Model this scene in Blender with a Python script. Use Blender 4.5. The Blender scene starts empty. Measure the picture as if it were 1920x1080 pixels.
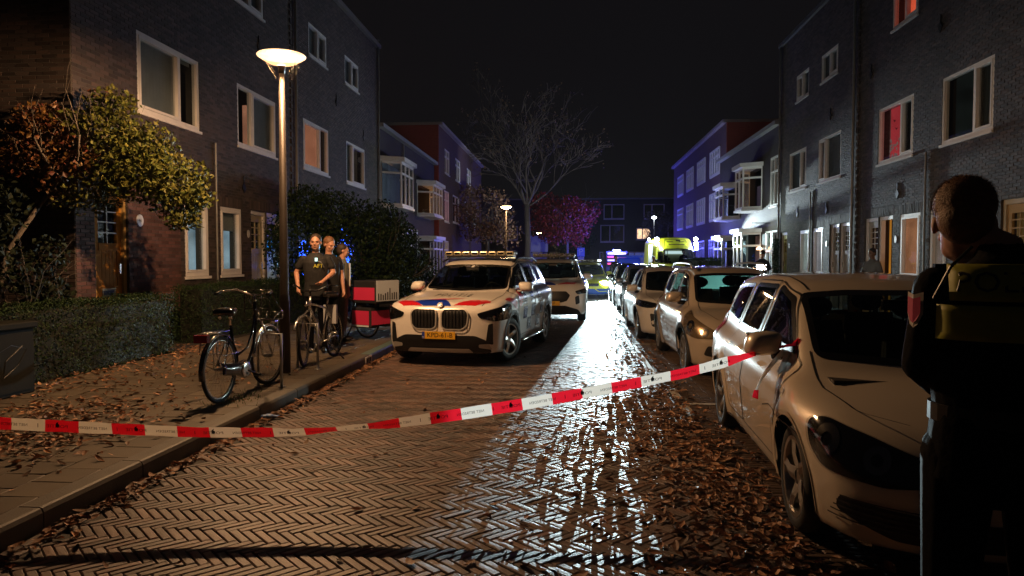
import bpy, bmesh, math, random
import numpy as np
from mathutils import Vector, Matrix
R = math.radians
random.seed(7); RNG = np.random.default_rng(7)
sc = bpy.context.scene
COL = sc.collection

# ---------------------------------------------------------------- camera
cd = bpy.data.cameras.new('camera'); cam = bpy.data.objects.new('camera', cd); COL.objects.link(cam)
cam.location = (0, 0, 1.6); cam.rotation_euler = (R(90-2.25), 0, R(4.74))
cd.lens = 1350/1920*36; cd.sensor_width = 36; cd.clip_end = 600; cd.clip_start = .05
sc.camera = cam
# ---------------------------------------------------------------- night sky
w = bpy.data.worlds.new('World'); sc.world = w; w.use_nodes = True
nt = w.node_tree; bg = nt.nodes['Background']
bg.inputs[0].default_value = (1.0, .86, 1.0, 1); bg.inputs[1].default_value = .0044
# ---------------------------------------------------------------- lamps, standing in the place or added
def lamp(kind, name, loc, power, col, size=.1, direction=None, spot=None, blend=.3, parent=None):
    d = bpy.data.lights.new(name, kind); d.energy = power; d.color = col
    if kind in ('POINT', 'SPOT'): d.shadow_soft_size = size
    if kind == 'SPOT': d.spot_size = R(spot); d.spot_blend = blend
    o = bpy.data.objects.new(name, d); COL.objects.link(o); o.location = loc
    if direction is not None: o.rotation_euler = Vector(direction).to_track_quat('-Z', 'Y').to_euler()
    if parent is not None: o.parent = parent
    return o
WARM = (1.0, .57, .28); COOL = (.72, .95, 1.0); BLUE = (.10, .11, 1.0)
sc.view_settings.view_transform = 'Standard'; sc.view_settings.look = 'None'
sc.view_settings.exposure = 0; sc.view_settings.gamma = 1; sc.view_settings.use_curve_mapping = False
sc.cycles.use_denoising = True
sc.cycles.max_bounces = 6; sc.cycles.diffuse_bounces = 2; sc.cycles.glossy_bounces = 4; sc.cycles.transmission_bounces = 4
sc.cycles.transparent_max_bounces = 24; sc.cycles.sample_clamp_indirect = 4

# ---------------------------------------------------------------- materials
def M(name, col, rough=.5, metal=0, var=0, ns=6, bump=0, bs=80, island=0, coat=0, emit=None, es=0, rv=0, spec=.5, sub=None, det=5, sheen=0):
    m = bpy.data.materials.new(name); m.use_nodes = True; n = m.node_tree.nodes; l = m.node_tree.links
    b = n['Principled BSDF']
    b.inputs['Base Color'].default_value = (*col, 1); b.inputs['Roughness'].default_value = rough
    b.inputs['Metallic'].default_value = metal; b.inputs['Coat Weight'].default_value = coat
    b.inputs['Coat Roughness'].default_value = .04; b.inputs['Specular IOR Level'].default_value = spec
    tc = n.new('ShaderNodeTexCoord')
    def noise(scale, d=det):
        t = n.new('ShaderNodeTexNoise'); t.inputs['Scale'].default_value = scale; t.inputs['Detail'].default_value = d
        l.new(tc.outputs['Object'], t.inputs['Vector']); return t.outputs['Fac']
    def math_(op, a, c):
        k = n.new('ShaderNodeMath'); k.operation = op
        for i, q in enumerate((a, c)):
            if isinstance(q, (int, float)): k.inputs[i].default_value = q
            else: l.new(q, k.inputs[i])
        return k.outputs[0]
    fac = None
    if var:
        fac = math_('ADD', math_('MULTIPLY', noise(ns), 3*var), 1-1.5*var)
    if island:
        g = n.new('ShaderNodeNewGeometry'); oi = n.new('ShaderNodeObjectInfo')
        rr = math_('FRACT', math_('ADD', g.outputs['Random Per Island'], oi.outputs['Random']), 0)
        q = math_('ADD', math_('MULTIPLY', rr, 2*island), 1-island)
        fac = q if fac is None else math_('MULTIPLY', fac, q)
    if fac is not None:
        v = n.new('ShaderNodeVectorMath'); v.operation = 'SCALE'; v.inputs[0].default_value = col
        if sub is not None:
            mx = n.new('ShaderNodeMix'); mx.data_type = 'RGBA'
            mx.inputs[6].default_value = (*col, 1); mx.inputs[7].default_value = (*sub, 1)
            if island:
                l.new(math_('FRACT', math_('MULTIPLY', rr, 7.3), 0), mx.inputs[0])
            else: l.new(noise(ns*1.7), mx.inputs[0])
            l.new(mx.outputs[2], v.inputs[0])
        l.new(fac, v.inputs['Scale']); l.new(v.outputs[0], b.inputs['Base Color'])
    if rv: l.new(math_('ADD', math_('MULTIPLY', noise(ns*.35), 2.2*rv), rough-1.1*rv), b.inputs['Roughness'])
    if bump:
        bp = n.new('ShaderNodeBump'); bp.inputs['Strength'].default_value = 1; bp.inputs['Distance'].default_value = bump
        l.new(noise(bs), bp.inputs['Height']); l.new(bp.outputs[0], b.inputs['Normal'])
    if emit: b.inputs['Emission Color'].default_value = (*emit, 1); b.inputs['Emission Strength'].default_value = es
    return m
def glassmat(name, tint=(.8, .85, .85), gl=.12, rough=.02):
    m = bpy.data.materials.new(name); m.use_nodes = True; n = m.node_tree.nodes; l = m.node_tree.links
    n.remove(n['Principled BSDF']); out = n['Material Output']
    t = n.new('ShaderNodeBsdfTransparent'); t.inputs[0].default_value = (*tint, 1)
    g = n.new('ShaderNodeBsdfGlossy'); g.inputs['Roughness'].default_value = rough
    lw = n.new('ShaderNodeLayerWeight'); lw.inputs[0].default_value = .5
    pw = n.new('ShaderNodeMath'); pw.operation = 'POWER'; pw.inputs[1].default_value = 4.5; l.new(lw.outputs['Facing'], pw.inputs[0])
    mr = n.new('ShaderNodeMapRange'); mr.inputs[3].default_value = gl*.7; mr.inputs[4].default_value = .8
    l.new(pw.outputs[0], mr.inputs[0])
    mx = n.new('ShaderNodeMixShader'); l.new(mr.outputs[0], mx.inputs[0]); l.new(t.outputs[0], mx.inputs[1]); l.new(g.outputs[0], mx.inputs[2])
    l.new(mx.outputs[0], out.inputs[0]); return m
def brickmat(name, c1, c2, mortar, scale=1, axis='YZ', rough=.8):
    m = bpy.data.materials.new(name); m.use_nodes = True; n = m.node_tree.nodes; l = m.node_tree.links
    b = n['Principled BSDF']; b.inputs['Roughness'].default_value = rough
    tc = n.new('ShaderNodeTexCoord'); sx = n.new('ShaderNodeSeparateXYZ'); cx = n.new('ShaderNodeCombineXYZ')
    l.new(tc.outputs['Object'], sx.inputs[0]); l.new(sx.outputs[axis[0]], cx.inputs[0]); l.new(sx.outputs[axis[1]], cx.inputs[1])
    t = n.new('ShaderNodeTexBrick'); l.new(cx.outputs[0], t.inputs['Vector'])
    t.inputs['Color1'].default_value = (*c1, 1); t.inputs['Color2'].default_value = (*c2, 1); t.inputs['Mortar'].default_value = (*mortar, 1)
    t.inputs['Scale'].default_value = 1/scale; t.inputs['Mortar Size'].default_value = .007; t.inputs['Brick Width'].default_value = .22; t.inputs['Row Height'].default_value = .0625
    t.inputs['Bias'].default_value = -.2
    l.new(t.outputs['Color'], b.inputs['Base Color'])
    bp = n.new('ShaderNodeBump'); bp.inputs['Distance'].default_value = .006; bp.invert = True; l.new(t.outputs['Fac'], bp.inputs['Height']); l.new(bp.outputs[0], b.inputs['Normal'])
    return m
m_road = M('wet road brick', (.145, .083, .058), .57, 0, .36, 1.1, .0024, 90, .46, rv=.08, spec=.75, sub=(.10, .078, .068))
m_joint = M('sand joint', (.028, .022, .017), .75, 0, .3, 20, .002, 200)
m_lane = M('parking lane brick', (.080, .055, .042), .5, 0, .3, 3, .0014, 90, .35, rv=.15)
m_tile = M('pavement tile', (.10, .080, .056), .62, 0, .35, 2.2, .0012, 140, .16, rv=.2)
m_kerb = M('kerb concrete', (.105, .095, .08), .6, 0, .3, 5, .002, 90, .15)
m_soil = M('garden soil', (.03, .024, .018), .95, 0, .4, 6, .02, 30)
m_wbrick = M('dark facade brick', (.062, .041, .034), .75, 0, .34, .7, .0012, 120, .48, sub=(.050, .039, .037))
m_rbrick = M('red porch brick', (.105, .045, .036), .72, 0, .25, 2, .0015, 120, .40, sub=(.085, .042, .038))
m_mortar = M('wall mortar', (.070, .062, .056), .9, 0, .2, 10, .001, 200)
m_rmortar = M('red wall mortar', (.08, .06, .05), .9, 0, .2, 10, .001, 200)
m_frame = M('white window frame paint', (.78, .76, .76), .35, 0, .08, 6)
m_pane = glassmat('window pane glass', (.85, .88, .88), .06)
m_black = M('black plastic', (.012, .012, .013), .4)
m_rubber = M('tyre rubber', (.015, .015, .015), .75, 0, .2, 20, .001, 60)
m_rim = M('alloy rim', (.52, .50, .47), .28, .9)
m_chrome = M('chrome', (.75, .75, .75), .12, 1)
m_steel = M('galvanised steel', (.42, .43, .43), .4, .7, .2, 12)
m_yel = M('ochre door paint', (.55, .25, .035), .7, 0, .1, 5, spec=.15)
m_ygreen = M('olive cream door paint', (.36, .31, .19), .35, 0, .1, 5)
m_dark = M('dark room', (.02, .02, .022), .8)
m_cab = glassmat('car glass', (.38, .44, .42), .05)
m_seal = M('glass border black', (.006, .006, .006), .25)
m_seat = M('seat fabric', (.02, .02, .022), .9)
m_leafg = M('green hedge leaf', (.016, .034, .012), .5, 0, 0, 6, 0, 0, .5, sub=(.030, .055, .018), spec=.15)
m_bark = M('tree bark', (.12, .10, .08), .85, 0, .3, 10, .01, 30)

# ---------------------------------------------------------------- mesh building
class MB:
    def __init__(s): s.v = []; s.f = []
    def add(s, v, f):
        k = len(s.v); s.v += [tuple(map(float, p)) for p in v]; s.f += [tuple(int(i)+k for i in q) for q in f]; return s
    def box(s, x0, x1, y0, y1, z0, z1):
        if x0 > x1: x0, x1 = x1, x0
        if y0 > y1: y0, y1 = y1, y0
        if z0 > z1: z0, z1 = z1, z0
        return s.add([(x0,y0,z0),(x1,y0,z0),(x1,y1,z0),(x0,y1,z0),(x0,y0,z1),(x1,y0,z1),(x1,y1,z1),(x0,y1,z1)],
                     [(0,3,2,1),(4,5,6,7),(0,1,5,4),(1,2,6,5),(2,3,7,6),(3,0,4,7)])
    def tube(s, path, r, n=8, closed=False):
        P = [Vector(p) for p in path]; m = len(P); rs = r if isinstance(r, (list, tuple)) else [r]*m
        rings = []; prev = None
        for i, p in enumerate(P):
            if closed: t = P[(i+1) % m]-P[i-1]
            else: t = P[min(i+1, m-1)]-P[max(i-1, 0)]
            if t.length < 1e-9: t = Vector((0, 0, 1))
            t.normalize()
            if prev is None: a = t.orthogonal().normalized()
            else:
                a = prev-t*prev.dot(t)
                a = a.normalized() if a.length > 1e-6 else t.orthogonal().normalized()
            prev = a; b = t.cross(a)
            rings.append([p+(a*math.cos(k*2*math.pi/n)+b*math.sin(k*2*math.pi/n))*rs[i] for k in range(n)])
        v = [q for g in rings for q in g]; f = []
        for i in range(m if closed else m-1):
            j = (i+1) % m
            for k in range(n): f.append((i*n+k, i*n+(k+1) % n, j*n+(k+1) % n, j*n+k))
        if not closed: f.append(tuple(range(n))[::-1]); f.append(tuple((m-1)*n+k for k in range(n)))
        return s.add(v, f)
    def lathe(s, prof, n=24, axis='Z', c=(0, 0, 0), closed=False, caps=True):
        v = []; f = []; m = len(prof)
        for (r, h) in prof:
            for k in range(n):
                a = 2*math.pi*k/n; ca, sa = r*math.cos(a), r*math.sin(a)
                p = (ca, sa, h) if axis == 'Z' else ((h, ca, sa) if axis == 'X' else (ca, h, sa))
                v.append((p[0]+c[0], p[1]+c[1], p[2]+c[2]))
        for i in range(m if closed else m-1):
            j = (i+1) % m
            for k in range(n): f.append((i*n+k, i*n+(k+1) % n, j*n+(k+1) % n, j*n+k))
        if not closed and caps: f.append(tuple(range(n))[::-1]); f.append(tuple((m-1)*n+k for k in range(n)))
        return s.add(v, f)
    def ell(s, c, r, n=16, m=10):
        v = [(c[0], c[1], c[2]-r[2])]; f = []
        for i in range(1, m):
            ph = -math.pi/2+math.pi*i/m
            for k in range(n):
                a = 2*math.pi*k/n; v.append((c[0]+r[0]*math.cos(ph)*math.cos(a), c[1]+r[1]*math.cos(ph)*math.sin(a), c[2]+r[2]*math.sin(ph)))
        v.append((c[0], c[1], c[2]+r[2])); T = len(v)-1
        for k in range(n):
            f.append((0, 1+(k+1) % n, 1+k)); f.append((T, 1+(m-2)*n+k, 1+(m-2)*n+(k+1) % n))
        for i in range(m-2):
            for k in range(n): f.append((1+i*n+k, 1+i*n+(k+1) % n, 1+(i+1)*n+(k+1) % n, 1+(i+1)*n+k))
        return s.add(v, f)
    def prism(s, poly, z0, z1):
        n = len(poly); return s.add([(x, y, z0) for x, y in poly]+[(x, y, z1) for x, y in poly],
            [tuple(range(n))[::-1], tuple(range(n, 2*n))]+[(i, (i+1) % n, n+(i+1) % n, n+i) for i in range(n)])
WL = {}
def wloc(o): return WL.get(o.name, (0, 0, 0)) if o is not None else (0, 0, 0)
def props(o, label=None, cat=None, group=None, kind=None):
    if label: o['label'] = label
    if cat: o['category'] = cat
    if group: o['group'] = group
    if kind: o['kind'] = kind
    return o
def mesh(name, v, f, mat, smooth=False):
    me = bpy.data.meshes.new(name)
    me.from_pydata([tuple(p) for p in v] if not isinstance(v, np.ndarray) else v.tolist(), [], f if not isinstance(f, np.ndarray) else f.tolist())
    if isinstance(mat, (list, tuple)):
        for q in mat: me.materials.append(q)
    elif mat is not None: me.materials.append(mat)
    if smooth: me.polygons.foreach_set('use_smooth', [True]*len(me.polygons))
    me.update(); return me
def obj(name, mb, mat, parent=None, world=False, smooth=False, label=None, cat=None, group=None, kind=None):
    v, f = mb.v, mb.f
    if world and parent is not None:
        a = wloc(parent); v = [(x-a[0], y-a[1], z-a[2]) for x, y, z in v]
    o = bpy.data.objects.new(name, mesh(name, v, f, mat, smooth)); COL.objects.link(o)
    if parent is not None:
        o.parent = parent
        if world: WL[o.name] = wloc(parent)
    return props(o, label, cat, group, kind)
def npobj(name, v, f, mat, parent=None, kind=None, **k):
    if parent is not None and k.pop('world', False): v = np.asarray(v)-np.array(wloc(parent))
    else: k.pop('world', None)
    o = bpy.data.objects.new(name, mesh(name, np.asarray(v), np.asarray(f), mat, k.pop('smooth', False))); COL.objects.link(o)
    if parent is not None: o.parent = parent
    return props(o, kind=kind, **k)
def empty(name, loc, rz=0, label=None, cat=None, group=None, kind=None):
    o = bpy.data.objects.new(name, None); COL.objects.link(o); o.location = loc; o.rotation_euler = (0, 0, rz); o.empty_display_size = .1
    WL[o.name] = tuple(loc); return props(o, label, cat, group, kind)
def inst(name, me, loc, parent=None, rot=(0, 0, 0), sc_=None, **k):
    o = bpy.data.objects.new(name, me); COL.objects.link(o); o.location = loc; o.rotation_euler = rot
    if sc_: o.scale = sc_
    if parent is not None: o.parent = parent
    return props(o, **k)
def copy_tree(o, parent=None):
    c = o.copy(); COL.objects.link(c)
    if parent is not None: c.parent = parent
    for ch in list(o.children): copy_tree(ch, c)
    return c
def smoothmod(o, levels=1):
    m = o.modifiers.new('s', 'SUBSURF'); m.levels = m.render_levels = levels
def textmesh(txt, size, ext=0):
    cu = bpy.data.curves.new('t', 'FONT'); cu.body = txt; cu.size = size; cu.align_x = 'CENTER'; cu.align_y = 'CENTER'; cu.extrude = ext; cu.resolution_u = 2
    t = bpy.data.objects.new('t', cu); COL.objects.link(t); bpy.context.view_layer.update()
    me = t.to_mesh(); v = [tuple(p.co) for p in me.vertices]; f = [tuple(p.vertices) for p in me.polygons]
    t.to_mesh_clear(); bpy.data.objects.remove(t); bpy.data.curves.remove(cu); return v, f
def textobj(txt, size, mat, parent, origin, right, up, name='lettering'):
    """flat print: lies in the plane spanned by right and up"""
    v, f = textmesh(txt, size); o_, r, u = Vector(origin), Vector(right).normalized(), Vector(up).normalized()
    mb = MB(); mb.add([tuple(o_+r*p[0]+u*p[1]) for p in v], f); return obj(name, mb, mat, parent)

def leafcloud(P, size, flat=0.0, jit=.35, N=None):
    """one folded leaf at every point of P"""
    n = len(P); sz = size*(1+jit*(RNG.random(n)*2-1))[:, None]
    d = RNG.normal(size=(n, 3)); d[:, 2] *= (1-flat); d /= np.linalg.norm(d, axis=1)[:, None]
    e = RNG.normal(size=(n, 3)) if N is None else N+RNG.normal(size=(n, 3))*.55
    s = np.cross(d, e); s /= np.linalg.norm(s, axis=1)[:, None]+1e-9; u = np.cross(d, s)
    a = P-d*sz*.5; b = P+s*sz*.33+u*sz*.12; c = P+d*sz*.5; g = P-s*sz*.33+u*sz*.12
    v = np.stack([a, b, c, g], 1).reshape(-1, 3); i = np.arange(n)[:, None]*4
    f = np.concatenate([np.concatenate([i, i+1, i+2], 1), np.concatenate([i, i+2, i+3], 1)], 0)
    return v, f
# ================================================================ GROUND
road = obj('road', MB().box(-3.12, 1.13, -6, 140, -.2, -.012), m_joint, kind='structure')
lane = obj('parking_lane', MB().box(1.13, 3.26, -6, 62, -.2, -.013), m_joint, kind='structure')
def brickmeshes(L, W, H, mat, n=6, bev=.005, name='brick'):
    out = []
    for k in range(n):
        t = lambda a: (random.random()-.5)*a
        hx, hy = L/2, W/2; ix, iy = hx-bev, hy-bev
        v = [(-hx,-hy,-H),(hx,-hy,-H),(hx,hy,-H),(-hx,hy,-H),(-hx,-hy,-bev),(hx,-hy,-bev),(hx,hy,-bev),(-hx,hy,-bev),
             (-ix+t(.008),-iy+t(.004),t(.002)),(ix+t(.008),-iy+t(.004),t(.002)),(ix+t(.008),iy+t(.004),t(.002)),(-ix+t(.008),iy+t(.004),t(.002)),(t(.05),t(.01),.0012+t(.002))]
        f = [(0,1,5,4),(1,2,6,5),(2,3,7,6),(3,0,4,7),(4,5,9,8),(5,6,10,9),(6,7,11,10),(7,4,8,11),(8,9,12),(9,10,12),(10,11,12),(11,8,12)]
        out.append(mesh(name, v, f, mat))
    return out
def lay(places, protos, name, parent, stuffname, mat, near=300, keyf=None, tilt=.012, dz=.0018):
    """places: (x, y, rot). nearest ones singly, the rest joined"""
    keyf = keyf or (lambda p: p[0]**2+p[1]**2)
    vis = [p for p in places if p[1] > 3.1 and abs(p[0]+.083*p[1]) < p[1]*.73]
    vis.sort(key=keyf); pick = set(vis[:near]); V = []; F = []; k = 0
    for p in places:
        z = random.uniform(-dz, dz); tx, ty = random.gauss(0, tilt), random.gauss(0, tilt)
        me = random.choice(protos)
        if p in pick:
            inst(name, me, (p[0], p[1], p[3] + z), parent, (tx, ty, p[2]))
        else:
            mt = Matrix.Translation((p[0], p[1], p[3] + z)) @ Matrix.Rotation(p[2], 4, 'Z') @ Matrix.Rotation(ty, 4, 'Y') @ Matrix.Rotation(tx, 4, 'X')
            for q in me.vertices: V.append(tuple(mt @ q.co))
            F += [tuple(i+k for i in pl.vertices) for pl in me.polygons]; k = len(V)
    mb = MB(); mb.v = V; mb.f = F; return obj(stuffname, mb, mat, parent, kind='stuff')
pl = []; U = .0548; n4 = 4; c45 = math.cos(math.pi/4)
def rot45(a, b):                                   # (1,1) runs across the street
    return ((a+b)*c45*U, (b-a)*c45*U)
Ymax = 34
for k in range(-3, 120):
    for j in range(-100, 60):
        for hv in (0, 1):
            if hv == 0: jj = j+n4*k; cx_, cy_ = jj-2*n4*k+n4/2, jj+.5
            else: jj = j-n4*k; cx_, cy_ = jj+.5, jj-2*n4+1+2*n4*k+n4/2
            x, y = rot45(cx_, cy_)
            if -2.96 < x < 1.02 and 1.2 < y < Ymax: pl.append((x, y, -math.pi/4 if hv == 0 else math.pi/4, 0))
lay(pl, brickmeshes(n4*U-.006, U-.006, .03, m_road), 'brick', road, 'brick_paving', m_road, tilt=.012, dz=.0015)
pl = []                                            # straight courses: gutter rows and parking lane
y = 1.2; r = 0
while y < Ymax:
    for x0, x1 in ((1.16, 3.2),):
        x = x0+.11+(r % 2)*.11
        while x < x1: pl.append((x, y, 0, -.002)); x += .22
    y += .0565; r += 1
lay(pl, brickmeshes(.213, .05, .03, m_lane), 'brick', lane, 'brick_paving', m_lane, near=0, tilt=.006, dz=.001)
pl = []
for x in (-3.075, -3.01, 1.06, 1.115):
    y = 1.2
    while y < Ymax: pl.append((x, y, math.pi/2, -.001)); y += .22
lay(pl, brickmeshes(.213, .052, .03, m_road), 'brick', road, 'gutter_brick_rows', m_road, near=0, tilt=.005, dz=.001)
# far end of the street beyond the laid bricks, textured
m_far = brickmat('far street brick', (.12, .082, .058), (.09, .07, .05), (.04, .03, .02), 1, 'XY', .4)
obj('far_road', MB().box(-3.11, 1.14, Ymax-.02, 140, -.012, -.003), m_far, road)
obj('far_road', MB().box(1.14, 3.25, Ymax-.02, 62, -.0125, -.004), m_far, lane)
# white lane marks
m_mark = M('worn white stone mark', (.34, .32, .28), .6, 0, .4, 12)
mb = MB(); mb.box(1.19, 1.28, 8.35, 8.95, .001, .006); mb.box(1.19, 1.28, 7.45, 7.98, .001, .006); mb.box(1.30, 2.0, 8.02, 8.10, .001, .006)
mb.box(1.13, 1.19, 9.4, 13.6, .001, .006); mb.box(1.2, 2.2, 13.72, 13.80, .001, .006)
obj('parking_mark', mb, m_mark, lane)
# left pavement
pav = obj('pavement', MB().box(-6.3, -3.3, -6, 46, -.2, .105), m_joint, kind='structure')
tl = []
y = 1.0; r = 0
while y < 44:
    x = -3.3-.15
    while x > -6.3: tl.append((x, y+(.15 if r % 2 else 0), 0, .12)); x -= .302; r += 1
    y += .302
lay(tl, brickmeshes(.296, .296, .012, m_tile, 8, .004, 'paving_tile'), 'paving_tile', pav, 'paving_tiles', m_tile, near=260, tilt=.006, dz=.0022)
# kerb stones
m_kerbg = M('kerb tinted by headlight', (.10, .17, .165), .5, 0, .3, 6, .002, 60)  # teal of the headlight on these stones put into their colour
kb = []
for k in range(48):
    y0 = -1+k*1.0; mt = m_kerbg if 10.2 < y0+.2 < 12.6 else m_kerb
    mb = MB(); e = .012; x0, x1 = -3.30, -3.14; zt = .122+random.uniform(-.002, .002)
    pr = [(x0, -.1), (x1, -.1), (x1, zt-.03), (x1-.012, zt-.006), (x1-.03, zt), (x0, zt)]
    a = [(p[0], y0+.006, p[1]) for p in pr]+[(p[0], y0+.994, p[1]) for p in pr]; nn = len(pr)
    mb.add(a, [tuple(range(nn)), tuple(range(nn, 2*nn))[::-1]]+[(i, nn+i, nn+(i+1) % nn, (i+1) % nn) for i in range(nn)])
    obj('kerb_stone', mb, mt, pav)
mb = MB()                                            # gully inlet in the kerb
mb.box(-3.142, -3.128, 10.72, 11.06, .015, .105); gi = obj('gully_inlet', mb, M('worn white paint', (.6, .6, .58), .6, 0, .3, 20), pav)
mb = MB()
for k in range(3): mb.box(-3.130, -3.122, 10.77+k*.09, 10.82+k*.09, .02, .085)
obj('slot', mb, m_black, gi)
obj('garden', MB().box(-7.5, -6.3, -6, 46, -.2, .10), m_soil, kind='structure')
obj('ground', MB().box(-60, 60, -20, 220, -1.2, -.21), m_soil, kind='structure')
# right pavement
m_rt = M('right pavement tiles', (.11, .095, .08), .6, 0, .3, 3, .001, 100)
pr_ = obj('pavement', MB().box(3.40, 7.9, -6, 66, -.2, .12), m_rt, kind='structure')
obj('kerb_stone', MB().box(3.27, 3.395, -6, 62, -.2, .124), m_kerb, pr_)
obj('far_pavement', MB().box(-7.5, -3.30, 46, 80, -.2, .12), m_rt, kind='structure')

# ================================================================ FACADES
class Fr:
    def __init__(s, o, sd, nd): s.o, s.sd, s.nd = Vector(o), Vector(sd), Vector(nd)
    def P(s, a, d, z): return tuple(s.o+s.sd*a+s.nd*d+Vector((0, 0, z)))
    def box(s, mb, a0, a1, d0, d1, z0, z1):
        v = [s.P(a, d, z) for z in (z0, z1) for a, d in ((a0, d0), (a1, d0), (a1, d1), (a0, d1))]
        f = [(0,3,2,1),(4,5,6,7),(0,1,5,4),(1,2,6,5),(2,3,7,6),(3,0,4,7)]
        if s.sd.cross(s.nd).z < 0: f = [q[::-1] for q in f]
        mb.add(v, f); return mb
def wall(fr, a0, a1, z0, z1, ops, mat, parent, name='wall', reveal=.13, thick=.28):
    """mortar wall with its openings cut through"""
    A = sorted({a0, a1, *[o[0] for o in ops], *[o[1] for o in ops]}); Z = sorted({z0, z1, *[o[2] for o in ops], *[o[3] for o in ops]})
    A = [a for a in A if a0 <= a <= a1]; Z = [z for z in Z if z0 <= z <= z1]; mb = MB()
    for i in range(len(A)-1):
        for j in range(len(Z)-1):
            ca, cz = (A[i]+A[i+1])/2, (Z[j]+Z[j+1])/2
            if any(o[0] < ca < o[1] and o[2] < cz < o[3] for o in ops): continue
            for d in (0, -thick):
                mb.add([fr.P(A[i], d, Z[j]), fr.P(A[i+1], d, Z[j]), fr.P(A[i+1], d, Z[j+1]), fr.P(A[i], d, Z[j+1])], [(0, 1, 2, 3)])
    for o in list(ops)+[(a0, a1, z0, z1)]:
        c = [(o[0], o[2]), (o[1], o[2]), (o[1], o[3]), (o[0], o[3])]
        for q in range(4):
            (aa, za), (ab, zb) = c[q], c[(q+1) % 4]
            mb.add([fr.P(aa, 0, za), fr.P(ab, 0, zb), fr.P(ab, -thick, zb), fr.P(aa, -thick, za)], [(0, 1, 2, 3)])
    return obj(name, mb, mat, parent, world=True)
def bricks(fr, a0, a1, z0, z1, ops, mat, parent, soldiers=(), single=None, proud=.006, seed=1):
    rg = np.random.default_rng(seed); B = []
    def clip(segs, o0, o1):
        out = []
        for s0, s1 in segs:
            if o1 <= s0 or o0 >= s1: out.append((s0, s1)); continue
            if s0 < o0: out.append((s0, o0))
            if s1 > o1: out.append((o1, s1))
        return out
    r = 0; z = z0
    while z < z1-.01:
        zc = z+.031; a = a0-(.11 if r % 2 else 0)-rg.random()*.0
        cut = [(o[0], o[1]) for o in ops if o[2]-.02 < zc < o[3]+.02]+[(o[0], o[1]) for o in soldiers if o[2] < zc < o[3]]
        while a < a1:
            segs = [(max(a, a0)+.005, min(a+.22, a1)-.005)]
            for c in cut: segs = clip(segs, c[0]-.001, c[1]+.001)
            for s0, s1 in segs:
                if s1-s0 > .025: B.append((s0, s1, z+.005, min(z+.0575, z1)))
            a += .22
        z += .0625; r += 1
    for o in soldiers:
        a = o[0]
        while a < o[1]-.02: B.append((a+.005, min(a+.0575, o[1]), o[2]+.006, o[3]-.006)); a += .0625
    B = np.array(B); rest = np.ones(len(B), bool)
    if single is not None:
        idx = [i for i in range(len(B)) if single[0] < (B[i, 0]+B[i, 1])/2 < single[1] and single[2] < B[i, 2] < single[3]]
        if len(idx) > 300: idx = sorted(idx, key=lambda i: B[i, 0])[:300]
        cache = {}
        pw = Vector(wloc(parent))
        for i in idx:
            rest[i] = False; w_, h_ = round(B[i, 1]-B[i, 0], 3), round(B[i, 3]-B[i, 2], 3)
            if (w_, h_) not in cache:
                m2 = MB(); f0 = Fr((0, 0, 0), fr.sd, fr.nd); f0.box(m2, -w_/2, w_/2, -.01, proud, 0, h_); cache[(w_, h_)] = mesh('brick', m2.v, m2.f, mat)
            p = Vector(fr.P((B[i, 0]+B[i, 1])/2, 0, B[i, 2]))-pw
            inst('brick', cache[(w_, h_)], p, parent)
        B = B[rest]
    n = len(B); d = proud+rg.random(n)*.002
    j = rg.normal(size=(n, 4))*.0012
    def pt(a, dd, zz): return np.array(fr.o)[None]+np.array(fr.sd)[None]*a[:, None]+np.array(fr.nd)[None]*dd[:, None]+np.array([0, 0, 1.])[None]*zz[:, None]
    zr = np.zeros(n)
    v = np.stack([pt(B[:,0], zr, B[:,2]), pt(B[:,1], zr, B[:,2]), pt(B[:,1], zr, B[:,3]), pt(B[:,0], zr, B[:,3]),
                  pt(B[:,0]+.002, d+j[:,0], B[:,2]+.002), pt(B[:,1]-.002, d+j[:,1], B[:,2]+.002), pt(B[:,1]-.002, d+j[:,2], B[:,3]-.002), pt(B[:,0]+.002, d+j[:,3], B[:,3]-.002)], 1).reshape(-1, 3)
    q = [(4,5,6,7),(0,1,5,4),(1,2,6,5),(2,3,7,6),(3,0,4,7)]
    f = np.concatenate([np.arange(n)[:, None]*8+np.array(k)[None] for k in q])
    return npobj('brickwork', v, f, mat, parent, kind='stuff', world=True)
def glow(col, s): return M('lit room', (.3, .3, .3), .9, 0, emit=col, es=s)
def roommat(col, s, var=.5):
    """surface that glows by itself, in place of a lamp-lit room"""
    m = M('lit room', tuple(c*.4 for c in col), .9); n = m.node_tree.nodes; l = m.node_tree.links; b = n['Principled BSDF']
    tc = n.new('ShaderNodeTexCoord'); t = n.new('ShaderNodeTexNoise'); t.inputs['Scale'].default_value = 2.2; l.new(tc.outputs['Object'], t.inputs['Vector'])
    mr = n.new('ShaderNodeMapRange'); mr.inputs[1].default_value = .3; mr.inputs[2].default_value = .7; mr.inputs[3].default_value = s*(1-var); mr.inputs[4].default_value = s*(1+var)
    l.new(t.outputs['Fac'], mr.inputs[0]); l.new(mr.outputs[0], b.inputs['Emission Strength']); b.inputs['Emission Color'].default_value = (*col, 1); return m
m_curt = M('reflection tinted curtain', (.25, .28, .33), .8, 0, .2, 3)  # lighter bluish tone stands for cool reflections in the upper panes
m_blind = M('pale blind', (.34, .36, .36), .8, 0, .1, 3)
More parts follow.
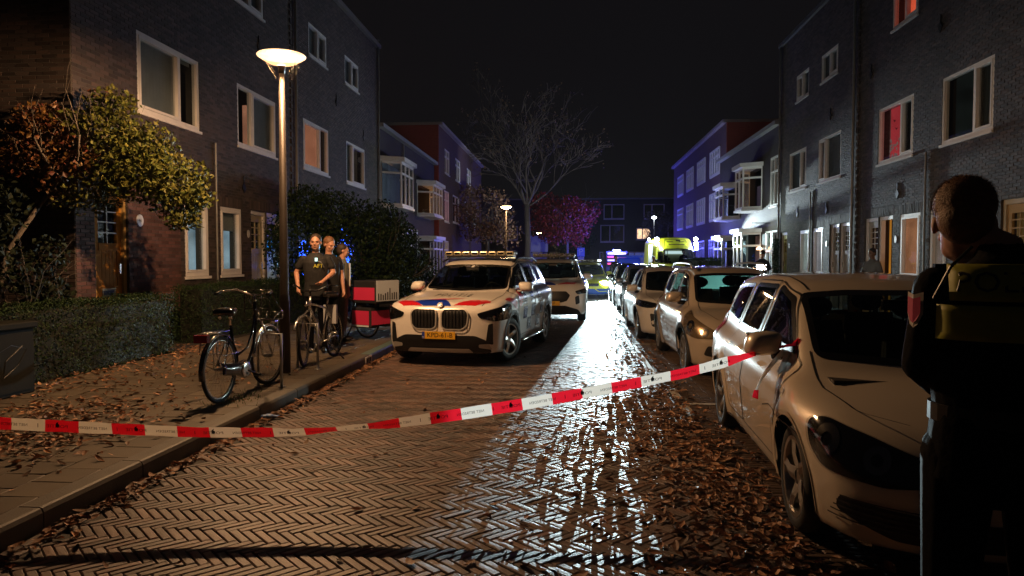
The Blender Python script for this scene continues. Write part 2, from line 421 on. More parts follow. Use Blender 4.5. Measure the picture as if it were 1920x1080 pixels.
def window(fr, a0, a1, z0, z1, parent, splits=(.62,), casement=1, room=None, curtain=None, label=None, sill=True, transom=None, fw=.065, depth=-.05, frame_mat=None, hang=None):
    fm = frame_mat or m_frame; mb = MB(); d0, d1 = depth-.06, depth+.045
    fr.box(mb, a0, a1, d0, d1, z0, z0+fw*1.25); fr.box(mb, a0, a1, d0, d1, z1-fw, z1)
    fr.box(mb, a0, a0+fw, d0, d1, z0+fw*1.25, z1-fw); fr.box(mb, a1-fw, a1, d0, d1, z0+fw*1.25, z1-fw)
    xs = [a0]+[a0+(a1-a0)*s for s in splits]+[a1]
    for x in xs[1:-1]: fr.box(mb, x-fw*.5, x+fw*.5, d0+.002, d1-.002, z0+fw*1.25, z1-fw)
    if transom:
        zt = z1-(z1-z0)*transom; fr.box(mb, a0+fw, a1-fw, d0+.004, d1-.004, zt-fw*.45, zt+fw*.45)
    o = obj('window', mb, fm, parent, world=True)
    if label: o['label'] = label
    if sill:
        m2 = MB(); fr.box(m2, a0-.03, a1+.03, -.03, .045, z0-.055, z0-.003); obj('sill', m2, fm, o, world=True)
    if casement is not None:
        for ci in ([casement] if isinstance(casement, int) else casement):
            b0, b1 = xs[ci]+(fw if ci == 0 else fw*.5)+.004, xs[ci+1]-(fw if ci == len(xs)-2 else fw*.5)-.004
            t = .045; c0, c1 = z0+fw*1.25+.004, (zt-fw*.45 if transom else z1-fw)-.004; m2 = MB()
            fr.box(m2, b0, b1, d0+.02, d1+.012, c0, c0+t); fr.box(m2, b0, b1, d0+.02, d1+.012, c1-t, c1)
            fr.box(m2, b0, b0+t, d0+.02, d1+.012, c0+t, c1-t); fr.box(m2, b1-t, b1, d0+.02, d1+.012, c0+t, c1-t); obj('casement', m2, fm, o, world=True)
    for i in range(len(xs)-1):
        m2 = MB(); fr.box(m2, xs[i]+fw*.4, xs[i+1]-fw*.4, depth-.012, depth-.006, z0+fw, z1-fw*.8); obj('pane', m2, m_pane, o, world=True)
    if room is not None:
        m2 = MB(); fr.box(m2, a0-.3, a1+.3, -1.6, -1.58, z0-.7, z1+.3)
        fr.box(m2, a0-.32, a0-.3, -1.6, -.3, z0-.7, z1+.3); fr.box(m2, a1+.3, a1+.32, -1.6, -.3, z0-.7, z1+.3); obj('room_wall', m2, room, o, world=True)
    else:
        m2 = MB(); fr.box(m2, a0-.3, a1+.3, -1.4, -1.38, z0-.7, z1+.3); obj('room_wall', m2, m_dark, o, world=True)
    if curtain:
        cm, sides = curtain
        for (c0, c1) in sides:
            sh_ = .07*a0/7.7 if fr.sd.y > .5 else 0; b0, b1 = a0+(a1-a0)*c0+(sh_ if c0 > 0 else 0), min(a0+(a1-a0)*c1+sh_, a1+.25); nn = max(6, int((b1-b0)/.035)); v = []; f = []
            for i in range(nn+1):
                dd = -.13+.012*math.sin(i*2.1); v += [fr.P(b0+(b1-b0)*i/nn, dd, z0-.02), fr.P(b0+(b1-b0)*i/nn, dd*1.02, z1+.02)]
            f = [(2*i, 2*i+2, 2*i+3, 2*i+1) for i in range(nn)]; m2 = MB(); m2.add(v, f); obj('curtain', m2, cm, o, world=True, smooth=True)
    if hang:
        m2 = MB(); fr.box(m2, a0+fw, a1-fw, -.17, -.16, z1-hang, z1); obj('roller_blind', m2, m_blind, o, world=True)
    return o
def door(fr, a0, a1, z0, z1, parent, mat, room=None, label=None, fm=None, open_=False, letter=True, hinge=0):
    fm = fm or m_frame; mb = MB(); fw = .075; D = -.10
    fr.box(mb, a0, a0+fw, D-.05, D+.06, z0, z1); fr.box(mb, a1-fw, a1, D-.05, D+.06, z0, z1); fr.box(mb, a0+fw, a1-fw, D-.05, D+.06, z1-.09, z1)
    o = obj('door', mb, fm, parent, world=True)
    if label: o['label'] = label
    b0, b1, c1 = a0+fw+.004, a1-fw-.004, z1-.095; zw0, zw1 = z0+1.72, c1-.13
    if not open_:
        s = .11; m2 = MB(); fr.box(m2, b0, b0+s, D-.03, D+.02, z0, c1); fr.box(m2, b1-s, b1, D-.03, D+.02, z0, c1)
        fr.box(m2, b0+s, b1-s, D-.03, D+.02, c1-.16, c1); fr.box(m2, b0+s, b1-s, D-.03, D+.03, zw0-.12, zw0); fr.box(m2, b0+s, b1-s, D-.03, D+.02, z0, z0+.22); fr.box(m2, b0+s, b1-s, D-.03, D+.022, z0+.80, z0+1.02)
        obj('door_leaf', m2, mat, o, world=True)
        nb = 5; wv = (b1-b0-2*s)/nb
        for k in range(nb):
            m2 = MB(); fr.box(m2, b0+s+k*wv+.004, b0+s+(k+1)*wv-.004, D-.02, D+.008, z0+.22, z0+.80); fr.box(m2, b0+s+k*wv+.004, b0+s+(k+1)*wv-.004, D-.02, D+.008, z0+1.02, zw0-.12); obj('plank', m2, mat, o, world=True)
        m2 = MB(); fr.box(m2, b0+s, b1-s, D-.028, D-.024, z0+.22, zw0-.12); obj('backing', m2, m_black, o, world=True)
        m2 = MB(); W_ = b1-b0-2*s
        fr.box(m2, b0+s+W_*.5-.012, b0+s+W_*.5+.012, D-.012, D+.012, zw0, zw1)
        for q in (1, 2, 3): fr.box(m2, b0+s, b1-s, D-.010, D+.014, zw0+(zw1-zw0)*q/4-.011, zw0+(zw1-zw0)*q/4+.011)
        obj('glazing_bar', m2, M('pale glazing bar', (.42, .38, .30), .4) if mat is m_yel else mat, o, world=True)
        m2 = MB(); fr.box(m2, b0+s, b1-s, D-.016, D-.012, zw0, zw1); obj('pane', m2, m_pane, o, world=True)
        m2 = MB(); fr.box(m2, b1-.085, b1-.045, D+.02, D+.05, z0+1.22, z0+1.38); obj('handle', m2, M('brass plate', (.75, .72, .62), .25, .7), o, world=True)
        if letter:
            m2 = MB(); fr.box(m2, (b0+b1)/2-.17, (b0+b1)/2+.17, D+.023, D+.029, z0+.84, z0+.98); q = obj('letterbox', m2, M('letterbox metal', (.35, .27, .12), .35, .6), o, world=True)
            m2 = MB(); fr.box(m2, (b0+b1)/2-.13, (b0+b1)/2+.13, D+.029, D+.033, z0+.87, z0+.95); obj('flap', m2, m_black, o, world=True)
    m2 = MB(); fr.box(m2, a0-.1, a1+.1, -1.6, -1.58, z0, z1+.1); fr.box(m2, a0-.12, a0-.1, -1.6, -.3, z0, z1+.1); fr.box(m2, a1+.1, a1+.12, -1.6, -.3, z0, z1+.1)
    obj('room_wall', m2, room or m_dark, o, world=True)
    return o
def plate(fr, a, z, parent, txt=None, rw=.07, rh=.10):
    mb = MB(); n = 20; v = [fr.P(a+rw*math.cos(2*math.pi*k/n), .006, z+rh*math.sin(2*math.pi*k/n)) for k in range(n)]+[fr.P(a+rw*math.cos(2*math.pi*k/n), .02, z+rh*math.sin(2*math.pi*k/n)) for k in range(n)]
    mb.add(v, [tuple(range(n)), tuple(range(n, 2*n))]+[(i, (i+1) % n, n+(i+1) % n, n+i) for i in range(n)]); return obj('number_plate', mb, m_plate, parent, world=True)
m_plate = M('enamel plate', (.6, .6, .58), .3)
def pipe(fr, a, z0, z1, parent, r=.04, d=.06, name='drainpipe'):
    mb = MB(); mb.tube([fr.P(a, d, z0), fr.P(a, d, z1)], r, 12)
    for k in range(int((z1-z0)/1.6)+1): mb.tube([fr.P(a, d, z0+.3+k*1.6), fr.P(a, d, z0+.36+k*1.6)], r*1.25, 12)
    return obj(name, mb, M('grey pipe', (.22, .22, .22), .45, .2, .1), parent, world=True, smooth=False)
def anchor(fr, a, z, parent):
    mb = MB(); v = []
    for d in (.008, .03):
        v += [fr.P(a-.1, d, z), fr.P(a, d, z-.12), fr.P(a+.1, d, z), fr.P(a, d, z+.12)]
    mb.add(v, [(0,1,2,3),(4,5,6,7),(0,1,5,4),(1,2,6,5),(2,3,7,6),(3,0,4,7)]); fr.box(mb, a-.02, a+.02, .008, .026, z+.1, z+.26)
    return obj('wall_anchor', mb, m_black, parent, world=True)
def quoin(fr, a, z0, z1, parent, w_=.11):
    mb = MB(); z = z0; k = 0
    while z < z1:
        if k % 3 == 0: fr.box(mb, a-w_/2, a+w_/2, .009, .045, z, z+.12)
        z += .0625; k += 1
    return obj('toothed_brick_strip', mb, m_wbrick, parent, world=True, kind='stuff')

# ---- left tall house
FL = Fr((-7.5, 0, 0), (0, 1, 0), (1, 0, 0)); HT = 9.75
house = empty('apartment_house', (-7.5, 10.34, 0), label='dark brick apartment house behind the street lamp, with the ochre door at its near corner', cat='house')
up = [(12.0, 14.08, 4.18, 5.57), (15.75, 17.86, 4.18, 5.57), (19.74, 21.85, 4.18, 5.57), (23.61, 25.76, 4.18, 5.57)]
tp = [(12.3, 13.8, 7.42, 8.38), (15.7, 17.2, 7.42, 8.38), (20.23, 21.75, 7.45, 8.38), (23.52, 25.07, 7.45, 8.38)]
gf = [(13.45, 14.37, 1.27, 2.74), (14.88, 15.86, 1.27, 2.74)]
dr = [(10.80, 11.66, .15, 2.78), (16.36, 17.22, .15, 2.76), (17.24, 18.12, .15, 2.76), (19.9, 20.8, .15, 2.76), (20.82, 21.7, .15, 2.76)]
gf2 = [(22.6, 23.6, 1.27, 2.74), (24.0, 25.0, 1.27, 2.74)]
opsL = up+tp+gf+dr+gf2
wl = wall(FL, 10.34, 27.6, 0, HT, opsL, m_mortar, house)
sold = [(o[0]-.1, o[1]+.1, o[3]+.01, o[3]+.24) for o in gf+gf2]+[(16.26, 18.22, 2.78, 3.0), (19.8, 21.8, 2.78, 3.0)]
bricks(FL, 13.3, 27.6, .2, HT, opsL, m_wbrick, wl, sold, seed=2)
bricks(FL, 10.35, 13.3, 3.2, HT, opsL, m_wbrick, wl, seed=3)
bricks(FL, 10.35, 13.3, .2, 3.2, opsL, m_rbrick, wl, single=(11.66, 13.3, 1.0, 2.95), seed=4)
FG = Fr((-7.5, 10.34, 0), (-1, 0, 0), (0, -1, 0))
gw = wall(FG, .29, 9, 0, HT, [], m_mortar, house, 'gable_wall')
bricks(FG, .0, 3.6, 0, HT, [], m_wbrick, gw, seed=5)
mb = MB(); FL.box(mb, 10.34, 27.6, -9, -8.8, 0, HT); FL.box(mb, 27.3, 27.6, -8.8, -.29, 0, HT); obj('back_wall', mb, m_mortar, house, world=True)
mb = MB(); FL.box(mb, 10.2, 27.7, -9.1, .12, HT+.002, HT+.16); obj('roof', mb, M('roof edge', (.16, .15, .15), .6), house, world=True)
pink = roommat((1.0, .40, .22), .34, .25)
window(FL, *up[0], wl, (.66,), 0, curtain=(m_curt, [(0, .62)]), hang=.12)
window(FL, *up[1], wl, (.36,), 1, curtain=(m_curt, [(.36, 1)]))
window(FL, *up[2], wl, (.66,), 0, room=pink, curtain=(m_curt, [(.85, 1)]))
window(FL, *up[3], wl, (.34,), 1, curtain=(m_blind, [(.0, .3)]), room=roommat((.9, .7, .5), .02))
for t in tp: window(FL, *t, wl, (.5,), 1, curtain=(m_curt, [(0, 1)]))
window(FL, *gf[0], wl, (), 0, room=roommat((.6, .85, .85), .30), hang=.42, label='white framed ground-floor window nearest the ochre door')  # pale room glow stands in for the cool reflection on the pane
window(FL, *gf[1], wl, (), 0, room=roommat((.5, .68, .8), .38), hang=.5)
for g in gf2: window(FL, *g, wl, (), 0)
door(FL, *dr[0], wl, m_yel, fm=M('pale ochre frame', (.55, .36, .13), .7, spec=.2), label='ochre planked front door with a small barred window')
door(FL, *dr[1], wl, m_ygreen); door(FL, *dr[2], wl, m_ygreen); door(FL, *dr[3], wl, M('grey door', (.12, .12, .12), .5)); door(FL, *dr[4], wl, M('grey door', (.12, .12, .12), .5))
plate(FL, 11.98, 2.28, wl, rw=.10, rh=.105); plate(FL, 16.2, 2.2, wl, rw=.06, rh=.09)
textobj('46', .09, m_black, wl, Vector(FL.P(11.98, .0215, 2.28))-Vector(wloc(wl)), (0, 1, 0), (0, 0, 1))
pipe(FL, 14.66, .1, 4.05, wl, .022, .04); pipe(FL, 19.1, .1, HT, wl); pipe(FL, 27.5, .1, HT, wl); quoin(FL, 18.85, .2, HT, wl)
pipe(FG, 2.35, .1, HT, gw, .05)
anchor(FL, 16.0, 3.25, wl)
for a, z in ((13.0, 6.7), (16.9, 6.7), (22.6, 6.6), (25.6, 6.0)): anchor(FL, a, z, wl)

# ---- right tall house
FRt = Fr((7.9, 0, 0), (0, 1, 0), (-1, 0, 0)); HR = 9.6
houseR = empty('apartment_house', (7.9, 6, 0), label='dark brick apartment house on the right, with the red lit bedroom window', cat='house')
upR = [(10.9, 12.9, 4.05, 5.46), (14.37, 16.27, 4.05, 5.46), (17.57, 19.49, 4.05, 5.46), (22.10, 24.06, 4.05, 5.43), (25.25, 27.15, 4.05, 5.43)]
tpR = [(14.2, 15.6, 7.2, 8.05), (17.45, 18.78, 7.25, 8.05), (22.45, 23.89, 7.2, 8.05), (25.1, 26.45, 7.15, 8.05)]
gR = [(15.98, 16.67, 1.15, 2.68), (17.14, 18.15, 1.15, 2.68), (23.5, 24.43, 1.1, 2.62), (24.85, 25.8, 1.1, 2.6)]
dR = [(13.2, 14.04, .15, 2.7), (18.55, 19.39, .15, 2.7), (19.41, 20.25, .15, 2.7), (21.33, 22.11, .15, 2.67), (22.13, 22.91, .15, 2.67), (27.3, 28.1, .15, 2.62)]
opsR = upR+tpR+gR+dR
wr = wall(FRt, 6, 28.35, 0, HR, opsR, m_mortar, houseR)
bricks(FRt, 12.6, 28.35, .9, HR, opsR, m_wbrick, wr, [(o[0]-.1, o[1]+.1, o[3]+.01, o[3]+.24) for o in gR]+[(18.45, 20.35, 2.71, 2.94), (21.23, 23.0, 2.69, 2.92)], seed=7)
mb = MB(); FRt.box(mb, 6, 28.35, -9, -8.8, 0, HR); FRt.box(mb, 28.1, 28.35, -8.8, -.29, 0, HR); FRt.box(mb, 6, 6.25, -8.8, -.29, 0, HR); obj('back_wall', mb, m_mortar, houseR, world=True)
mb = MB(); FRt.box(mb, 5.9, 28.45, -9.1, .1, HR+.002, HR+.14); obj('roof', mb, M('roof edge', (.10, .10, .10), .7), houseR, world=True)
redroom = roommat((1.0, .10, .12), .34, .25)
window(FRt, *upR[0], wr, (.5,), 1)
o_ = window(FRt, *upR[1], wr, (.36,), 0, curtain=(M('dim curtain', (.05, .06, .06), .8), [(.0, .34)]), room=roommat((.4, .5, .45), .012), label='large dark upstairs window above the officer in the foreground')
o_ = window(FRt, *upR[2], wr, (.35,), 0, curtain=(M('black curtain', (.01, .01, .01), .9), [(.0, .36)]), room=redroom, label='upstairs window with a red lit room behind it')
mb = MB(); FRt.box(mb, 19.765, 19.785, -.42, -.14, 3.5, 5.7); obj('room_divider', mb, roommat((.55, .30, .27), .11), o_, world=True)
mb = MB()
for k in range(60):
    a, z = random.uniform(-.62, -.16), random.uniform(4.1, 4.85); mb.ell(FRt.P(19.70+random.random()*.04, a, z), (.02, .03, .04), 6, 5)
obj('flower_decoration', mb, roommat((.7, .55, .5), .16), o_, world=True)
mb = MB()
for a, z in ((-.2, 5.2), (-.35, 5.12), (-.5, 5.22), (-.3, 4.98), (-.55, 5.02)):
    mb.add([FRt.P(19.74, a-.04, z+.04), FRt.P(19.74, a, z-.03), FRt.P(19.74, a+.04, z+.05), FRt.P(19.74, a, z+.015)], [(0,1,3),(1,2,3)])
obj('bird_sticker', mb, m_black, o_, world=True)
window(FRt, *upR[3], wr, (.68,), 1, curtain=(m_curt, [(0, .66)]), hang=.1)
window(FRt, *upR[4], wr, (.36,), 0, curtain=(m_curt, [(.36, 1)]), hang=.12)
window(FRt, *tpR[0], wr, (.5,), 0); window(FRt, *tpR[2], wr, (.5,), 0, curtain=(m_curt, [(0, 1)])); window(FRt, *tpR[3], wr, (.5,), 1, curtain=(m_curt, [(.0, .5)]))
o_ = window(FRt, *tpR[1], wr, (.5,), 0, room=roommat((1, .14, .06), .6, .5), label='top window with red light and an orange blind')
window(FRt, *gR[0], wr, (), 0, curtain=(roommat((.8, .6, .5), .12, .4), [(0, 1)])); window(FRt, *gR[1], wr, (), 0, curtain=(roommat((1.0, .42, .20), .26, .35), [(0, 1)]), hang=.16)  # glowing curtains here and below stand in for lit rooms
window(FRt, *gR[2], wr, (), 0, curtain=(roommat((.85, .82, .88), .30, .5), [(0, 1)])); window(FRt, *gR[3], wr, (), 0, curtain=(roommat((.75, .85, .80), .34, .6), [(0, 1)]), hang=.1)
m_gdoor = M('grey white door', (.42, .42, .40), .35)
door(FRt, *dR[0], wr, M('tan door', (.45, .30, .14), .4), fm=M('tan frame', (.5, .42, .3), .4), room=roommat((1, .6, .2), .05), label='lit tan front door beside the foreground officer')
door(FRt, *dR[1], wr, m_gdoor, open_=True, room=roommat((1.0, .40, .05), .30, .15), label='open doorway with an orange lit hall'); door(FRt, *dR[2], wr, m_gdoor)
door(FRt, *dR[3], wr, m_gdoor); door(FRt, *dR[4], wr, m_gdoor); door(FRt, *dR[5], wr, M('yellow door', (.45, .38, .12), .4))
for a, z in ((18.35, 2.1), (23.15, 2.1), (27.0, 2.1)): plate(FRt, a, z, wr, rw=.06, rh=.09)
pipe(FRt, 16.87, .1, 4.0, wr, .025, .04); pipe(FRt, 24.65, .1, 3.85, wr, .022, .04); pipe(FRt, 21.05, .1, HR, wr); pipe(FRt, 28.25, .1, HR, wr); quoin(FRt, 20.8, .6, HR, wr)
for a, z in ((18.3, 3.2), (23.2, 3.15), (26.1, 3.2), (16.4, 6.6), (23.0, 6.0), (20.0, 6.5)): anchor(FRt, a, z, wr)

# ---- houses further on: bay-windowed rows, gabled blocks, end of the street
m_bk = brickmat('distant dark brick', (.045, .032, .028), (.037, .028, .025), (.035, .031, .029))
m_bk2 = brickmat('distant red brick', (.34, .05, .035), (.28, .04, .03), (.2, .06, .05), axis='XZ')
m_bk3 = brickmat('distant red facade brick', (.13, .06, .05), (.10, .05, .045), (.09, .07, .06))
def bay(fr, a0, a1, z0, z1, d, parent, room=None, slab=True, splay=.45, curtain=None, sides=None, transom=.26):
    """three-sided bay: splayed sides and a front, each with its lights"""
    pts = [(a0, 0), (a0+splay, d), (a1-splay, d), (a1, 0)]; mb = MB()
    frame = MB(); fw = .09; pan = MB()
    for i in range(3):
        (p0, d0), (p1, d1) = pts[i], pts[i+1]; ln = math.hypot(p1-p0, d1-d0)
        sd = fr.sd*((p1-p0)/ln)+fr.nd*((d1-d0)/ln); nd = fr.nd*((p1-p0)/ln)-fr.sd*((d1-d0)/ln)
        f2 = Fr(fr.P(p0, d0, 0), sd, nd); nsp = 1 if i != 1 else max(2, int(round(ln/.8)))
        zt = z1-(z1-z0)*transom
        for za, zb in ((z0, z0+fw), (z1-fw, z1), (zt-.04, zt+.04)): f2.box(frame, .003, ln-.003, -.07, -.0, za, zb)
        for k in range(nsp+1):
            x = ln*k/nsp; x0_, x1_ = max(x-.045, .0), min(x+.045, ln); f2.box(frame, x0_, x1_, -.065, .006, z0, z1)
        f2.box(pan, .02, ln-.02, -.036, -.030, z0+.03, z1-.03)
    b = obj('bay_window', frame, m_frame, parent, world=True); obj('pane', pan, m_pane, b, world=True)
    poly = lambda e: [(a0-e, 0), (a0+splay-e*.6, d+e), (a1-splay+e*.6, d+e), (a1+e, 0)]
    for (za, zb, e, nm) in ((z1+.002, z1+.17, .14, 'bay_roof'), (z0-.09, z0-.002, .05, 'sill')):
        m2 = MB(); pp = poly(e); m2.add([fr.P(a, q, za) for a, q in pp]+[fr.P(a, q, zb) for a, q in pp], [(0,1,2,3),(4,5,6,7),(0,1,5,4),(1,2,6,5),(2,3,7,6),(3,0,4,7)]); obj(nm, m2, m_frame, b, world=True)
    m2 = MB(); fr.box(m2, a0-.1, a1+.1, -1.5, -1.48, z0-.3, z1+.2); obj('room_wall', m2, room or m_dark, b, world=True)
    if curtain:
        m2 = MB()
        for c0, c1 in curtain[1]: fr.box(m2, a0+(a1-a0)*c0, a0+(a1-a0)*c1, .05, .06, z0+.02, z1-.02)
        obj('curtain', m2, curtain[0], b, world=True)
    return b
def row(name, fr, a0, a1, H, label, ops, mat, roofc=(.3, .3, .3)):
    h = empty(name, fr.P(a0, 0, 0), label=label, cat='house'); ww = wall(fr, a0, a1, 0, H, ops, mat, h)
    mb = MB(); fr.box(mb, a0, a1, -8, -7.8, 0, H); fr.box(mb, a0, a0+.2, -7.8, -.29, 0, H); fr.box(mb, a1-.2, a1, -7.8, -.29, 0, H); obj('side_wall', mb, mat, h, world=True)
    mb = MB(); fr.box(mb, a0-.05, a1+.05, -8.1, .22, H+.002, H+.16); obj('cornice', mb, M('cornice', roofc, .5), h, world=True); return h, ww
# left
o1 = [(27.9, 30.9, 3.75, 5.5), (32.3, 33.7, 3.9, 5.45), (34.6, 37.9, 3.8, 5.3), (28.3, 31, .8, 2.7), (34.6, 37.9, .8, 2.6)]
h, ww = row('bay_window_house', FL, 27.65, 39.0, 6.75, 'two-storey brick house with white bay windows behind the large dark bush', o1, m_bk)
bay(FL, *o1[0][:2], 3.75, 5.5, .75, ww, curtain=(m_curt, [(0, 1)])); window(FL, *o1[1], ww, (.5,), None, transom=.27)
bay(FL, 34.6, 37.9, 3.8, 5.3, .75, ww, room=roommat((1, .42, .12), 1.3, .3)); bay(FL, 34.6, 37.9, .8, 2.6, .75, ww); bay(FL, 28.3, 31, .8, 2.7, .75, ww)
pipe(FL, 31.6, .1, 6.7, ww)
FL2 = Fr((-7.3, 0, 0), (0, 1, 0), (1, 0, 0))
o2 = [(41.0, 42.6, 3.8, 5.6), (44.0, 46.5, 3.9, 5.6), (41, 42.4, .9, 2.7), (49, 51, 3.9, 5.6), (41.2, 42.8, 6.6, 8.0), (45, 47, 6.6, 8.0), (53, 55, 3.9, 5.6), (50, 52, 6.6, 8.0)]
h, ww = row('gabled_house', FL2, 39.4, 58.0, 9.0, 'tall house on the left with a blank red gable and a pinkish lit window', o2, m_bk3, (.35, .3, .3))
mb = MB(); mb.box(-15.2, -7.31, 39.32, 39.39, 0, 9.0); obj('gable_wall', mb, m_bk2, h, world=True)
for i, q in enumerate(o2): window(FL2, *q, ww, (.5,), None, transom=.3, room=roommat((1, .25, .45), .5) if i == 0 else None)
# right
o3 = [(28.6, 29.7, 3.7, 5.65), (28.5, 29.4, .2, 2.75), (29.5, 30.3, .2, 2.75), (30.9, 33.2, 3.75, 5.5), (31.0, 33.4, .6, 2.75), (34.9, 37.6, 3.6, 5.1), (35.0, 37.8, .8, 2.6)]
h, ww = row('bay_window_house', FRt, 28.4, 39.5, 6.75, 'brick house with white bay windows past the brightly lit wall on the right', o3, m_bk)
window(FRt, *o3[0], ww, (.5,), None, transom=.3); m_wd = M('white door', (.55, .55, .52), .35)
window(FRt, *o3[1], ww, (), 0, transom=.3); window(FRt, *o3[2], ww, (), 0, transom=.3, room=roommat((.9, .5, .3), .1))
bay(FRt, 30.9, 33.2, 3.75, 5.5, .7, ww, room=roommat((1, .5, .22), .6)); bay(FRt, 31.0, 33.4, .6, 2.75, .7, ww, room=roommat((.25, .6, .62), .25))
bay(FRt, 34.9, 37.6, 3.6, 5.1, .7, ww, room=roommat((.5, .35, .5), .06)); bay(FRt, 35.0, 37.8, .8, 2.6, .7, ww, room=roommat((.8, .4, .3), .07))
wlp = obj('wall_lamp', MB().lathe([(.10, -.04), (.12, 0), (.06, .07), (.0, .09)], 14, c=(7.74, 30.62, 2.05)), M('lamp glow', (.8, .6, .4), .5, emit=(1, .6, .3), es=9), ww, world=True)
lamp('POINT', 'wall_lamp_light', (7.66, 30.62, 1.9), 4, (1, .55, .25), .05)
obj('added_floodlight', MB().box(6.98, 7.14, 29.50, 29.56, 3.02, 3.12).tube([(7.9, 29.6, 3.07), (7.06, 29.6, 3.07)], .015, 8), m_black, ww, world=True)
lamp('POINT', 'added_floodlight', (7.05, 29.40, 3.05), 85, (.80, 1.0, .93), .06)  # floodlight added to brighten the wall and the yellow emergency car
FR2 = Fr((8.3, 0, 0), (0, 1, 0), (-1, 0, 0)); o4 = []
for k in range(4):
    for z0_, z1_ in ((1.0, 2.8), (3.9, 5.5), (6.5, 8.0)):
        o4.append((41.6+k*4.4, 44.4+k*4.4, z0_, z1_))
h, ww = row('gabled_house', FR2, 40.0, 60.0, 9.0, 'tall house on the right washed in blue light, with a blank red gable', o4, m_bk3, (.35, .3, .3))
mb = MB(); mb.box(8.31, 16.2, 39.92, 39.99, 0, 9.0); obj('gable_wall', mb, m_bk2, h, world=True)
for q in o4:
    window(FR2, *q, ww, (.25, .5, .75), None, transom=.28, fw=.09, depth=.02, curtain=(m_curt, [(0, 1)]))
# end of the street
FE = Fr((-30, 92, 0), (1, 0, 0), (0, -1, 0)); o5 = []
for x0, wd, z0_, z1_ in ((17.5, 2.6, 3.9, 5.9), (21.5, 1.6, 4.1, 5.9), (24.4, 1.8, 4.1, 5.9), (28, 1.8, 4.1, 5.9), (33.6, 3.0, 3.8, 6.0), (38.1, 1.9, 4.1, 5.6), (42, 2, 4, 5.9), (17.8, 2.4, .8, 2.8), (21.6, 1.3, .9, 2.8), (25.0, 1.3, .9, 2.6), (27.2, 1.3, .9, 2.6), (33.5, 2.6, .8, 2.6), (36.6, 3.2, .6, 2.6), (40.6, 2, .8, 2.6), (34, 2.6, 6.7, 8.6), (39, 2.6, 6.7, 8.6)):
    o5.append((x0, x0+wd, z0_, z1_))
h, ww = row('terrace_house', FE, 8, 50, 9.2, 'dark terrace closing off the far end of the street, bathed in blue light', o5, brickmat('end brick', (.10, .08, .08), (.09, .07, .07), (.08, .07, .07), axis='XZ'))
for i, q in enumerate(o5):
    window(FE, *q, ww, (.4,), None, fw=.12, sill=True, room={5: roommat((1, .62, .38), 1.6), 8: roommat((1, .8, .45), 2.2), 9: roommat((1, .7, .4), .9), 12: roommat((.25, .3, 1), .25)}.get(i))
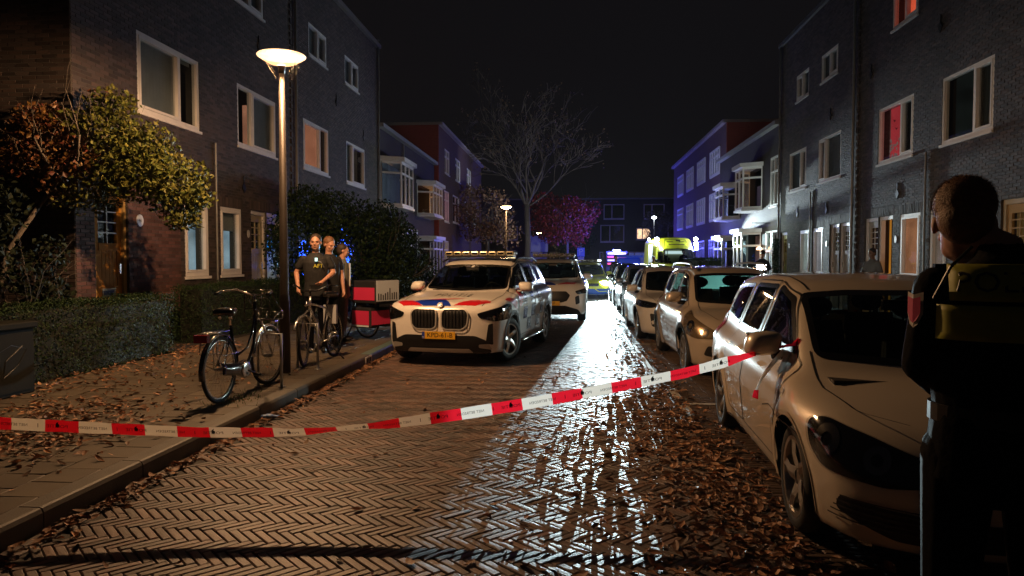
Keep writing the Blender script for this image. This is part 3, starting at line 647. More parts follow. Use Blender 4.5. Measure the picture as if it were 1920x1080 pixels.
# ================================================================ CARS (local: nose towards -Y, z up)
def smax(a, b, k):
    h = np.maximum(k-np.abs(a-b), 0)/k; return np.maximum(a, b)+h*h*k*.25
def smin(a, b, k): return -smax(-a, -b, k)
def tab(pts, sg=.03):
    x = np.linspace(pts[0][0], pts[-1][0], 600); y = np.interp(x, [p[0] for p in pts], [p[1] for p in pts])
    if sg:
        dx = x[1]-x[0]; k = np.exp(-.5*(np.arange(-40, 41)*dx/sg)**2); k /= k.sum(); y = np.convolve(np.pad(y, 40, mode='edge'), k, 'valid')
    return lambda q: np.interp(q, x, y)
class Shape:
    def __init__(s, P):
        s.P = P; s.zl = tab(P['zl'], P.get('sl', .05)); s.zc = tab(P['zc'], P.get('scb', .07)); s.nose = tab(P['nose'], .02); s.tail = tab(P['tail'], .02); s.side = tab(P['side'], .03)
    def F(s, x, y, z):
        P = s.P; L, W = P['L'], P['W']; ax = np.abs(x); q = np.clip(ax/(W/2), 0, 1.3)
        hw = W/2+s.side(z)
        hw = hw-P.get('df', .10)*np.clip((-L/2+P.get('lf', 1.0)-y)/P.get('lf', 1.0), 0, 1)**2-P.get('dr', .07)*np.clip((y-(L/2-1.0))/1.0, 0, 1)**2
        for ya in P['ax']:
            r = np.hypot(y-ya, z-P['R']); hw = hw+P.get('fl', .022)*np.exp(-((r-P['Ra']-.03)/.07)**2)
        Fs = ax-hw; Ft = z-(s.zl(y)-P.get('cr', .06)*q**2.2)
        Ff = (-L/2+P.get('pf', .30)*q**P.get('pn', 2.6)+s.nose(z))-y
        Fr_ = y-(L/2-P.get('pr', .16)*q**3-s.tail(z))
        Fb = P['gc']-z
        k = P.get('k', .10)
        low = smax(smax(smax(Fs, Ft, P.get('ks', .09)), smax(Ff, Fr_, .02), k), Fb, .05)
        if 'crease' in P:                       # swage line along the flank
            pass
        qc = np.clip(ax/.75, 0, 1.4); ym = P.get('ym', .3); t = np.clip((y-ym)/.8, -1, 1)*.5+.5
        ye = y+qc**2*(P.get('cvf', .12)*(t-1)+P.get('cvr', .07)*t)
        hc = P['wc']-P['tum']*(z-P['zb'])-P.get('ctap', .05)*np.clip((y-.6)/1.4, 0, 1)**2-P.get('ctf', .02)*np.clip((-y-.1)/1.0, 0, 1)
        cab = smax(ax-hc, z-(s.zc(ye)-P.get('crr', .045)*qc**2), P.get('kc', .11))
        cab = smax(cab, (P['zb']-.32)-z, .05)
        return smin(low, cab, P.get('kj', .045))
    def surf(s, ns=110, nr=104, nc=16):
        P = s.P; L, W, H = P['L'], P['W'], P['H']; a = L/2-.62; za = P.get('za', .60)
        t = np.linspace(0, 1, nr, endpoint=False); hx, zt, zb = W/2, H, 0.0; per = []
        tot = 2*(2*hx)+2*(zt-zb)
        for q in t*tot:
            if q < 2*hx: per.append((-hx+q, zt))
            elif q < 2*hx+(zt-zb): per.append((hx, zt-(q-2*hx)))
            elif q < 4*hx+(zt-zb): per.append((hx-(q-2*hx-(zt-zb)), zb))
            else: per.append((-hx, zb+(q-4*hx-(zt-zb))))
        per = np.array(per); rows = []
        for i in range(1, nc+1): rows.append((-L/2, (i/nc)**.8))
        ys = np.linspace(-L/2, L/2, ns+2)[1:-1]
        for y in ys: rows.append((y, 1.0))
        for i in range(nc, 0, -1): rows.append((L/2, (i/nc)**.8))
        T = []
        for y, sc2 in rows: T.append(np.stack([per[:, 0]*sc2, np.full(nr, y), za+(per[:, 1]-za)*sc2], 1))
        T = np.concatenate([[[0, -L/2, za]], *T, [[0, L/2, za]]]); O = np.zeros_like(T); O[:, 1] = np.clip(T[:, 1], -a, a); O[:, 2] = za
        D = T-O; lo = np.zeros(len(T)); hi = np.full(len(T), 2.2)
        for _ in range(26):
            m = (lo+hi)/2; p = O+D*m[:, None]; ins = s.F(p[:, 0], p[:, 1], p[:, 2]) < 0; lo = np.where(ins, m, lo); hi = np.where(ins, hi, m)
        V = O+D*((lo+hi)/2)[:, None]; nR = len(rows); f = []
        for i in range(nR-1):
            for k in range(nr): f.append((1+i*nr+k, 1+i*nr+(k+1) % nr, 1+(i+1)*nr+(k+1) % nr, 1+(i+1)*nr+k))
        for k in range(nr):
            f.append((0, 1+(k+1) % nr, 1+k)); e = 1+(nR-1)*nr; f.append((e+nr, e+k, e+(k+1) % nr))
        return V, f
    def proj(s, uv, C, D, U, Vv=(0, 0, 1), off=.003, back=1.2, far=2.6):
        uv = np.asarray(uv, float); C, D, U, Vv = map(np.array, (C, D, U, Vv)); D = D/np.linalg.norm(D); U = U/np.linalg.norm(U)
        O = C[None]+uv[:, :1]*U[None]+uv[:, 1:2]*np.array(Vv, float)[None]-D[None]*back
        t = np.full(len(O), far); done = np.zeros(len(O), bool); st = .02
        for k in range(int(far/st)):
            p = O+D[None]*(k*st); ins = s.F(p[:, 0], p[:, 1], p[:, 2]) < 0; new = ins & ~done; t[new] = k*st; done |= ins
        lo, hi = t-st, t
        for _ in range(12):
            m = (lo+hi)/2; p = O+D[None]*m[:, None]; ins = s.F(p[:, 0], p[:, 1], p[:, 2]) < 0; hi = np.where(ins, m, hi); lo = np.where(ins, lo, m)
        p = O+D[None]*hi[:, None]; e = .004; g = np.stack([s.F(p[:, 0]+e, p[:, 1], p[:, 2])-s.F(p[:, 0]-e, p[:, 1], p[:, 2]), s.F(p[:, 0], p[:, 1]+e, p[:, 2])-s.F(p[:, 0], p[:, 1]-e, p[:, 2]), s.F(p[:, 0], p[:, 1], p[:, 2]+e)-s.F(p[:, 0], p[:, 1], p[:, 2]-e)], 1)
        g /= np.linalg.norm(g, axis=1)[:, None]+1e-9
        return p+g*off
def rpoly(pts, r=.05, n=4):
    out = []; m = len(pts)
    for i in range(m):
        a, b, c = np.array(pts[i-1]), np.array(pts[i]), np.array(pts[(i+1) % m]); rr = r if len(pts[i]) < 3 else pts[i][2]; a, b, c = a[:2], b[:2], c[:2]
        la, lc = np.linalg.norm(a-b), np.linalg.norm(c-b); q = min(rr, la*.45, lc*.45); p0, p1 = b+(a-b)/la*q, b+(c-b)/lc*q
        for k in range(n+1):
            t = k/n; out.append(tuple((1-t)**2*p0+2*t*(1-t)*b+t*t*p1))
    return out
def gridpoly(poly, res=.04):
    bm = bmesh.new(); bm.faces.new([bm.verts.new((x, y, 0)) for x, y in poly]); P = np.array(poly)
    for ax in (0, 1):
        lo, hi = P[:, ax].min(), P[:, ax].max(); n = int((hi-lo)/res)
        for k in range(1, n+1):
            co = [0, 0, 0]; no = [0, 0, 0]; co[ax] = lo+(hi-lo)*k/(n+1); no[ax] = 1
            bmesh.ops.bisect_plane(bm, geom=bm.verts[:]+bm.edges[:]+bm.faces[:], plane_co=co, plane_no=no)
    bmesh.ops.triangulate(bm, faces=[f for f in bm.faces if len(f.verts) > 4])
    bm.verts.index_update(); v = [(q.co.x, q.co.y) for q in bm.verts]; f = [tuple(q.index for q in t.verts) for t in bm.faces]; bm.free(); return v, f
def ribbonpoly(poly, wd, closed=True, outward=0.0):
    """strip along a polygon's edge, wd wide towards its inside"""
    P = np.array(poly); m = len(P); area = 0.5*np.sum(P[:, 0]*np.roll(P[:, 1], -1)-np.roll(P[:, 0], -1)*P[:, 1]) if closed else 1
    dense = []
    for i in range(m if closed else m-1):
        a, b = P[i], P[(i+1) % m]; n = max(1, int(np.linalg.norm(b-a)/.04))
        for k in range(n): dense.append(a+(b-a)*k/n)
    if not closed: dense.append(P[-1])
    D = np.array(dense); M_ = len(D)
    if closed: t = np.roll(D, -1, 0)-np.roll(D, 1, 0)
    else: t = np.gradient(D, axis=0)
    t /= np.linalg.norm(t, axis=1)[:, None]+1e-9; nrm = np.stack([-t[:, 1], t[:, 0]], 1)*(1 if area > 0 else -1)
    rows = [D-nrm*outward, D+nrm*(wd-outward)*.5-nrm*outward*.5, D+nrm*(wd-outward)]
    v = np.concatenate(rows); f = []
    for r in range(2):
        for i in range(M_ if closed else M_-1):
            j = (i+1) % M_; f.append((r*M_+i, r*M_+j, (r+1)*M_+j, (r+1)*M_+i))
    return v, f
def inpoly(P, poly):
    x, y = P[:, 0], P[:, 1]; c = np.zeros(len(P), bool); n = len(poly)
    for i in range(n):
        (x1, y1), (x2, y2) = poly[i], poly[i-1]
        k = ((y1 > y) != (y2 > y)) & (x < (x2-x1)*(y-y1)/(y2-y1+1e-12)+x1); c ^= k
    return c
VIEW = {'L': ((0, 0, 0), (1, 0, 0), (0, 1, 0)), 'F': ((0, -2.0, 0), (0, 1, 0), (1, 0, 0)), 'B': ((0, 2.0, 0), (0, -1, 0), (1, 0, 0))}
def view(P, kind):
    L = P['L']
    if kind == 'L': return dict(C=(-1.2, 0, 0), D=(1, 0, 0), U=(0, 1, 0))
    if kind == 'F': return dict(C=(0, -L/2, 0), D=(0, 1, 0), U=(1, 0, 0), far=4.0)
    if kind == 'B': return dict(C=(0, L/2, 0), D=(0, -1, 0), U=(1, 0, 0), far=4.0)
    if kind == 'T': return dict(C=(0, 0, 2.2), D=(0, 0, -1), U=(1, 0, 0), Vv=(0, 1, 0))
    if kind == 'C': a = R(P.get('hla', 35)); return dict(C=(-P['W']/2+.12, -L/2+.12, 0), D=(math.sin(a), math.cos(a), 0), U=(math.cos(a), -math.sin(a), 0))
def wheelmesh(R_, w_, rim_r, spokes, style='double'):
    t = MB(); h = w_/2
    t.lathe([(rim_r, -h*.85), (rim_r+.02, -h), (R_-.03, -h), (R_-.006, -h*.72), (R_, -h*.4), (R_, h*.4), (R_-.006, h*.72), (R_-.03, h), (rim_r+.02, h), (rim_r, h*.85)], 40, 'X', caps=False)
    m = MB(); m.lathe([(rim_r+.004, -h*.9), (rim_r+.012, -h*.97), (rim_r-.012, -h*.95), (rim_r-.022, -h*.5), (rim_r-.03, h*.6)], 36, 'X', caps=False)
    m.lathe([(.001, -h*.68), (.045, -h*.68), (.055, -h*.5), (.06, -h*.1)], 18, 'X')
    for k in range(spokes):
        a0 = 2*math.pi*k/spokes
        for da in ((-.16, .16) if style == 'double' else (0,)):
            wr_, wt = (.016, .014) if style == 'double' else (.036, .026 if style == 'five' else .03)
            pts = [(.045, a0+da*.5, -h*.62), (rim_r*.55, a0+da*.8, -h*.78), (rim_r-.01, a0+da*1.05+(.10 if style == 'five' else 0), -h*.80)]
            vs = []
            for r_, a_, hh in pts:
                ww_ = wr_*(1.25 if r_ < .06 else 1); c_, s_ = math.cos(a_), math.sin(a_)
                for sx, sh in ((-1, -.004), (0, -.016), (1, -.004), (0, .02)): vs.append((hh+sh, r_*c_-s_*ww_*sx, r_*s_+c_*ww_*sx))
            fs = []
            for i in range(2):
                for q in range(4): fs.append((i*4+q, i*4+(q+1) % 4, (i+1)*4+(q+1) % 4, (i+1)*4+q))
            m.add(vs, fs)
    d = MB(); d.lathe([(.001, h*.1), (rim_r*.55, h*.12), (rim_r*.55, h*.2)], 30, 'X')
    return mesh('tyre', t.v, t.f, m_rubber, True), mesh('rim', m.v, m.f, m_rim, False), mesh('brake_disc', d.v, d.f, M('brake steel', (.05, .05, .05), .5, .6))
def make_car(P, name, loc, rz, label, cat, paint, group=None, detail=1.0, steer=0, wheelm=None, rimm=None):
    S = Shape(P); root = empty(name, loc, rz, label, cat, group); L, W = P['L'], P['W']
    V, f = S.surf(int(120*detail), int(108*detail)//4*4, int(16*detail)); Ra = P['Ra']; zc_ = P['R']
    for ya in P['ax']:
        r = np.hypot(V[:, 1]-ya, V[:, 2]-zc_); m = (np.abs(V[:, 0]) > W*.30) & (np.abs(r-Ra) < .024/detail) & (r > .01)
        sc2 = Ra/r[m]; V[m, 1] = ya+(V[m, 1]-ya)*sc2; V[m, 2] = zc_+(V[m, 2]-zc_)*sc2
    fa = np.array([q if len(q) == 4 else (*q, q[2]) for q in f]); cen = V[fa].mean(1)
    kill = np.zeros(len(fa), bool)
    for ya in P['ax']:
        r = np.hypot(V[:, 1]-ya, V[:, 2]-zc_); kill |= (np.hypot(cen[:, 1]-ya, cen[:, 2]-zc_) < Ra-.004) & (np.abs(cen[:, 0]) > W*.30)
    wins = [('side_window', 'L', p) for p in P['sw']]+[('windscreen', 'F', P['ws']), ('rear_window', 'B', P['rw'])]
    for nm, vw, poly in wins:
        if nm == 'rear_window' and P.get('norear'): continue
        pr = rpoly(poly, .06); pc = np.mean(pr, 0); ins = [tuple(pc+(np.array(q)-pc)*(1-.022/max(.1, np.linalg.norm(np.array(q)-pc)))) for q in pr]
        if vw == 'L': kill |= inpoly(cen[:, [1, 2]], ins) & (np.abs(cen[:, 0]) > .45)
        elif vw == 'F': kill |= inpoly(cen[:, [0, 2]], ins) & (cen[:, 1] < P.get('ym', .3)) & (cen[:, 2] > P['zb']-.1)
        else: kill |= inpoly(cen[:, [0, 2]], ins) & (cen[:, 1] > .8)
    keep = [q for q, k in zip(f, kill) if not k]
    body = inst('body', mesh('body', V, keep, paint, True), (0, 0, 0), root)
    def pan(nm, poly, vw, mat, off=.003, r=.03, sides=(1, -1), parent=root, res=.04, wd=None, raw=None, closed=True, lab=None, smooth=True):
        poly = [tuple(map(float, q)) for q in poly]
        if raw is not None: v, ff = raw
        elif wd: v, ff = ribbonpoly(rpoly(poly, r) if r else poly, wd, closed)
        else: v, ff = gridpoly(rpoly(poly, r) if r else poly, res)
        p3 = S.proj(v, off=off, **view(P, vw)); out = []
        for sd in sides:
            q = p3*np.array([sd, 1, 1]); o = inst(nm, mesh(nm, q, ff if sd == 1 else [t[::-1] for t in ff], mat, smooth), (0, 0, 0), parent)
            if lab: o['label'] = lab
            out.append(o)
        return out
    S.pan = pan
    for nm, vw, poly in wins:
        sd = (1, -1) if vw == 'L' else (1,)
        gs = pan(nm, poly, vw, P['rwmat'] if (nm == 'rear_window' and 'rwmat' in P) else m_cab if not (nm == 'rear_window' and P.get('norear')) else m_seal, .002, .06, sd)
        pan('window_seal', poly, vw, m_seal, .0045, .06, sd, wd=P.get('seal', .034))
    zb_ = P['zb']
    for d in P.get('doors', ()):
        zc0 = zb_+.018; dp = rpoly(d, .05); cl = []
        for i in range(len(dp)):
            a, b = dp[i-1], dp[i]
            if (a[1] <= zc0) != (b[1] <= zc0): t = (zc0-a[1])/(b[1]-a[1]); cl.append((a[0]+(b[0]-a[0])*t, zc0))
            if b[1] <= zc0: cl.append(b)
        pan('door', cl, 'L', paint, .0035, 0)
        pan('door_gap', d, 'L', m_black, .0042, .05, wd=.009)
    for h in P.get('handles', ()):
        pan('door_handle', [(h[0]-.09, h[1]-.012), (h[0]+.09, h[1]-.008), (h[0]+.09, h[1]+.018), (h[0]-.09, h[1]+.014)], 'L', P.get('hmat', paint), .032, .012, smooth=False)
    for hd in P.get('hood', ()): pan('bonnet_gap', hd, 'T', m_black, .0035, 0, (1, -1), wd=.009, closed=False)
    # wheel wells, trims and wheels
    trim = P.get('arch', None)
    for ya in P['ax']:
        m2 = MB(); n = 22
        for sd in (-1, 1):
            v = []
            for k in range(n+1):
                a = math.pi*(-.12+1.24*k/n)
                for xx in (W/2-.075, W/2-.36): v.append((sd*xx, ya+math.cos(a)*(Ra-.001), zc_+math.sin(a)*(Ra-.001)))
            v.append((sd*(W/2-.36), ya, zc_)); ff = [(2*k, 2*k+1, 2*k+3, 2*k+2) for k in range(n)]+[(2*k+1, 2*k+3, 2*n+2) for k in range(n)]
            m2.add(v, ff)
        obj('wheel_well', m2, m_black, root)
        ang = [R(-14)+R(208)*k/30 for k in range(31)]
        outer = [(ya+math.cos(a)*(Ra+(trim or .018)), zc_+math.sin(a)*(Ra+(trim or .018))) for a in ang]; inner = [(ya+math.cos(a)*(Ra-.012), zc_+math.sin(a)*(Ra-.012)) for a in ang]
        vv = np.array(outer+[((o[0]+i[0])/2, (o[1]+i[1])/2) for o, i in zip(outer, inner)]+inner); N_ = 31; ff = [(r*N_+i, r*N_+i+1, (r+1)*N_+i+1, (r+1)*N_+i) for r in range(2) for i in range(N_-1)]
        ok = vv[:, 1] > P['gc']+.02
        ff = [q for q in ff if all(ok[list(q)])]
        pan('wheel_arch', None or [(0, 0), (1, 0), (1, 1)], 'L', m_black if trim else paint, .010 if trim else .006, 0, raw=(vv, ff))
    wm = wheelm or wheelmesh(P['R'], P.get('tw', .205), P.get('rim', .21), P.get('spokes', 5), P.get('sty', 'double'))
    for i, ya in enumerate(P['ax']):
        for sd in (-1, 1):
            x = sd*(W/2-P.get('tw', .205)/2-P.get('inset', .025)); rot = (0, 0, (math.pi if sd > 0 else 0)+(steer if i == 0 else 0))
            t = inst('wheel', wm[0], (x, ya, zc_), root, rot); r_ = inst('rim', wm[1], (0, 0, 0), t)
            if len(wm) > 2: inst('brake_disc', wm[2], (0, 0, 0), t)
    # cabin
    zb = P['zb']; yd = P['dash']; m2 = MB(); m2.box(-W*.39, W*.39, yd, yd+.32, zb-.32, zb-.03); m2.box(-W*.36, W*.36, yd-.35, yd+.05, zb-.3, zb-.055); obj('dashboard', m2, m_black, root)
    m2 = MB(); wc0 = (W*.2, yd+.40, zb-.07)
    ring = [(wc0[0]+.18*math.cos(a), wc0[1]-.06*math.sin(a), wc0[2]+.18*math.sin(a)) for a in [2*math.pi*k/20 for k in range(20)]]; m2.tube(ring, .014, 6, True)
    m2.tube([(wc0[0]-.17, wc0[1], wc0[2]), (wc0[0]+.17, wc0[1], wc0[2])], .012, 6); m2.tube([(wc0[0], wc0[1]+.02, wc0[2]), (wc0[0], wc0[1]-.25, wc0[2]-.1)], .03, 8); obj('steering_wheel', m2, m_black, root)
    for ry in ([yd+.95, yd+1.85] if not P.get('van') else [yd+.85]):
        for sx in (-W*.2, W*.2):
            m2 = MB(); m2.prism([(sx-.24, ry-.5), (sx+.24, ry-.5), (sx+.24, ry), (sx-.24, ry)], zb-.50, zb-.36)
            a = [(sx-.24, ry-.06, zb-.45), (sx+.24, ry-.06, zb-.45), (sx+.25, ry+.08, zb-.45), (sx-.25, ry+.08, zb-.45), (sx-.19, ry+.10, zb+.19), (sx+.19, ry+.10, zb+.19), (sx+.18, ry+.19, zb+.17), (sx-.18, ry+.19, zb+.17)]
            m2.add(a, [(0,3,2,1),(4,5,6,7),(0,1,5,4),(1,2,6,5),(2,3,7,6),(3,0,4,7)]); st = obj('seat', m2, m_seat, root)
            m2 = MB(); m2.ell((sx, ry+.16, zb+.29), (.14, .055, .09), 14, 8); m2.tube([(sx-.05, ry+.15, zb+.16), (sx-.05, ry+.16, zb+.25)], .006, 6); m2.tube([(sx+.05, ry+.15, zb+.16), (sx+.05, ry+.16, zb+.25)], .006, 6); obj('headrest', m2, m_seat, st, smooth=True)
    m2 = MB(); m2.box(-W*.40, W*.40, -L/2+.9, L/2-.4, P['gc']+.03, P['gc']+.06); obj('underbody', m2, m_black, root)
    m2 = MB(); yr = P.get('mirror_y', yd+.28); m2.box(-.11, .11, yr+.1, yr+.13, P['H']-.24, P['H']-.17); obj('rear_view_mirror', m2, m_black, root)
    # door mirrors
    my, mz, mx = P['mir']
    for sd in (-1, 1):
        m2 = MB(); c = (sd*(mx+.10), my, mz); v = []; ff = []
        for j, (yy, sx, sz) in enumerate(((-.10, .035, .022), (-.085, .085, .055), (-.04, .112, .078), (.01, .118, .083), (.04, .115, .08))):
            for k in range(16):
                a = 2*math.pi*k/16; cx_, sz_ = math.cos(a), math.sin(a); ex = abs(cx_)**.6*(1 if cx_ > 0 else -1); ez = abs(sz_)**.6*(1 if sz_ > 0 else -1)
                v.append((c[0]+ex*sx-sd*.02*ez, c[1]+yy+.25*sd*ex*sx*0, c[2]+ez*sz))
        for j in range(4):
            for k in range(16): ff.append((j*16+k, j*16+(k+1) % 16, (j+1)*16+(k+1) % 16, (j+1)*16+k))
        ff.append(tuple(range(16))[::-1]); m2.add(v, ff)
        o = obj('mirror', m2, P.get('mirmat', paint), root, smooth=True)
        m2 = MB(); m2.box(c[0]-.105, c[0]+.105, my+.038, my+.044, mz-.07, mz+.07); obj('mirror_glass', m2, m_chrome, o)
        m2 = MB(); m2.tube([(sd*(mx-.06), my+.01, mz-.08), (sd*(mx+.04), my-.01, mz-.075)], [.035, .03], 8); obj('mirror_foot', m2, m_black, o)
    return root, S, body
def plate_on(S, root, txt, z, w_=.52, h_=.11, size=.092, x=0):
    P = S.P; y0 = float(S.proj([(x, z)], off=0, **view(P, 'F'))[0][1])-.025; mb = MB(); mb.box(x-w_/2, x+w_/2, y0, y0+.012, z-h_/2, z+h_/2)
    o = obj('number_plate', mb, m_plateY, root); mb = MB(); mb.box(x-w_/2, x-w_/2+.042, y0-.001, y0, z-h_/2+.003, z+h_/2-.003); obj('blue_band', mb, m_blueP, o)
    textobj(txt, size, m_black, o, (x+.02, y0-.002, z), (1, 0, 0), (0, 0, 1)); textobj('NL', .028, M('white letters', (.8, .8, .8), .5), o, (x-w_/2+.021, y0-.0022, z-.03), (1, 0, 0), (0, 0, 1)); return o
m_plateY = M('yellow number plate', (.78, .42, .03), .45); m_blueP = M('blue plate band', (.03, .06, .35), .4)
m_red = M('police red foil', (.62, .012, .02), .3, coat=.6); m_blue = M('police blue foil', (.01, .04, .36), .3, coat=.6)
def paintm(name, c, metal=0, rough=.3, coat=1, flake=0): return M(name, c, rough, metal, .03, 2, coat=coat)
m_satin = M('satin silver trim', (.50, .48, .45), .35, .3)
m_lens = glassmat('clear lens', (.75, .75, .75), .10, .05)
m_hlin = M('headlight inside', (.10, .10, .10), .25, .6); m_refl = M('reflector', (.32, .31, .30), .16, 1)
def headlight(S, root, poly, dark, bulbs, vw='C', lens=True, label=None):
    hs = S.pan('headlight', poly, vw, dark, .004, .05, res=.03)
    if lens: 
        for i, q in enumerate(S.pan('lens', poly, vw, m_lens, .016, .05, parent=hs[0], sides=(1,), res=.03)): pass
        S.pan('lens', poly, vw, m_lens, .016, .05, parent=hs[1], sides=(-1,), res=.03)
    for k, (bx, bz, br) in enumerate(bulbs):
        n = 16; pl_ = [(bx+br*math.cos(2*math.pi*i/n), bz+br*math.sin(2*math.pi*i/n)) for i in range(n)]
        for i, sd in enumerate((1, -1)): S.pan('reflector', pl_, vw, m_refl, .009, 0, parent=hs[i], sides=(sd,), wd=br*.55)
    return hs
CB = lambda z: [(z-.5, -.10), (z-.35, -.035), (z-.15, -.005), (z-.02, -.012), (z+.08, -.05), (z+.3, -.12)]

# ---- silver estate in the right foreground
PA = dict(L=4.51, W=1.76, H=1.50, ax=(-1.35, 1.352), R=.318, Ra=.372, gc=.17, wc=.765, tum=.34, zb=.95, dash=-1.02,
    zl=[(-2.3,.66),(-2.15,.70),(-1.95,.78),(-1.7,.85),(-1.3,.915),(-.9,.95),(0,.965),(1.6,.99),(2.3,.98)], sl=.07,
    zc=[(-2.3,.1),(-1.75,.6),(-1.40,.86),(-.62,1.335),(-.25,1.45),(.15,1.495),(.7,1.50),(1.3,1.485),(1.85,1.445),(2.02,1.33),(2.18,1.0),(2.3,.4)],
    nose=[(.1,.10),(.25,.03),(.45,.0),(.55,.01),(.66,.06),(.78,.16)], tail=[(.2,.08),(.5,0),(.8,.03),(1.1,.1)],
    side=[(.15,-.07),(.30,-.035),(.55,-.004),(.70,0),(.84,-.022),(.95,-.055),(1.1,-.11)], df=.13, lf=1.1, pf=.42, pn=2.8, cr=.07, fl=.024, ks=.12,
    sw=[[(-.93,.985),(-.40,1.33),(-.02,1.405),(.02,1.40),(.10,.995)], [(.17,.998),(.09,1.41),(.82,1.40),(.98,1.005)], [(1.06,1.01),(.92,1.395),(1.5,1.365),(1.70,1.29),(1.92,1.05)]],
    ws=[(-.655,.985),(0,.955),(.655,.985),(.585,1.36),(.3,1.385),(-.3,1.385),(-.585,1.36)], rw=[(-.58,1.03),(.58,1.03),(.52,1.36),(-.52,1.36)],
    doors=[[(-1.02,.30),(-1.06,.93),(-.93,.985),(-.42,1.35),(.10,1.44),(.14,.98),(.20,.30)], [(.22,.30),(.16,.98),(.10,1.44),(.84,1.43),(1.02,1.0),(.98,.72),(.90,.50),(.86,.30)]],
    handles=[(.02,.83),(.86,.85)], hood=[[(.66,-.98),(.70,-1.4),(.62,-1.85),(.50,-2.10)]], mir=(-.72,1.035,.80), rim=.225, spokes=5, sty='five', hla=38)
p_a = M('champagne silver paint', (.62, .54, .43), .38, .12, .04, 2, coat=1)
carA, SA, bA = make_car(PA, 'parked_car', (2.225, 5.66, 0), R(-2.6), 'silver beige estate car nearest the camera with barrier tape tied to its mirror', 'car', p_a, detail=1.35)
m_dhl = M('smoked headlight', (.012, .012, .014), .12)
headlight(SA, carA, [(-.34,.60),(-.24,.515),(.10,.49),(.38,.53),(.36,.61),(0,.71),(-.26,.765),(-.38,.73)], m_dhl, [(-.22,.66,.075), (.05,.61,.065)])
SA.pan('bumper_gap', [(-1.02,.60),(-.90,.64),(-.70,.615),(-.46,.60)], 'C', m_black, .004, 0, wd=.008, closed=False)
SA.pan('lower_grille', [(-.16,.33),(.14,.235),(.62,.235),(.62,.37),(.10,.39),(-.13,.41)], 'C', m_black, .005, .04)
for k in range(5): SA.pan('grille_bar', [(-.2+k*.02,.29+k*.028),(.5,.27+k*.03),(.5,.278+k*.03),(-.2+k*.02,.298+k*.028)], 'C', M('dark grey plastic', (.04,.04,.04), .4), .014, 0, sides=(1,))
SA.pan('grille', [(-.36,.58),(.36,.58),(.40,.66),(-.40,.66)], 'F', m_black, .004, .03, (1,)); SA.pan('grille_bar', [(-.40,.62),(.40,.62),(.40,.642),(-.40,.642)], 'F', m_chrome, .012, 0, (1,))
SA.pan('sill_trim', [(-.93,.205),(.95,.215),(.95,.228),(-.93,.218)], 'L', m_chrome, .008, 0)
SA.pan('fender_repeater', [(-1.16,.77),(-1.07,.775),(-1.075,.80),(-1.15,.80)], 'L', M('clear repeater', (.5,.42,.3), .2), .006, .01)
SA.pan('roof_gutter', [(.52,-.35),(.53,.5),(.50,1.8)], 'T', m_black, .004, 0, wd=.012, closed=False)
SA.pan('tail_light', [(1.78,.78),(2.10,.80),(2.12,1.08),(1.96,1.08),(1.82,.95)], 'L', M('red tail light', (.3,.01,.01), .2), .006, .04)

# ---- gold-silver estate behind it
m_wet = glassmat('wet misted rear glass', (.35, .75, .70), .02)
n_ = m_wet.node_tree.nodes; tl_ = n_.new('ShaderNodeBsdfTranslucent'); tl_.inputs[0].default_value = (.45, .95, .88, 1); ms_ = n_.new('ShaderNodeMixShader'); ms_.inputs[0].default_value = .75
for l_ in list(m_wet.node_tree.links):
    if l_.to_node.name == 'Material Output': src_ = l_.from_socket
m_wet.node_tree.links.new(src_, ms_.inputs[1]); m_wet.node_tree.links.new(tl_.outputs[0], ms_.inputs[2]); m_wet.node_tree.links.new(ms_.outputs[0], n_['Material Output'].inputs[0])
PB = dict(PA); PB.update(rwmat=m_wet, L=4.16, W=1.76, H=1.53, ax=(-1.20, 1.34), R=.308, Ra=.362, gc=.17, wc=.745, tum=.32, zb=.95, dash=-.85,
    zl=[(-2.1,.66),(-1.98,.73),(-1.75,.83),(-1.4,.91),(-1.0,.96),(0,.98),(1.5,1.0),(2.1,.98)],
    zc=[(-2.1,.1),(-1.6,.62),(-1.28,.88),(-.50,1.37),(-.1,1.47),(.4,1.50),(1.2,1.49),(1.72,1.45),(1.9,1.33),(2.03,1.0),(2.1,.4)],
    nose=[(.1,.10),(.25,.02),(.45,.0),(.58,.03),(.70,.10),(.82,.2)],
    sw=[[(-.82,.99),(-.28,1.34),(.05,1.40),(.09,.995)], [(.17,.998),(.12,1.41),(.72,1.405),(.86,1.005)], [(.95,1.01),(.82,1.395),(1.4,1.36),(1.68,1.06)]],
    ws=[(-.64,.99),(0,.96),(.64,.99),(.56,1.37),(.28,1.395),(-.28,1.395),(-.56,1.37)], rw=[(-.56,1.03),(.56,1.03),(.50,1.38),(-.50,1.38)],
    doors=[[(-.92,.30),(-.95,.93),(-.82,.99),(-.30,1.36),(.08,1.44),(.12,.98),(.16,.30)], [(.18,.30),(.14,.98),(.09,1.44),(.75,1.43),(.92,1.0),(.85,.68),(.76,.45),(.72,.30)]],
    handles=[(-.02,.83),(.72,.85)], hood=[[(.60,-.9),(.62,-1.3),(.52,-1.7),(.36,-1.98)]], mir=(-.60,1.045,.79), rim=.22, spokes=9, sty='single', arch=.05, hla=38)
p_b = M('warm silver paint', (.46, .39, .31), .34, .25, .04, 2, coat=1)
carB, SB, bB = make_car(PB, 'parked_car', (2.40, 11.52, 0), R(1.2), 'gold silver estate with grey wheel-arch trim behind the nearest car', 'car', p_b, detail=1.1)
headlight(SB, carB, [(-.50,.80),(-.40,.60),(-.15,.545),(.22,.56),(.12,.66),(-.22,.80),(-.46,.895)], M('amber headlight inside', (.30,.22,.13), .25, .5), [(-.28,.70,.075), (-.02,.63,.06)])
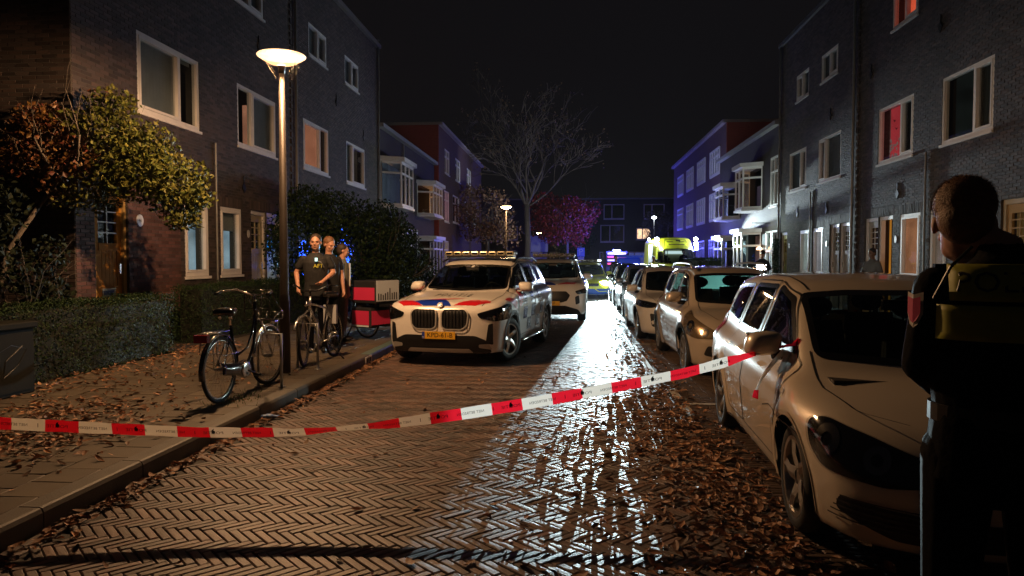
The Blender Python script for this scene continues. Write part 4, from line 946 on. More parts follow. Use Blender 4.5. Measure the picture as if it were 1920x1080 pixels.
SB.pan('lower_grille', [(-.34,.25),(.34,.25),(.42,.46),(-.42,.46)], 'F', m_black, .006, .06, (1,)); SB.pan('fog_light_recess', [(-.02,.34),(.16,.32),(.18,.45),(.05,.47)], 'C', m_black, .006, .04)
SB.pan('bonnet_badge', [(-.05,.70),(.05,.70),(.05,.80),(-.05,.80)], 'F', m_chrome, .01, .02, (1,))
SB.pan('side_moulding', [(-.88,.52),(.78,.55),(.78,.60),(-.88,.57)], 'L', p_b, .016, .01)
for sd in (-1, 1):
    mb = MB(); mb.tube([(sd*.56, -.25, 1.47), (sd*.56, -.1, 1.535), (sd*.56, .8, 1.55), (sd*.55, 1.5, 1.53), (sd*.54, 1.7, 1.46)], .016, 8); obj('roof_rail', mb, m_steel, carB, smooth=True)

# ---- white hatchback and the darker ones beyond
PC = dict(PA); PC.update(L=4.08, W=1.75, H=1.46, ax=(-1.22, 1.33), R=.315, Ra=.365, gc=.15, wc=.745, tum=.36, zb=.93, dash=-.82,
    zl=[(-2.05,.72),(-1.95,.80),(-1.7,.87),(-1.0,.95),(0,.96),(1.4,.98),(2.05,.98)],
    zc=[(-2.05,.1),(-1.45,.65),(-1.15,.90),(-.42,1.36),(-.05,1.44),(.4,1.46),(1.2,1.43),(1.62,1.36),(1.85,1.15),(2.0,.9),(2.05,.5)],
    nose=[(.1,.10),(.25,.01),(.5,.0),(.68,.015),(.80,.08),(.9,.2)],
    sw=[[(-.78,.97),(-.28,1.31),(.05,1.37),(.12,.98)], [(.2,.985),(.14,1.375),(.7,1.36),(.95,1.2),(1.0,.99)]],
    ws=[(-.64,.97),(0,.94),(.64,.97),(.56,1.33),(.28,1.355),(-.28,1.355),(-.56,1.33)], rw=[(-.55,1.03),(.55,1.03),(.48,1.30),(-.48,1.30)],
    doors=[[(-.90,.28),(-.93,.91),(-.78,.97),(-.30,1.33),(.08,1.40),(.15,.97),(.2,.28)], [(.22,.28),(.17,.97),(.12,1.40),(.72,1.39),(1.05,1.15),(1.05,.98),(.88,.66),(.78,.28)]],
    handles=[(.0,.82),(.86,.84)], hood=[[(.62,-.88),(.66,-1.3),(.58,-1.7),(.50,-1.95)]], mir=(-.62,1.0,.79), rim=.21, spokes=5, sty='double', pf=.36)
p_c = M('white car paint', (.62, .60, .57), .3, 0, .03, 2, coat=1)
carC, SC, bC = make_car(PC, 'parked_car', (2.16, 16.05, 0), R(.6), 'white hatchback with slim dark headlights parked third in the row', 'car', p_c, detail=.85)
headlight(SC, carC, [(-.46,.70),(-.05,.66),(.24,.665),(.20,.745),(-.10,.79),(-.42,.80)], m_dhl, [(-.2,.73,.045), (0,.72,.04)])
SC.pan('lower_grille', [(-.30,.28),(.30,.28),(.30,.52),(-.30,.52)], 'F', m_black, .006, .05, (1,)); SC.pan('air_intake', [(-.62,.30),(-.36,.28),(-.36,.50),(-.66,.56)], 'F', m_black, .006, .04); SC.pan('air_intake_blade', [(-.60,.34),(-.40,.50),(-.44,.52),(-.63,.40)], 'F', p_c, .016, .01)
SC.pan('grille', [(-.40,.66),(.40,.66),(.42,.73),(-.42,.73)], 'F', m_black, .006, .02, (1,))
PD = dict(PC); PD.update(L=3.95, H=1.47, zl=[(-2.0,.74),(-1.9,.84),(-1.6,.92),(-1.0,.98),(0,.98),(1.4,.99),(2.0,.98)])
p_d = M('grey silver paint', (.26, .27, .28), .3, .5, .03, 2, coat=1)
carD, SD, bD = make_car(PD, 'parked_car', (2.25, 21.4, 0), 0, 'light grey small hatchback parked fourth in the row', 'car', p_d, detail=.6)
headlight(SD, carD, [(-.48,.66),(-.1,.62),(.2,.64),(.12,.78),(-.2,.82),(-.46,.80)], m_hlin, [(-.2,.72,.06)]); SD.pan('lower_grille', [(-.4,.28),(.4,.28),(.4,.46),(-.4,.46)], 'F', m_black, .006, .05, (1,))
p_e = M('black car paint', (.02, .022, .025), .25, .3, .03, 2, coat=1)
carE, SE, bE = make_car(PC, 'parked_car', (2.28, 26.6, 0), 0, 'black hatchback parked fifth in the row', 'car', p_e, detail=.6)
headlight(SE, carE, [(-.46,.66),(-.05,.62),(.24,.64),(.20,.745),(-.10,.79),(-.42,.80)], m_hlin, [(-.2,.72,.06)])
carF, SF_, bF = make_car(PD, 'parked_car', (2.35, 31.6, 0), 0, 'dark blue hatchback parked just ahead of the ambulance', 'car', M('dark blue paint', (.02, .03, .07), .25, .3, coat=1), detail=.5)

# ---- police SUV in front
PX = dict(PA); PX.update(L=4.50, W=1.86, H=1.64, ax=(-1.42, 1.272), R=.355, Ra=.405, gc=.20, wc=.80, tum=.34, zb=1.10, dash=-.95, ks=.11,
    zl=[(-2.3,.86),(-2.2,.92),(-2.05,.965),(-1.7,1.02),(-1.1,1.095),(0,1.11),(1.5,1.14),(2.3,1.10)], sl=.05, df=.07, lf=.7, pf=.20, pn=3.2, cr=.05,
    zc=[(-2.3,.2),(-1.6,.75),(-1.28,1.02),(-.52,1.47),(-.15,1.59),(.3,1.635),(.9,1.64),(1.5,1.60),(1.92,1.54),(2.05,1.40),(2.2,1.05),(2.3,.5)],
    nose=[(.15,.12),(.24,.04),(.40,.0),(.60,.005),(.80,.015),(.90,.05),(1.0,.15)], tail=[(.2,.1),(.5,0),(.9,.03),(1.2,.1)],
    side=[(.18,-.06),(.35,-.03),(.6,-.012),(.82,0),(.95,-.008),(1.08,-.04),(1.3,-.12)], fl=.02, tw=.225,
    sw=[[(-.88,1.13),(-.34,1.45),(.02,1.53),(.10,1.535),(.18,1.14)], [(.26,1.145),(.18,1.54),(.88,1.535),(1.02,1.16)], [(1.10,1.165),(.97,1.53),(1.45,1.49),(1.66,1.20)]],
    ws=[(-.70,1.12),(0,1.09),(.70,1.12),(.62,1.49),(.3,1.515),(-.3,1.515),(-.62,1.49)], rw=[(-.58,1.15),(.58,1.15),(.52,1.45),(-.52,1.45)],
    doors=[[(-1.0,.36),(-1.04,1.06),(-.88,1.13),(-.36,1.47),(.12,1.57),(.22,1.12),(.26,.36)], [(.28,.36),(.24,1.12),(.16,1.57),(.92,1.56),(1.10,1.15),(1.02,.84),(.88,.58),(.82,.36)]],
    handles=[(.08,.96),(.90,.98)], hood=[[(.70,-.95),(.74,-1.3),(.70,-1.8),(.62,-2.10)]], mir=(-.66,1.15,.86), rim=.235, spokes=5, arch=.055, hla=30, cvf=.14)
p_x = M('police white paint', (.80, .76, .70), .32, 0, .02, 2, coat=1)
carX, SX, bX = make_car(PX, 'police_car', (-1.60, 12.80, 0), R(-9.5), 'nearest white police SUV with red and blue bonnet stripes, angled towards the left kerb', 'police car', p_x, detail=1.15, steer=R(-16))
headlight(SX, carX, [(-.36,.70),(-.02,.685),(.20,.735),(.24,.80),(.02,.86),(-.30,.93),(-.42,.90)], m_dhl, [(-.20,.81,.055), (-.03,.785,.05)])
for sd in (1, -1):                                     # kidney grille
    g = SX.pan('kidney_grille', [(.035,.60),(.10,.555),(.36,.555),(.44,.62),(.46,.80),(.40,.865),(.06,.865),(.030,.80)], 'F', m_black, .010, .04, (sd,))[0]
    SX.pan('grille_surround', [(.035,.60),(.10,.555),(.36,.555),(.44,.62),(.46,.80),(.40,.865),(.06,.865),(.030,.80)], 'F', m_satin, .030, .04, (sd,), parent=g, wd=.020)
    for k in range(7):
        x = .085+k*.052; SX.pan('grille_bar', [(x,.60),(x+.014,.60),(x+.014,.84),(x,.84)], 'F', M('dark chrome', (.10,.10,.10), .25, .8), .024, 0, (sd,), parent=g)
SX.pan('lower_bumper', [(-.78,.215),(.78,.215),(.72,.40),(.55,.475),(-.55,.475),(-.72,.40)], 'F', m_black, .006, .05, (1,))
SX.pan('skid_plate', [(-.52,.235),(.52,.235),(.46,.285),(-.46,.285)], 'F', m_satin, .028, .02, (1,))
SX.pan('air_curtain', [(-.80,.34),(-.70,.36),(-.735,.64),(-.80,.66)], 'F', m_black, .008, .02)
SX.pan('bumper_corner_trim', [(-.78,.27),(-.60,.30),(-.60,.35),(-.74,.36)], 'F', m_satin, .02, .02)
# bonnet stripes and lettering on the slope of the bonnet, seen from above
SX.pan('blue_stripe', [(-.50,-2.02),(-.36,-1.93),(.0,-1.93),(.16,-2.16),(-.28,-2.16)], 'T', m_blue, .005, 0, (1,))
SX.pan('red_stripe', [(-.78,-1.97),(-.70,-1.90),(-.53,-1.96),(-.30,-2.16),(-.62,-2.12)], 'T', m_red, .005, 0, (1,))
SX.pan('red_stripe', [(-.02,-1.925),(.32,-1.80),(-.34,-1.925)], 'T', m_red, .0055, 0, (1,))
SX.pan('red_stripe', [(.20,-2.15),(.42,-1.88),(.60,-1.84),(.70,-1.86),(.72,-1.98),(.52,-2.12)], 'T', m_red, .005, 0, (1,))
v, ff = textmesh('P O L I T I E', .115); v = [(p[0], p[1]*3.0-1.56) for p in v]
SX.pan('lettering', None or [(0,0),(1,0),(1,1)], 'T', m_black, .005, 0, (1,), raw=(v, ff))
nb = float(SX.proj([(0, .90)], off=.0, **view(PX, 'F'))[0][1]); mb = MB()
mb.lathe([(.001, -.006), (.030, -.006), (.042, -.003), (.044, .004)], 24, 'Y'); r_ = inst('roundel', mesh('roundel', mb.v, mb.f, M('black enamel', (.02,.02,.03), .2), True), (0, nb-.02, .925), carX, (R(-35), 0, 0))
for k in range(4):
    mb = MB(); a = [k*math.pi/2+q*math.pi/12 for q in range(7)]; mb.add([(0, -.0075, 0)]+[(.027*math.cos(q), -.0070, .027*math.sin(q)) for q in a], [tuple(range(8))[::-1]]); obj('quarter', mb, m_blue if k % 2 else M('white enamel', (.75,.75,.75), .2), r_)
ring = [(.040*math.cos(2*math.pi*k/24), -.004, .040*math.sin(2*math.pi*k/24)) for k in range(24)]; obj('ring', MB().tube(ring, .004, 6, True), m_satin, r_)
plate_on(SX, carX, 'KPD-61-B', .475, size=.098)
SX.pan('red_stripe', [(-1.62,.985),(-1.42,1.0),(-1.12,.96),(-1.12,.80),(-1.30,.84)], 'L', m_red, .006, .01)
SX.pan('red_stripe', [(-.98,.84),(-.84,.84),(-.40,1.12),(-.62,1.12),(-.98,.98)], 'L', m_red, .007, .01)
m_blk = M('grey reflective blocks', (.16,.17,.20), .25, .2, coat=.6); m_bl2 = M('blue reflective blocks', (.02,.04,.18), .25, coat=.6)
for k, (y0, z0) in enumerate(((-.70,.62), (-.40,.42), (-.10,.62), (.32,.42), (.62,.62), (-.70,.86), (-.1,.86), (.5,.86))):
    SX.pan('side_block', [(y0,z0),(y0+.28,z0),(y0+.30,z0+.2),(y0+.02,z0+.2)], 'L', m_blk if k % 2 else m_bl2, .007, 0)
SX.pan('swage_strip', [(-.96,.915),(1.0,.965),(1.0,.975),(-.96,.925)], 'L', p_x, .02, 0)  # raised strip of body paint along the flank
for sd in (-1, 1):
    mb = MB(); mb.tube([(sd*.93, -.98, .30), (sd*.97, -.92, .29), (sd*.97, .80, .29), (sd*.93, .86, .30)], .022, 10); mb.tube([(sd*.80, -.7, .28), (sd*.97, -.7, .29)], .016, 8); mb.tube([(sd*.80, .6, .28), (sd*.97, .6, .29)], .016, 8); obj('side_step', mb, m_chrome, carX, smooth=True)
    mb = MB(); mb.tube([(sd*.64, -.25, 1.565), (sd*.64, .1, 1.63), (sd*.64, 1.2, 1.635), (sd*.62, 1.7, 1.56)], .018, 8); obj('roof_rail', mb, m_black, carX, smooth=True)
def lightbar(root, w_, z, y, lit=None):
    m_lb = M('clear lightbar lens', (.42,.37,.24), .2, .25, .3, 14, coat=1); mb = MB(); mb.box(-w_/2+.03, w_/2-.03, y-.10, y+.10, z-.035, z-.003); b = obj('light_bar', mb, m_black, root); n = 8
    for k in range(n):
        x0, x1 = -w_/2+w_*k/n, -w_/2+w_*(k+1)/n; mb = MB(); mb.box(x0+.004, x1-.004, y-.14, y+.14, z, z+.075); o = obj('light_module', mb, (lit if lit and k in (0, n-1) else m_lb), b)
        mod = o.modifiers.new('b', 'BEVEL'); mod.width = .022; mod.segments = 3
        mb = MB(); mb.box(x0+.03, x1-.03, y-.144, y-.141, z+.018, z+.055); obj('reflector', mb, m_refl, o)
    return b
lightbar(carX, 1.28, 1.675, -.05)
mb = MB(); mb.tube([(-.5, -1.16, 1.105), (-.1, -1.10, 1.12), (.02, -1.12, 1.118)], .007, 6); mb.tube([(.05, -1.18, 1.10), (.5, -1.10, 1.12), (.66, -1.02, 1.13)], .007, 6); obj('wiper', mb, m_black, carX)
SX.pan('sticker', [(-.04,1.44),(.01,1.44),(.01,1.50),(-.04,1.50)], 'F', M('sticker', (.6,.6,.58), .5), .006, .01, (1,))

# ---- second police SUV
PK = dict(PX); PK.update(L=4.62, W=1.88, H=1.66, ax=(-1.38, 1.33), zl=[(-2.35,.88),(-2.22,.96),(-1.9,1.03),(-1.2,1.08),(0,1.10),(1.5,1.14),(2.35,1.10)], nose=[(.15,.12),(.24,.04),(.40,.0),(.62,.0),(.80,.04),(.95,.12)], pf=.30, arch=None, doors=PX['doors'], hood=[[(.66,-.95),(.68,-1.4),(.60,-2.0)]])
carK, SK, bK = make_car(PK, 'police_car', (-.50, 20.5, 0), R(-1.5), 'white police SUV with a dark hexagonal grille parked behind the first police car', 'police car', p_x, detail=.8)
SK.pan('grille', [(-.52,.70),(-.44,.56),(-.30,.52),(.30,.52),(.44,.56),(.52,.70),(.42,.80),(-.42,.80)], 'F', m_black, .008, .03, (1,))
headlight(SK, carK, [(-.44,.86),(-.36,.76),(.10,.72),(.16,.80),(-.10,.86),(-.40,.92)], m_hlin, [(-.22,.83,.04), (-.04,.80,.035)])
SK.pan('lower_bumper', [(-.80,.22),(.80,.22),(.72,.34),(.40,.44),(-.40,.44),(-.72,.34)], 'F', m_black, .006, .04, (1,)); SK.pan('fog_light_recess', [(-.76,.50),(-.66,.46),(-.64,.66),(-.74,.70)], 'F', m_black, .008, .03)
SK.pan('blue_stripe', [(-.50,-2.05),(-.36,-1.93),(.0,-1.93),(.16,-2.16),(-.28,-2.16)], 'T', m_blue, .005, 0, (1,)); SK.pan('red_stripe', [(-.02,-1.925),(.32,-1.80),(-.34,-1.925)], 'T', m_red, .0055, 0, (1,)); SK.pan('red_stripe', [(.20,-2.15),(.42,-1.90),(.60,-1.86),(.70,-1.88),(.62,-2.05)], 'T', m_red, .005, 0, (1,))
SK.pan('red_stripe', [(-.74,-1.97),(-.66,-1.90),(-.53,-1.96),(-.30,-2.16),(-.55,-2.12)], 'T', m_red, .005, 0, (1,))
SK.pan('lettering', [(0,0),(1,0),(1,1)], 'T', m_black, .005, 0, (1,), raw=(v, ff))
n = 20; el = [(.105*math.cos(2*math.pi*k/n), .745+.042*math.sin(2*math.pi*k/n)) for k in range(n)]; bd = SK.pan('badge', el, 'F', M('badge blue', (.02,.04,.12), .2), .014, 0, (1,))[0]; SK.pan('badge_rim', el, 'F', m_chrome, .017, 0, (1,), parent=bd, wd=.01)
v2, f2 = textmesh('Ford', .07); SK.pan('lettering', [(0,0),(1,0),(1,1)], 'F', M('white letters', (.8,.8,.8), .4), .018, 0, (1,), parent=bd, raw=([(p[0], p[1]+.745) for p in v2], f2))
plate_on(SK, carK, 'P-49-F', .50, size=.098, w_=.52)
lightbar(carK, 1.2, 1.70, .0)

# ---- yellow ambulance estate with its headlight on
PY = dict(PA); PY.update(H=1.52); p_y = M('fluorescent yellow paint', (.80, .86, .03), .35, 0, .02, 2, coat=1)
carY, SY, bY = make_car(PY, 'emergency_car', (.68, 31.6, 0), R(1), 'yellow emergency estate car with a bright headlight in the middle of the street', 'emergency car', p_y, detail=.6)
m_dblue = M('blue foil', (.02, .10, .45), .35)
SY.pan('blue_foil', [(-.80,.19),(.80,.19),(.78,.42),(-.78,.42)], 'F', m_dblue, .006, .03, (1,)); SY.pan('yellow_line', [(-.5,.42),(.2,.42),(.36,.30),(.7,.30),(.7,.33),(.38,.33),(.22,.45),(-.5,.45)], 'F', p_y, .012, 0, (1,))
SY.pan('grille', [(-.36,.52),(.36,.52),(.40,.64),(-.40,.64)], 'F', m_black, .006, .03, (1,))
lightbar(carY, 1.2, 1.53, .1, M('added white glow', (.7,.7,.7), .3, emit=(.8,.95,1), es=5))  # lit end modules added so the dark car shows
m_on = M('headlight glow', (.8,.8,.8), .3, emit=(.80,.97,1), es=150)
def hl_on(x, pw):
    y0 = float(SY.proj([(x, .64)], off=.0, **view(PY, 'F'))[0][1])-.03
    mb = MB(); mb.ell((x, y0, .65), (.17, .03, .075), 18, 10); o = obj('headlight', mb, m_on, carY, smooth=True)
    lamp('SPOT', 'headlight_beam', (x, y0-.06, .66), pw*1.1, (.74, .95, 1.0), .035, (0, -1, -.014), 53, .8, carY)
hl_on(.60, 36000); hl_on(-.60, 5000)

# ---- ambulance van
PV = dict(PA); PV.update(L=5.9, W=2.04, H=2.78, ax=(-1.95, 1.75), R=.35, Ra=.41, gc=.25, wc=.98, tum=.06, zb=1.35, dash=-2.05, van=1, za=1.0, ym=-.5,
    zl=[(-3.0,1.0),(-2.85,1.16),(-2.5,1.28),(-2.2,1.38),(-1,1.45),(3,1.45)], zc=[(-3.0,.2),(-2.62,1.1),(-2.42,1.32),(-1.68,2.18),(-1.45,2.32),(-.75,2.76),(-.4,2.80),(1.5,2.80),(2.9,2.78),(2.96,1.5),(3.0,.3)], scb=.04,
    nose=[(.2,.1),(.4,.02),(.8,0),(1.1,.05),(1.3,.15)], tail=[(.2,.05),(.5,0),(2.8,0)], side=[(.2,-.05),(.5,-.01),(1.0,0),(1.5,-.02),(2.8,-.05)], df=.14, lf=1.0, pf=.35, cr=.05, crr=.05, kc=.2, ctap=0, ctf=.06, cvf=.14, cvr=.02,
    sw=[[(-2.1,1.42),(-1.62,2.02),(-1.02,2.05),(-1.0,1.40)]], ws=[(-.82,1.42),(0,1.38),(.82,1.42),(.72,2.12),(0,2.18),(-.72,2.12)], rw=[(-.6,1.6),(.6,1.6),(.6,2.2),(-.6,2.2)], norear=1,
    doors=[[(-2.2,.5),(-2.25,1.38),(-1.66,2.1),(-.95,2.12),(-.95,.5)]], handles=[(-1.1,1.2)], hood=[], mir=(-1.95,1.55,1.08), rim=.21, spokes=6, hla=35, mirmat=m_black)
van, SV, bV = make_car(PV, 'ambulance', (5.28, 39.0, 0), R(4), 'yellow ambulance van with bright white work lights on its roof corners', 'ambulance', p_y, detail=.8)
SV.pan('roof_vent', [(-.45,2.50),(-.15,2.50),(-.15,2.54),(-.45,2.54)], 'F', m_black, .01, .01); SV.pan('vent_row', [(-.40,2.36),(.40,2.36),(.40,2.40),(-.40,2.40)], 'F', m_black, .01, .01, (1,))
SV.pan('fairing_line', [(-.62,2.30),(-.5,2.62),(.5,2.62),(.62,2.30)], 'F', M('shaded yellow line', (.3,.32,.02), .4), .008, .03, (1,), wd=.05, closed=False)
m_flood = M('flood light glow', (.9,.9,.9), .3, emit=(.85,.97,1), es=90)
for sx in (-1.0, 1.0):
    for k in range(2):
        mb = MB(); mb.ell((sx, -1.35+.1, 2.66-k*.24), (.11, .07, .09), 12, 8); obj('work_light', mb, m_flood, van, smooth=True)
mb = MB(); mb.ell((-1.02, .9, 2.7), (.06, .09, .07), 10, 8); obj('work_light', mb, m_flood, van, smooth=True)
lamp('SPOT', 'work_light_left', (-1.2, -1.6, 2.6), 1300, (.80, .97, 1.0), .10, (-.55, -1, -.12), 78, .5, van)
lamp('SPOT', 'added_tree_spot', (-1.4, .9, 2.65), 2200, (.9, .97, 1.0), .10, (-.6, 1.25, .42), 66, .5, van)  # spot added, aimed back and up to brighten the bare tree
lamp('POINT', 'work_light_side', (-1.4, .4, 2.65), 260, (.80, .97, 1.0), .10, parent=van)
lamp('SPOT', 'work_light_right', (1.2, -1.6, 2.62), 9000, (.80, .97, 1.0), .10, (.12, -1, -.03), 34, .7, van)
m_bg = M('blue beacon glow', (.05,.05,.5), .3, emit=(.08,.10,1), es=60)
mb = MB(); mb.box(1.06, 1.2, -1.0, -.7, 2.1, 2.45); obj('beacon', mb, m_bg, van)
lamp('POINT', 'beacon_light', (1.4, -.9, 2.9), 200, BLUE, .1, parent=van)
lamp('POINT', 'beacon_light', (-1.3, 3.3, 2.95), 170, BLUE, .1, parent=van)
obj('cabin_light', MB().box(-.5, .5, -1.0, -.96, 1.9, 2.05), M('cabin light glow', (.6,.6,.6), .5, emit=(.8,.95,1), es=1.6), van)
obj('partition', MB().box(-.9, .9, -.92, -.9, .6, 2.2), M('pale partition', (.5,.5,.35), .6), van)
mb = MB(); mb.box(-1.055, -1.03, -.3, .9, .6, 2.4); obj('side_door', mb, M('white side door', (.6,.6,.62), .4), van)
# ================================================================ STREET LAMPS AND SIGNS
m_pole = M('weathered lamp pole', (.05, .038, .03), .5, .1, .25, 8, .001, 60)
m_bowl = bpy.data.materials.new('lit lamp glass'); m_bowl.use_nodes = True; n_ = m_bowl.node_tree.nodes; n_.remove(n_['Principled BSDF'])
a_ = n_.new('ShaderNodeAddShader'); t_ = n_.new('ShaderNodeBsdfTransparent'); t_.inputs[0].default_value = (.93, .90, .86, 1); e_ = n_.new('ShaderNodeEmission'); e_.inputs[0].default_value = (1, .52, .24, 1); e_.inputs[1].default_value = 1.0
for k_, s_ in enumerate((t_, e_)): m_bowl.node_tree.links.new(s_.outputs[0], a_.inputs[k_])
m_bowl.node_tree.links.new(a_.outputs[0], n_['Material Output'].inputs[0])
m_cap = M('glowing lamp lid', (.05, .026, .012), .6, emit=(1, .6, .3), es=2)  # lid glow added to throw light on the wall above
m_bowl2 = M('lit lamp bowl', (.9, .7, .5), .4, emit=(1, .6, .28), es=120)
def street_lamp(x, y, zt, label, power, glow_=1.0, rr=.295):
    r = empty('street_lamp', (x, y, .12), label=label, cat='street lamp', group='street lamps along the left pavement'); z = zt-.12
    mb = MB(); mb.tube([(0, 0, 0), (0, 0, 1.0), (0, 0, 1.02), (0, 0, z-.16)], [.070, .064, .058, .036], 20); obj('pole', mb, m_pole, r, smooth=True)
    mb = MB(); mb.lathe([(.038, -.20), (.042, -.15), (.050, -.12), (.052, -.10), (.045, -.095)], 24, c=(0, 0, z)); obj('collar', mb, m_pole, r, smooth=True)
    mb = MB(); mb.lathe([(.046, -.100), (.17, -.065), (rr*.86, -.015), (rr-.006, .02), (rr-.02, .024)], 40, c=(0, 0, z)); obj('bowl', mb, m_bowl if y < 20 else m_bowl2, r, smooth=True)
    mb = MB(); mb.lathe([(rr+.008, .018), (rr+.012, .026), (rr+.004, .034), (rr-.10, .06), (.04, .085), (.0, .087)], 40, c=(0, 0, z)); obj('lid', mb, m_cap, r, smooth=True)
    if y < 20: lamp('POINT', 'lamp_light', (0, 0, z-.005), power, (1, .58, .29), .06, parent=r)
    return r
L0 = street_lamp(-3.74, 9.12, 4.20, 'tall street lamp with a glowing bowl beside the parked city bicycle', 1500)
mb = MB()                                             # cobwebs under the bowl
for a, dx, dz in ((.2, .05, .35), (.5, .08, .45), (-.3, -.2, .5), (2.8, -.02, .35), (3.4, .1, .3), (.9, .1, .3)):
    mb.tube([(.32*math.cos(a), .32*math.sin(a)-.02, 4.15), (.32*math.cos(a)*.55+dx*.2, .1*math.sin(a), 4.15-dz*.55), (.06*math.cos(a), .02, 4.15-dz)], .00025, 3)
obj('cobweb_strands', mb, M('cobweb', (.2, .18, .15), .6), L0, kind='stuff')
street_lamp(-3.55, 39.06, 4.45, 'second street lamp, beyond the police cars beside the dark house', 260)
street_lamp(-3.6, 79, 4.5, 'third street lamp, small and low behind the bare tree', 300)
def thin_post(x, y, h, label, r=.05):
    q = empty('thin_lamp_post', (x, y, 0), label=label, cat='lamp post'); obj('pole', MB().tube([(0, 0, 0), (0, 0, h)], [r, r*.6], 10), m_steel, q, smooth=True)
    mb = MB(); mb.ell((0, 0, h+.08), (.16, .16, .10), 12, 8); obj('globe', mb, M('white globe glow', (.8,.8,.8), .3, emit=(.9,.95,1), es=14), q, smooth=True); return q
thin_post(.9, 72, 6.8, 'slim pole with a small white light above the parking sign')
thin_post(5.6, 50, 4.4, 'short pole with a white light just left of the ambulance', .04)
sg = empty('parking_sign', (.88, 70, 0), label='blue square parking sign with a white P under the slim pole', cat='road sign')
obj('panel', MB().box(-.36, .36, -.03, 0, 1.9, 2.75), M('glowing blue sign', (.02, .04, .35), .4, emit=(.05, .08, .8), es=.25), sg); textobj('P', .8, M('white sign paint', (.8,.8,.8), .5), sg, (0, -.035, 2.34), (1, 0, 0), (0, 0, 1))  # sign panel glows by itself, light put into its colour
obj('lower_panel', MB().box(-.30, .30, -.03, 0, 1.35, 1.85), M('pale sign', (.55,.5,.6), .5), sg); obj('post', MB().tube([(0, .03, 0), (0, .03, 2.8)], .04, 8), m_steel, sg)
sg = empty('information_board', (-3.45, 76, .12), label='white board on a post right below the third street lamp', cat='sign')
obj('panel', MB().box(-.95, .95, -.05, 0, 2.3, 4.0), M('white board', (.7,.68,.7), .5), sg); obj('post', MB().tube([(0, .05, 0), (0, .05, 4.0)], .07, 8), m_steel, sg); obj('lower_panel', MB().box(-.85, .85, -.04, 0, .6, 2.2), M('grey board', (.35,.33,.42), .5), sg)
# fence of pale boards in front of the far left house
fe = empty('board_fence', (-7.0, 46, .1), label='stepped pinkish white board fence in front of the left gabled house', cat='fence'); m_fb = M('pinkish fence board', (.45,.32,.36), .6, 0, .1)
for k in range(34):
    h_ = 1.75+.22*((k//6) % 2)+(.3 if k in (12, 13, 14) else 0); obj('board', MB().box(-.02, .02, k*.36, k*.36+.34, 0, h_), m_fb, fe)

# ================================================================ PLANTS
def blobs(cs, n, shell=.55):
    P = []; N = []
    wts = np.array([c[3]*c[4]*c[5] for c in cs])**.7; wts /= wts.sum()
    for c, k in zip(cs, (wts*n).astype(int)):
        d = RNG.normal(size=(k, 3)); d /= np.linalg.norm(d, axis=1)[:, None]; r = (shell+(1-shell)*RNG.random(k))**.6
        bump_ = 1+.16*np.sin(d[:, 0]*7+c[0]*3)*np.sin(d[:, 1]*6+c[1])*np.sin(d[:, 2]*7+c[2])
        P.append(np.array(c[:3])+d*np.array(c[3:6])*(r*bump_)[:, None]); N.append(d)
    return np.concatenate(P), np.concatenate(N)
def hedge(name, x0, x1, y0, y1, h, label, n=16000, size=.028, mat=None, bulge=.07):
    r = empty(name, ((x0+x1)/2, (y0+y1)/2, .1), label=label, cat='hedge'); cx_, cy_ = (x0+x1)/2, (y0+y1)/2; a, b = (x1-x0)/2, (y1-y0)/2
    fs = [2*b*h, 2*b*h, 2*a*h, 2*a*h, 4*a*b]; tot = sum(fs); P = []; N = []
    for i, s in enumerate(fs):
        k = int(n*s/tot); u = RNG.random(k)*2-1; v = RNG.random(k); q = .07*RNG.random(k)
        if i == 0: p, nn = np.stack([a-q, u*b, v*h], 1), (1, 0, 0)
        elif i == 1: p, nn = np.stack([-a+q, u*b, v*h], 1), (-1, 0, 0)
        elif i == 2: p, nn = np.stack([u*a, -b+q, v*h], 1), (0, -1, 0)
        elif i == 3: p, nn = np.stack([u*a, b-q, v*h], 1), (0, 1, 0)
        else: p, nn = np.stack([u*a, (v*2-1)*b, h-q], 1), (0, 0, 1)
        bl = np.sin(p[:, 1]*3.1+i)*np.sin(p[:, 2]*5+p[:, 0]*4)+.6*np.sin(p[:, 1]*9+1)*np.sin(p[:, 2]*11)
        tp = np.clip((p[:, 2]/h), 0, 1); under = -.12*(1-tp)**2
        p = p+np.array(nn, float)*((bl*bulge*.5+RNG.random(k)*.05)[:, None]); p[:, 0] *= 1+under/a*.5; P.append(p); N.append(np.tile(np.array(nn, float), (k, 1)))
    P = np.concatenate(P); N = np.concatenate(N); v, f = leafcloud(P, size, N=N); npobj('foliage', v, f, mat or m_leafg, r, kind='stuff')
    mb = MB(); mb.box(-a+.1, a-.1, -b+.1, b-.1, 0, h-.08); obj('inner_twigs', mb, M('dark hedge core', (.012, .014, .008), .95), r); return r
hedge('clipped_hedge', -7.05, -6.32, 6.2, 11.05, .93, 'clipped hedge with a pale lit right end, in front of the ochre door', 30000)
hedge('clipped_hedge', -7.15, -6.55, 12.35, 19.0, 1.02, 'long low clipped hedge behind the lamp post and city bicycle', 30000)
hedge('clipped_hedge', -7.3, -6.2, 20.0, 30.0, 1.35, 'dark hedge between the large bush and the white police SUV', 16000, .04)
hedge('clipped_hedge', 5.6, 6.3, 30.5, 38.5, 1.55, 'tall green garden hedge below the bay windows on the right', 14000, .045)
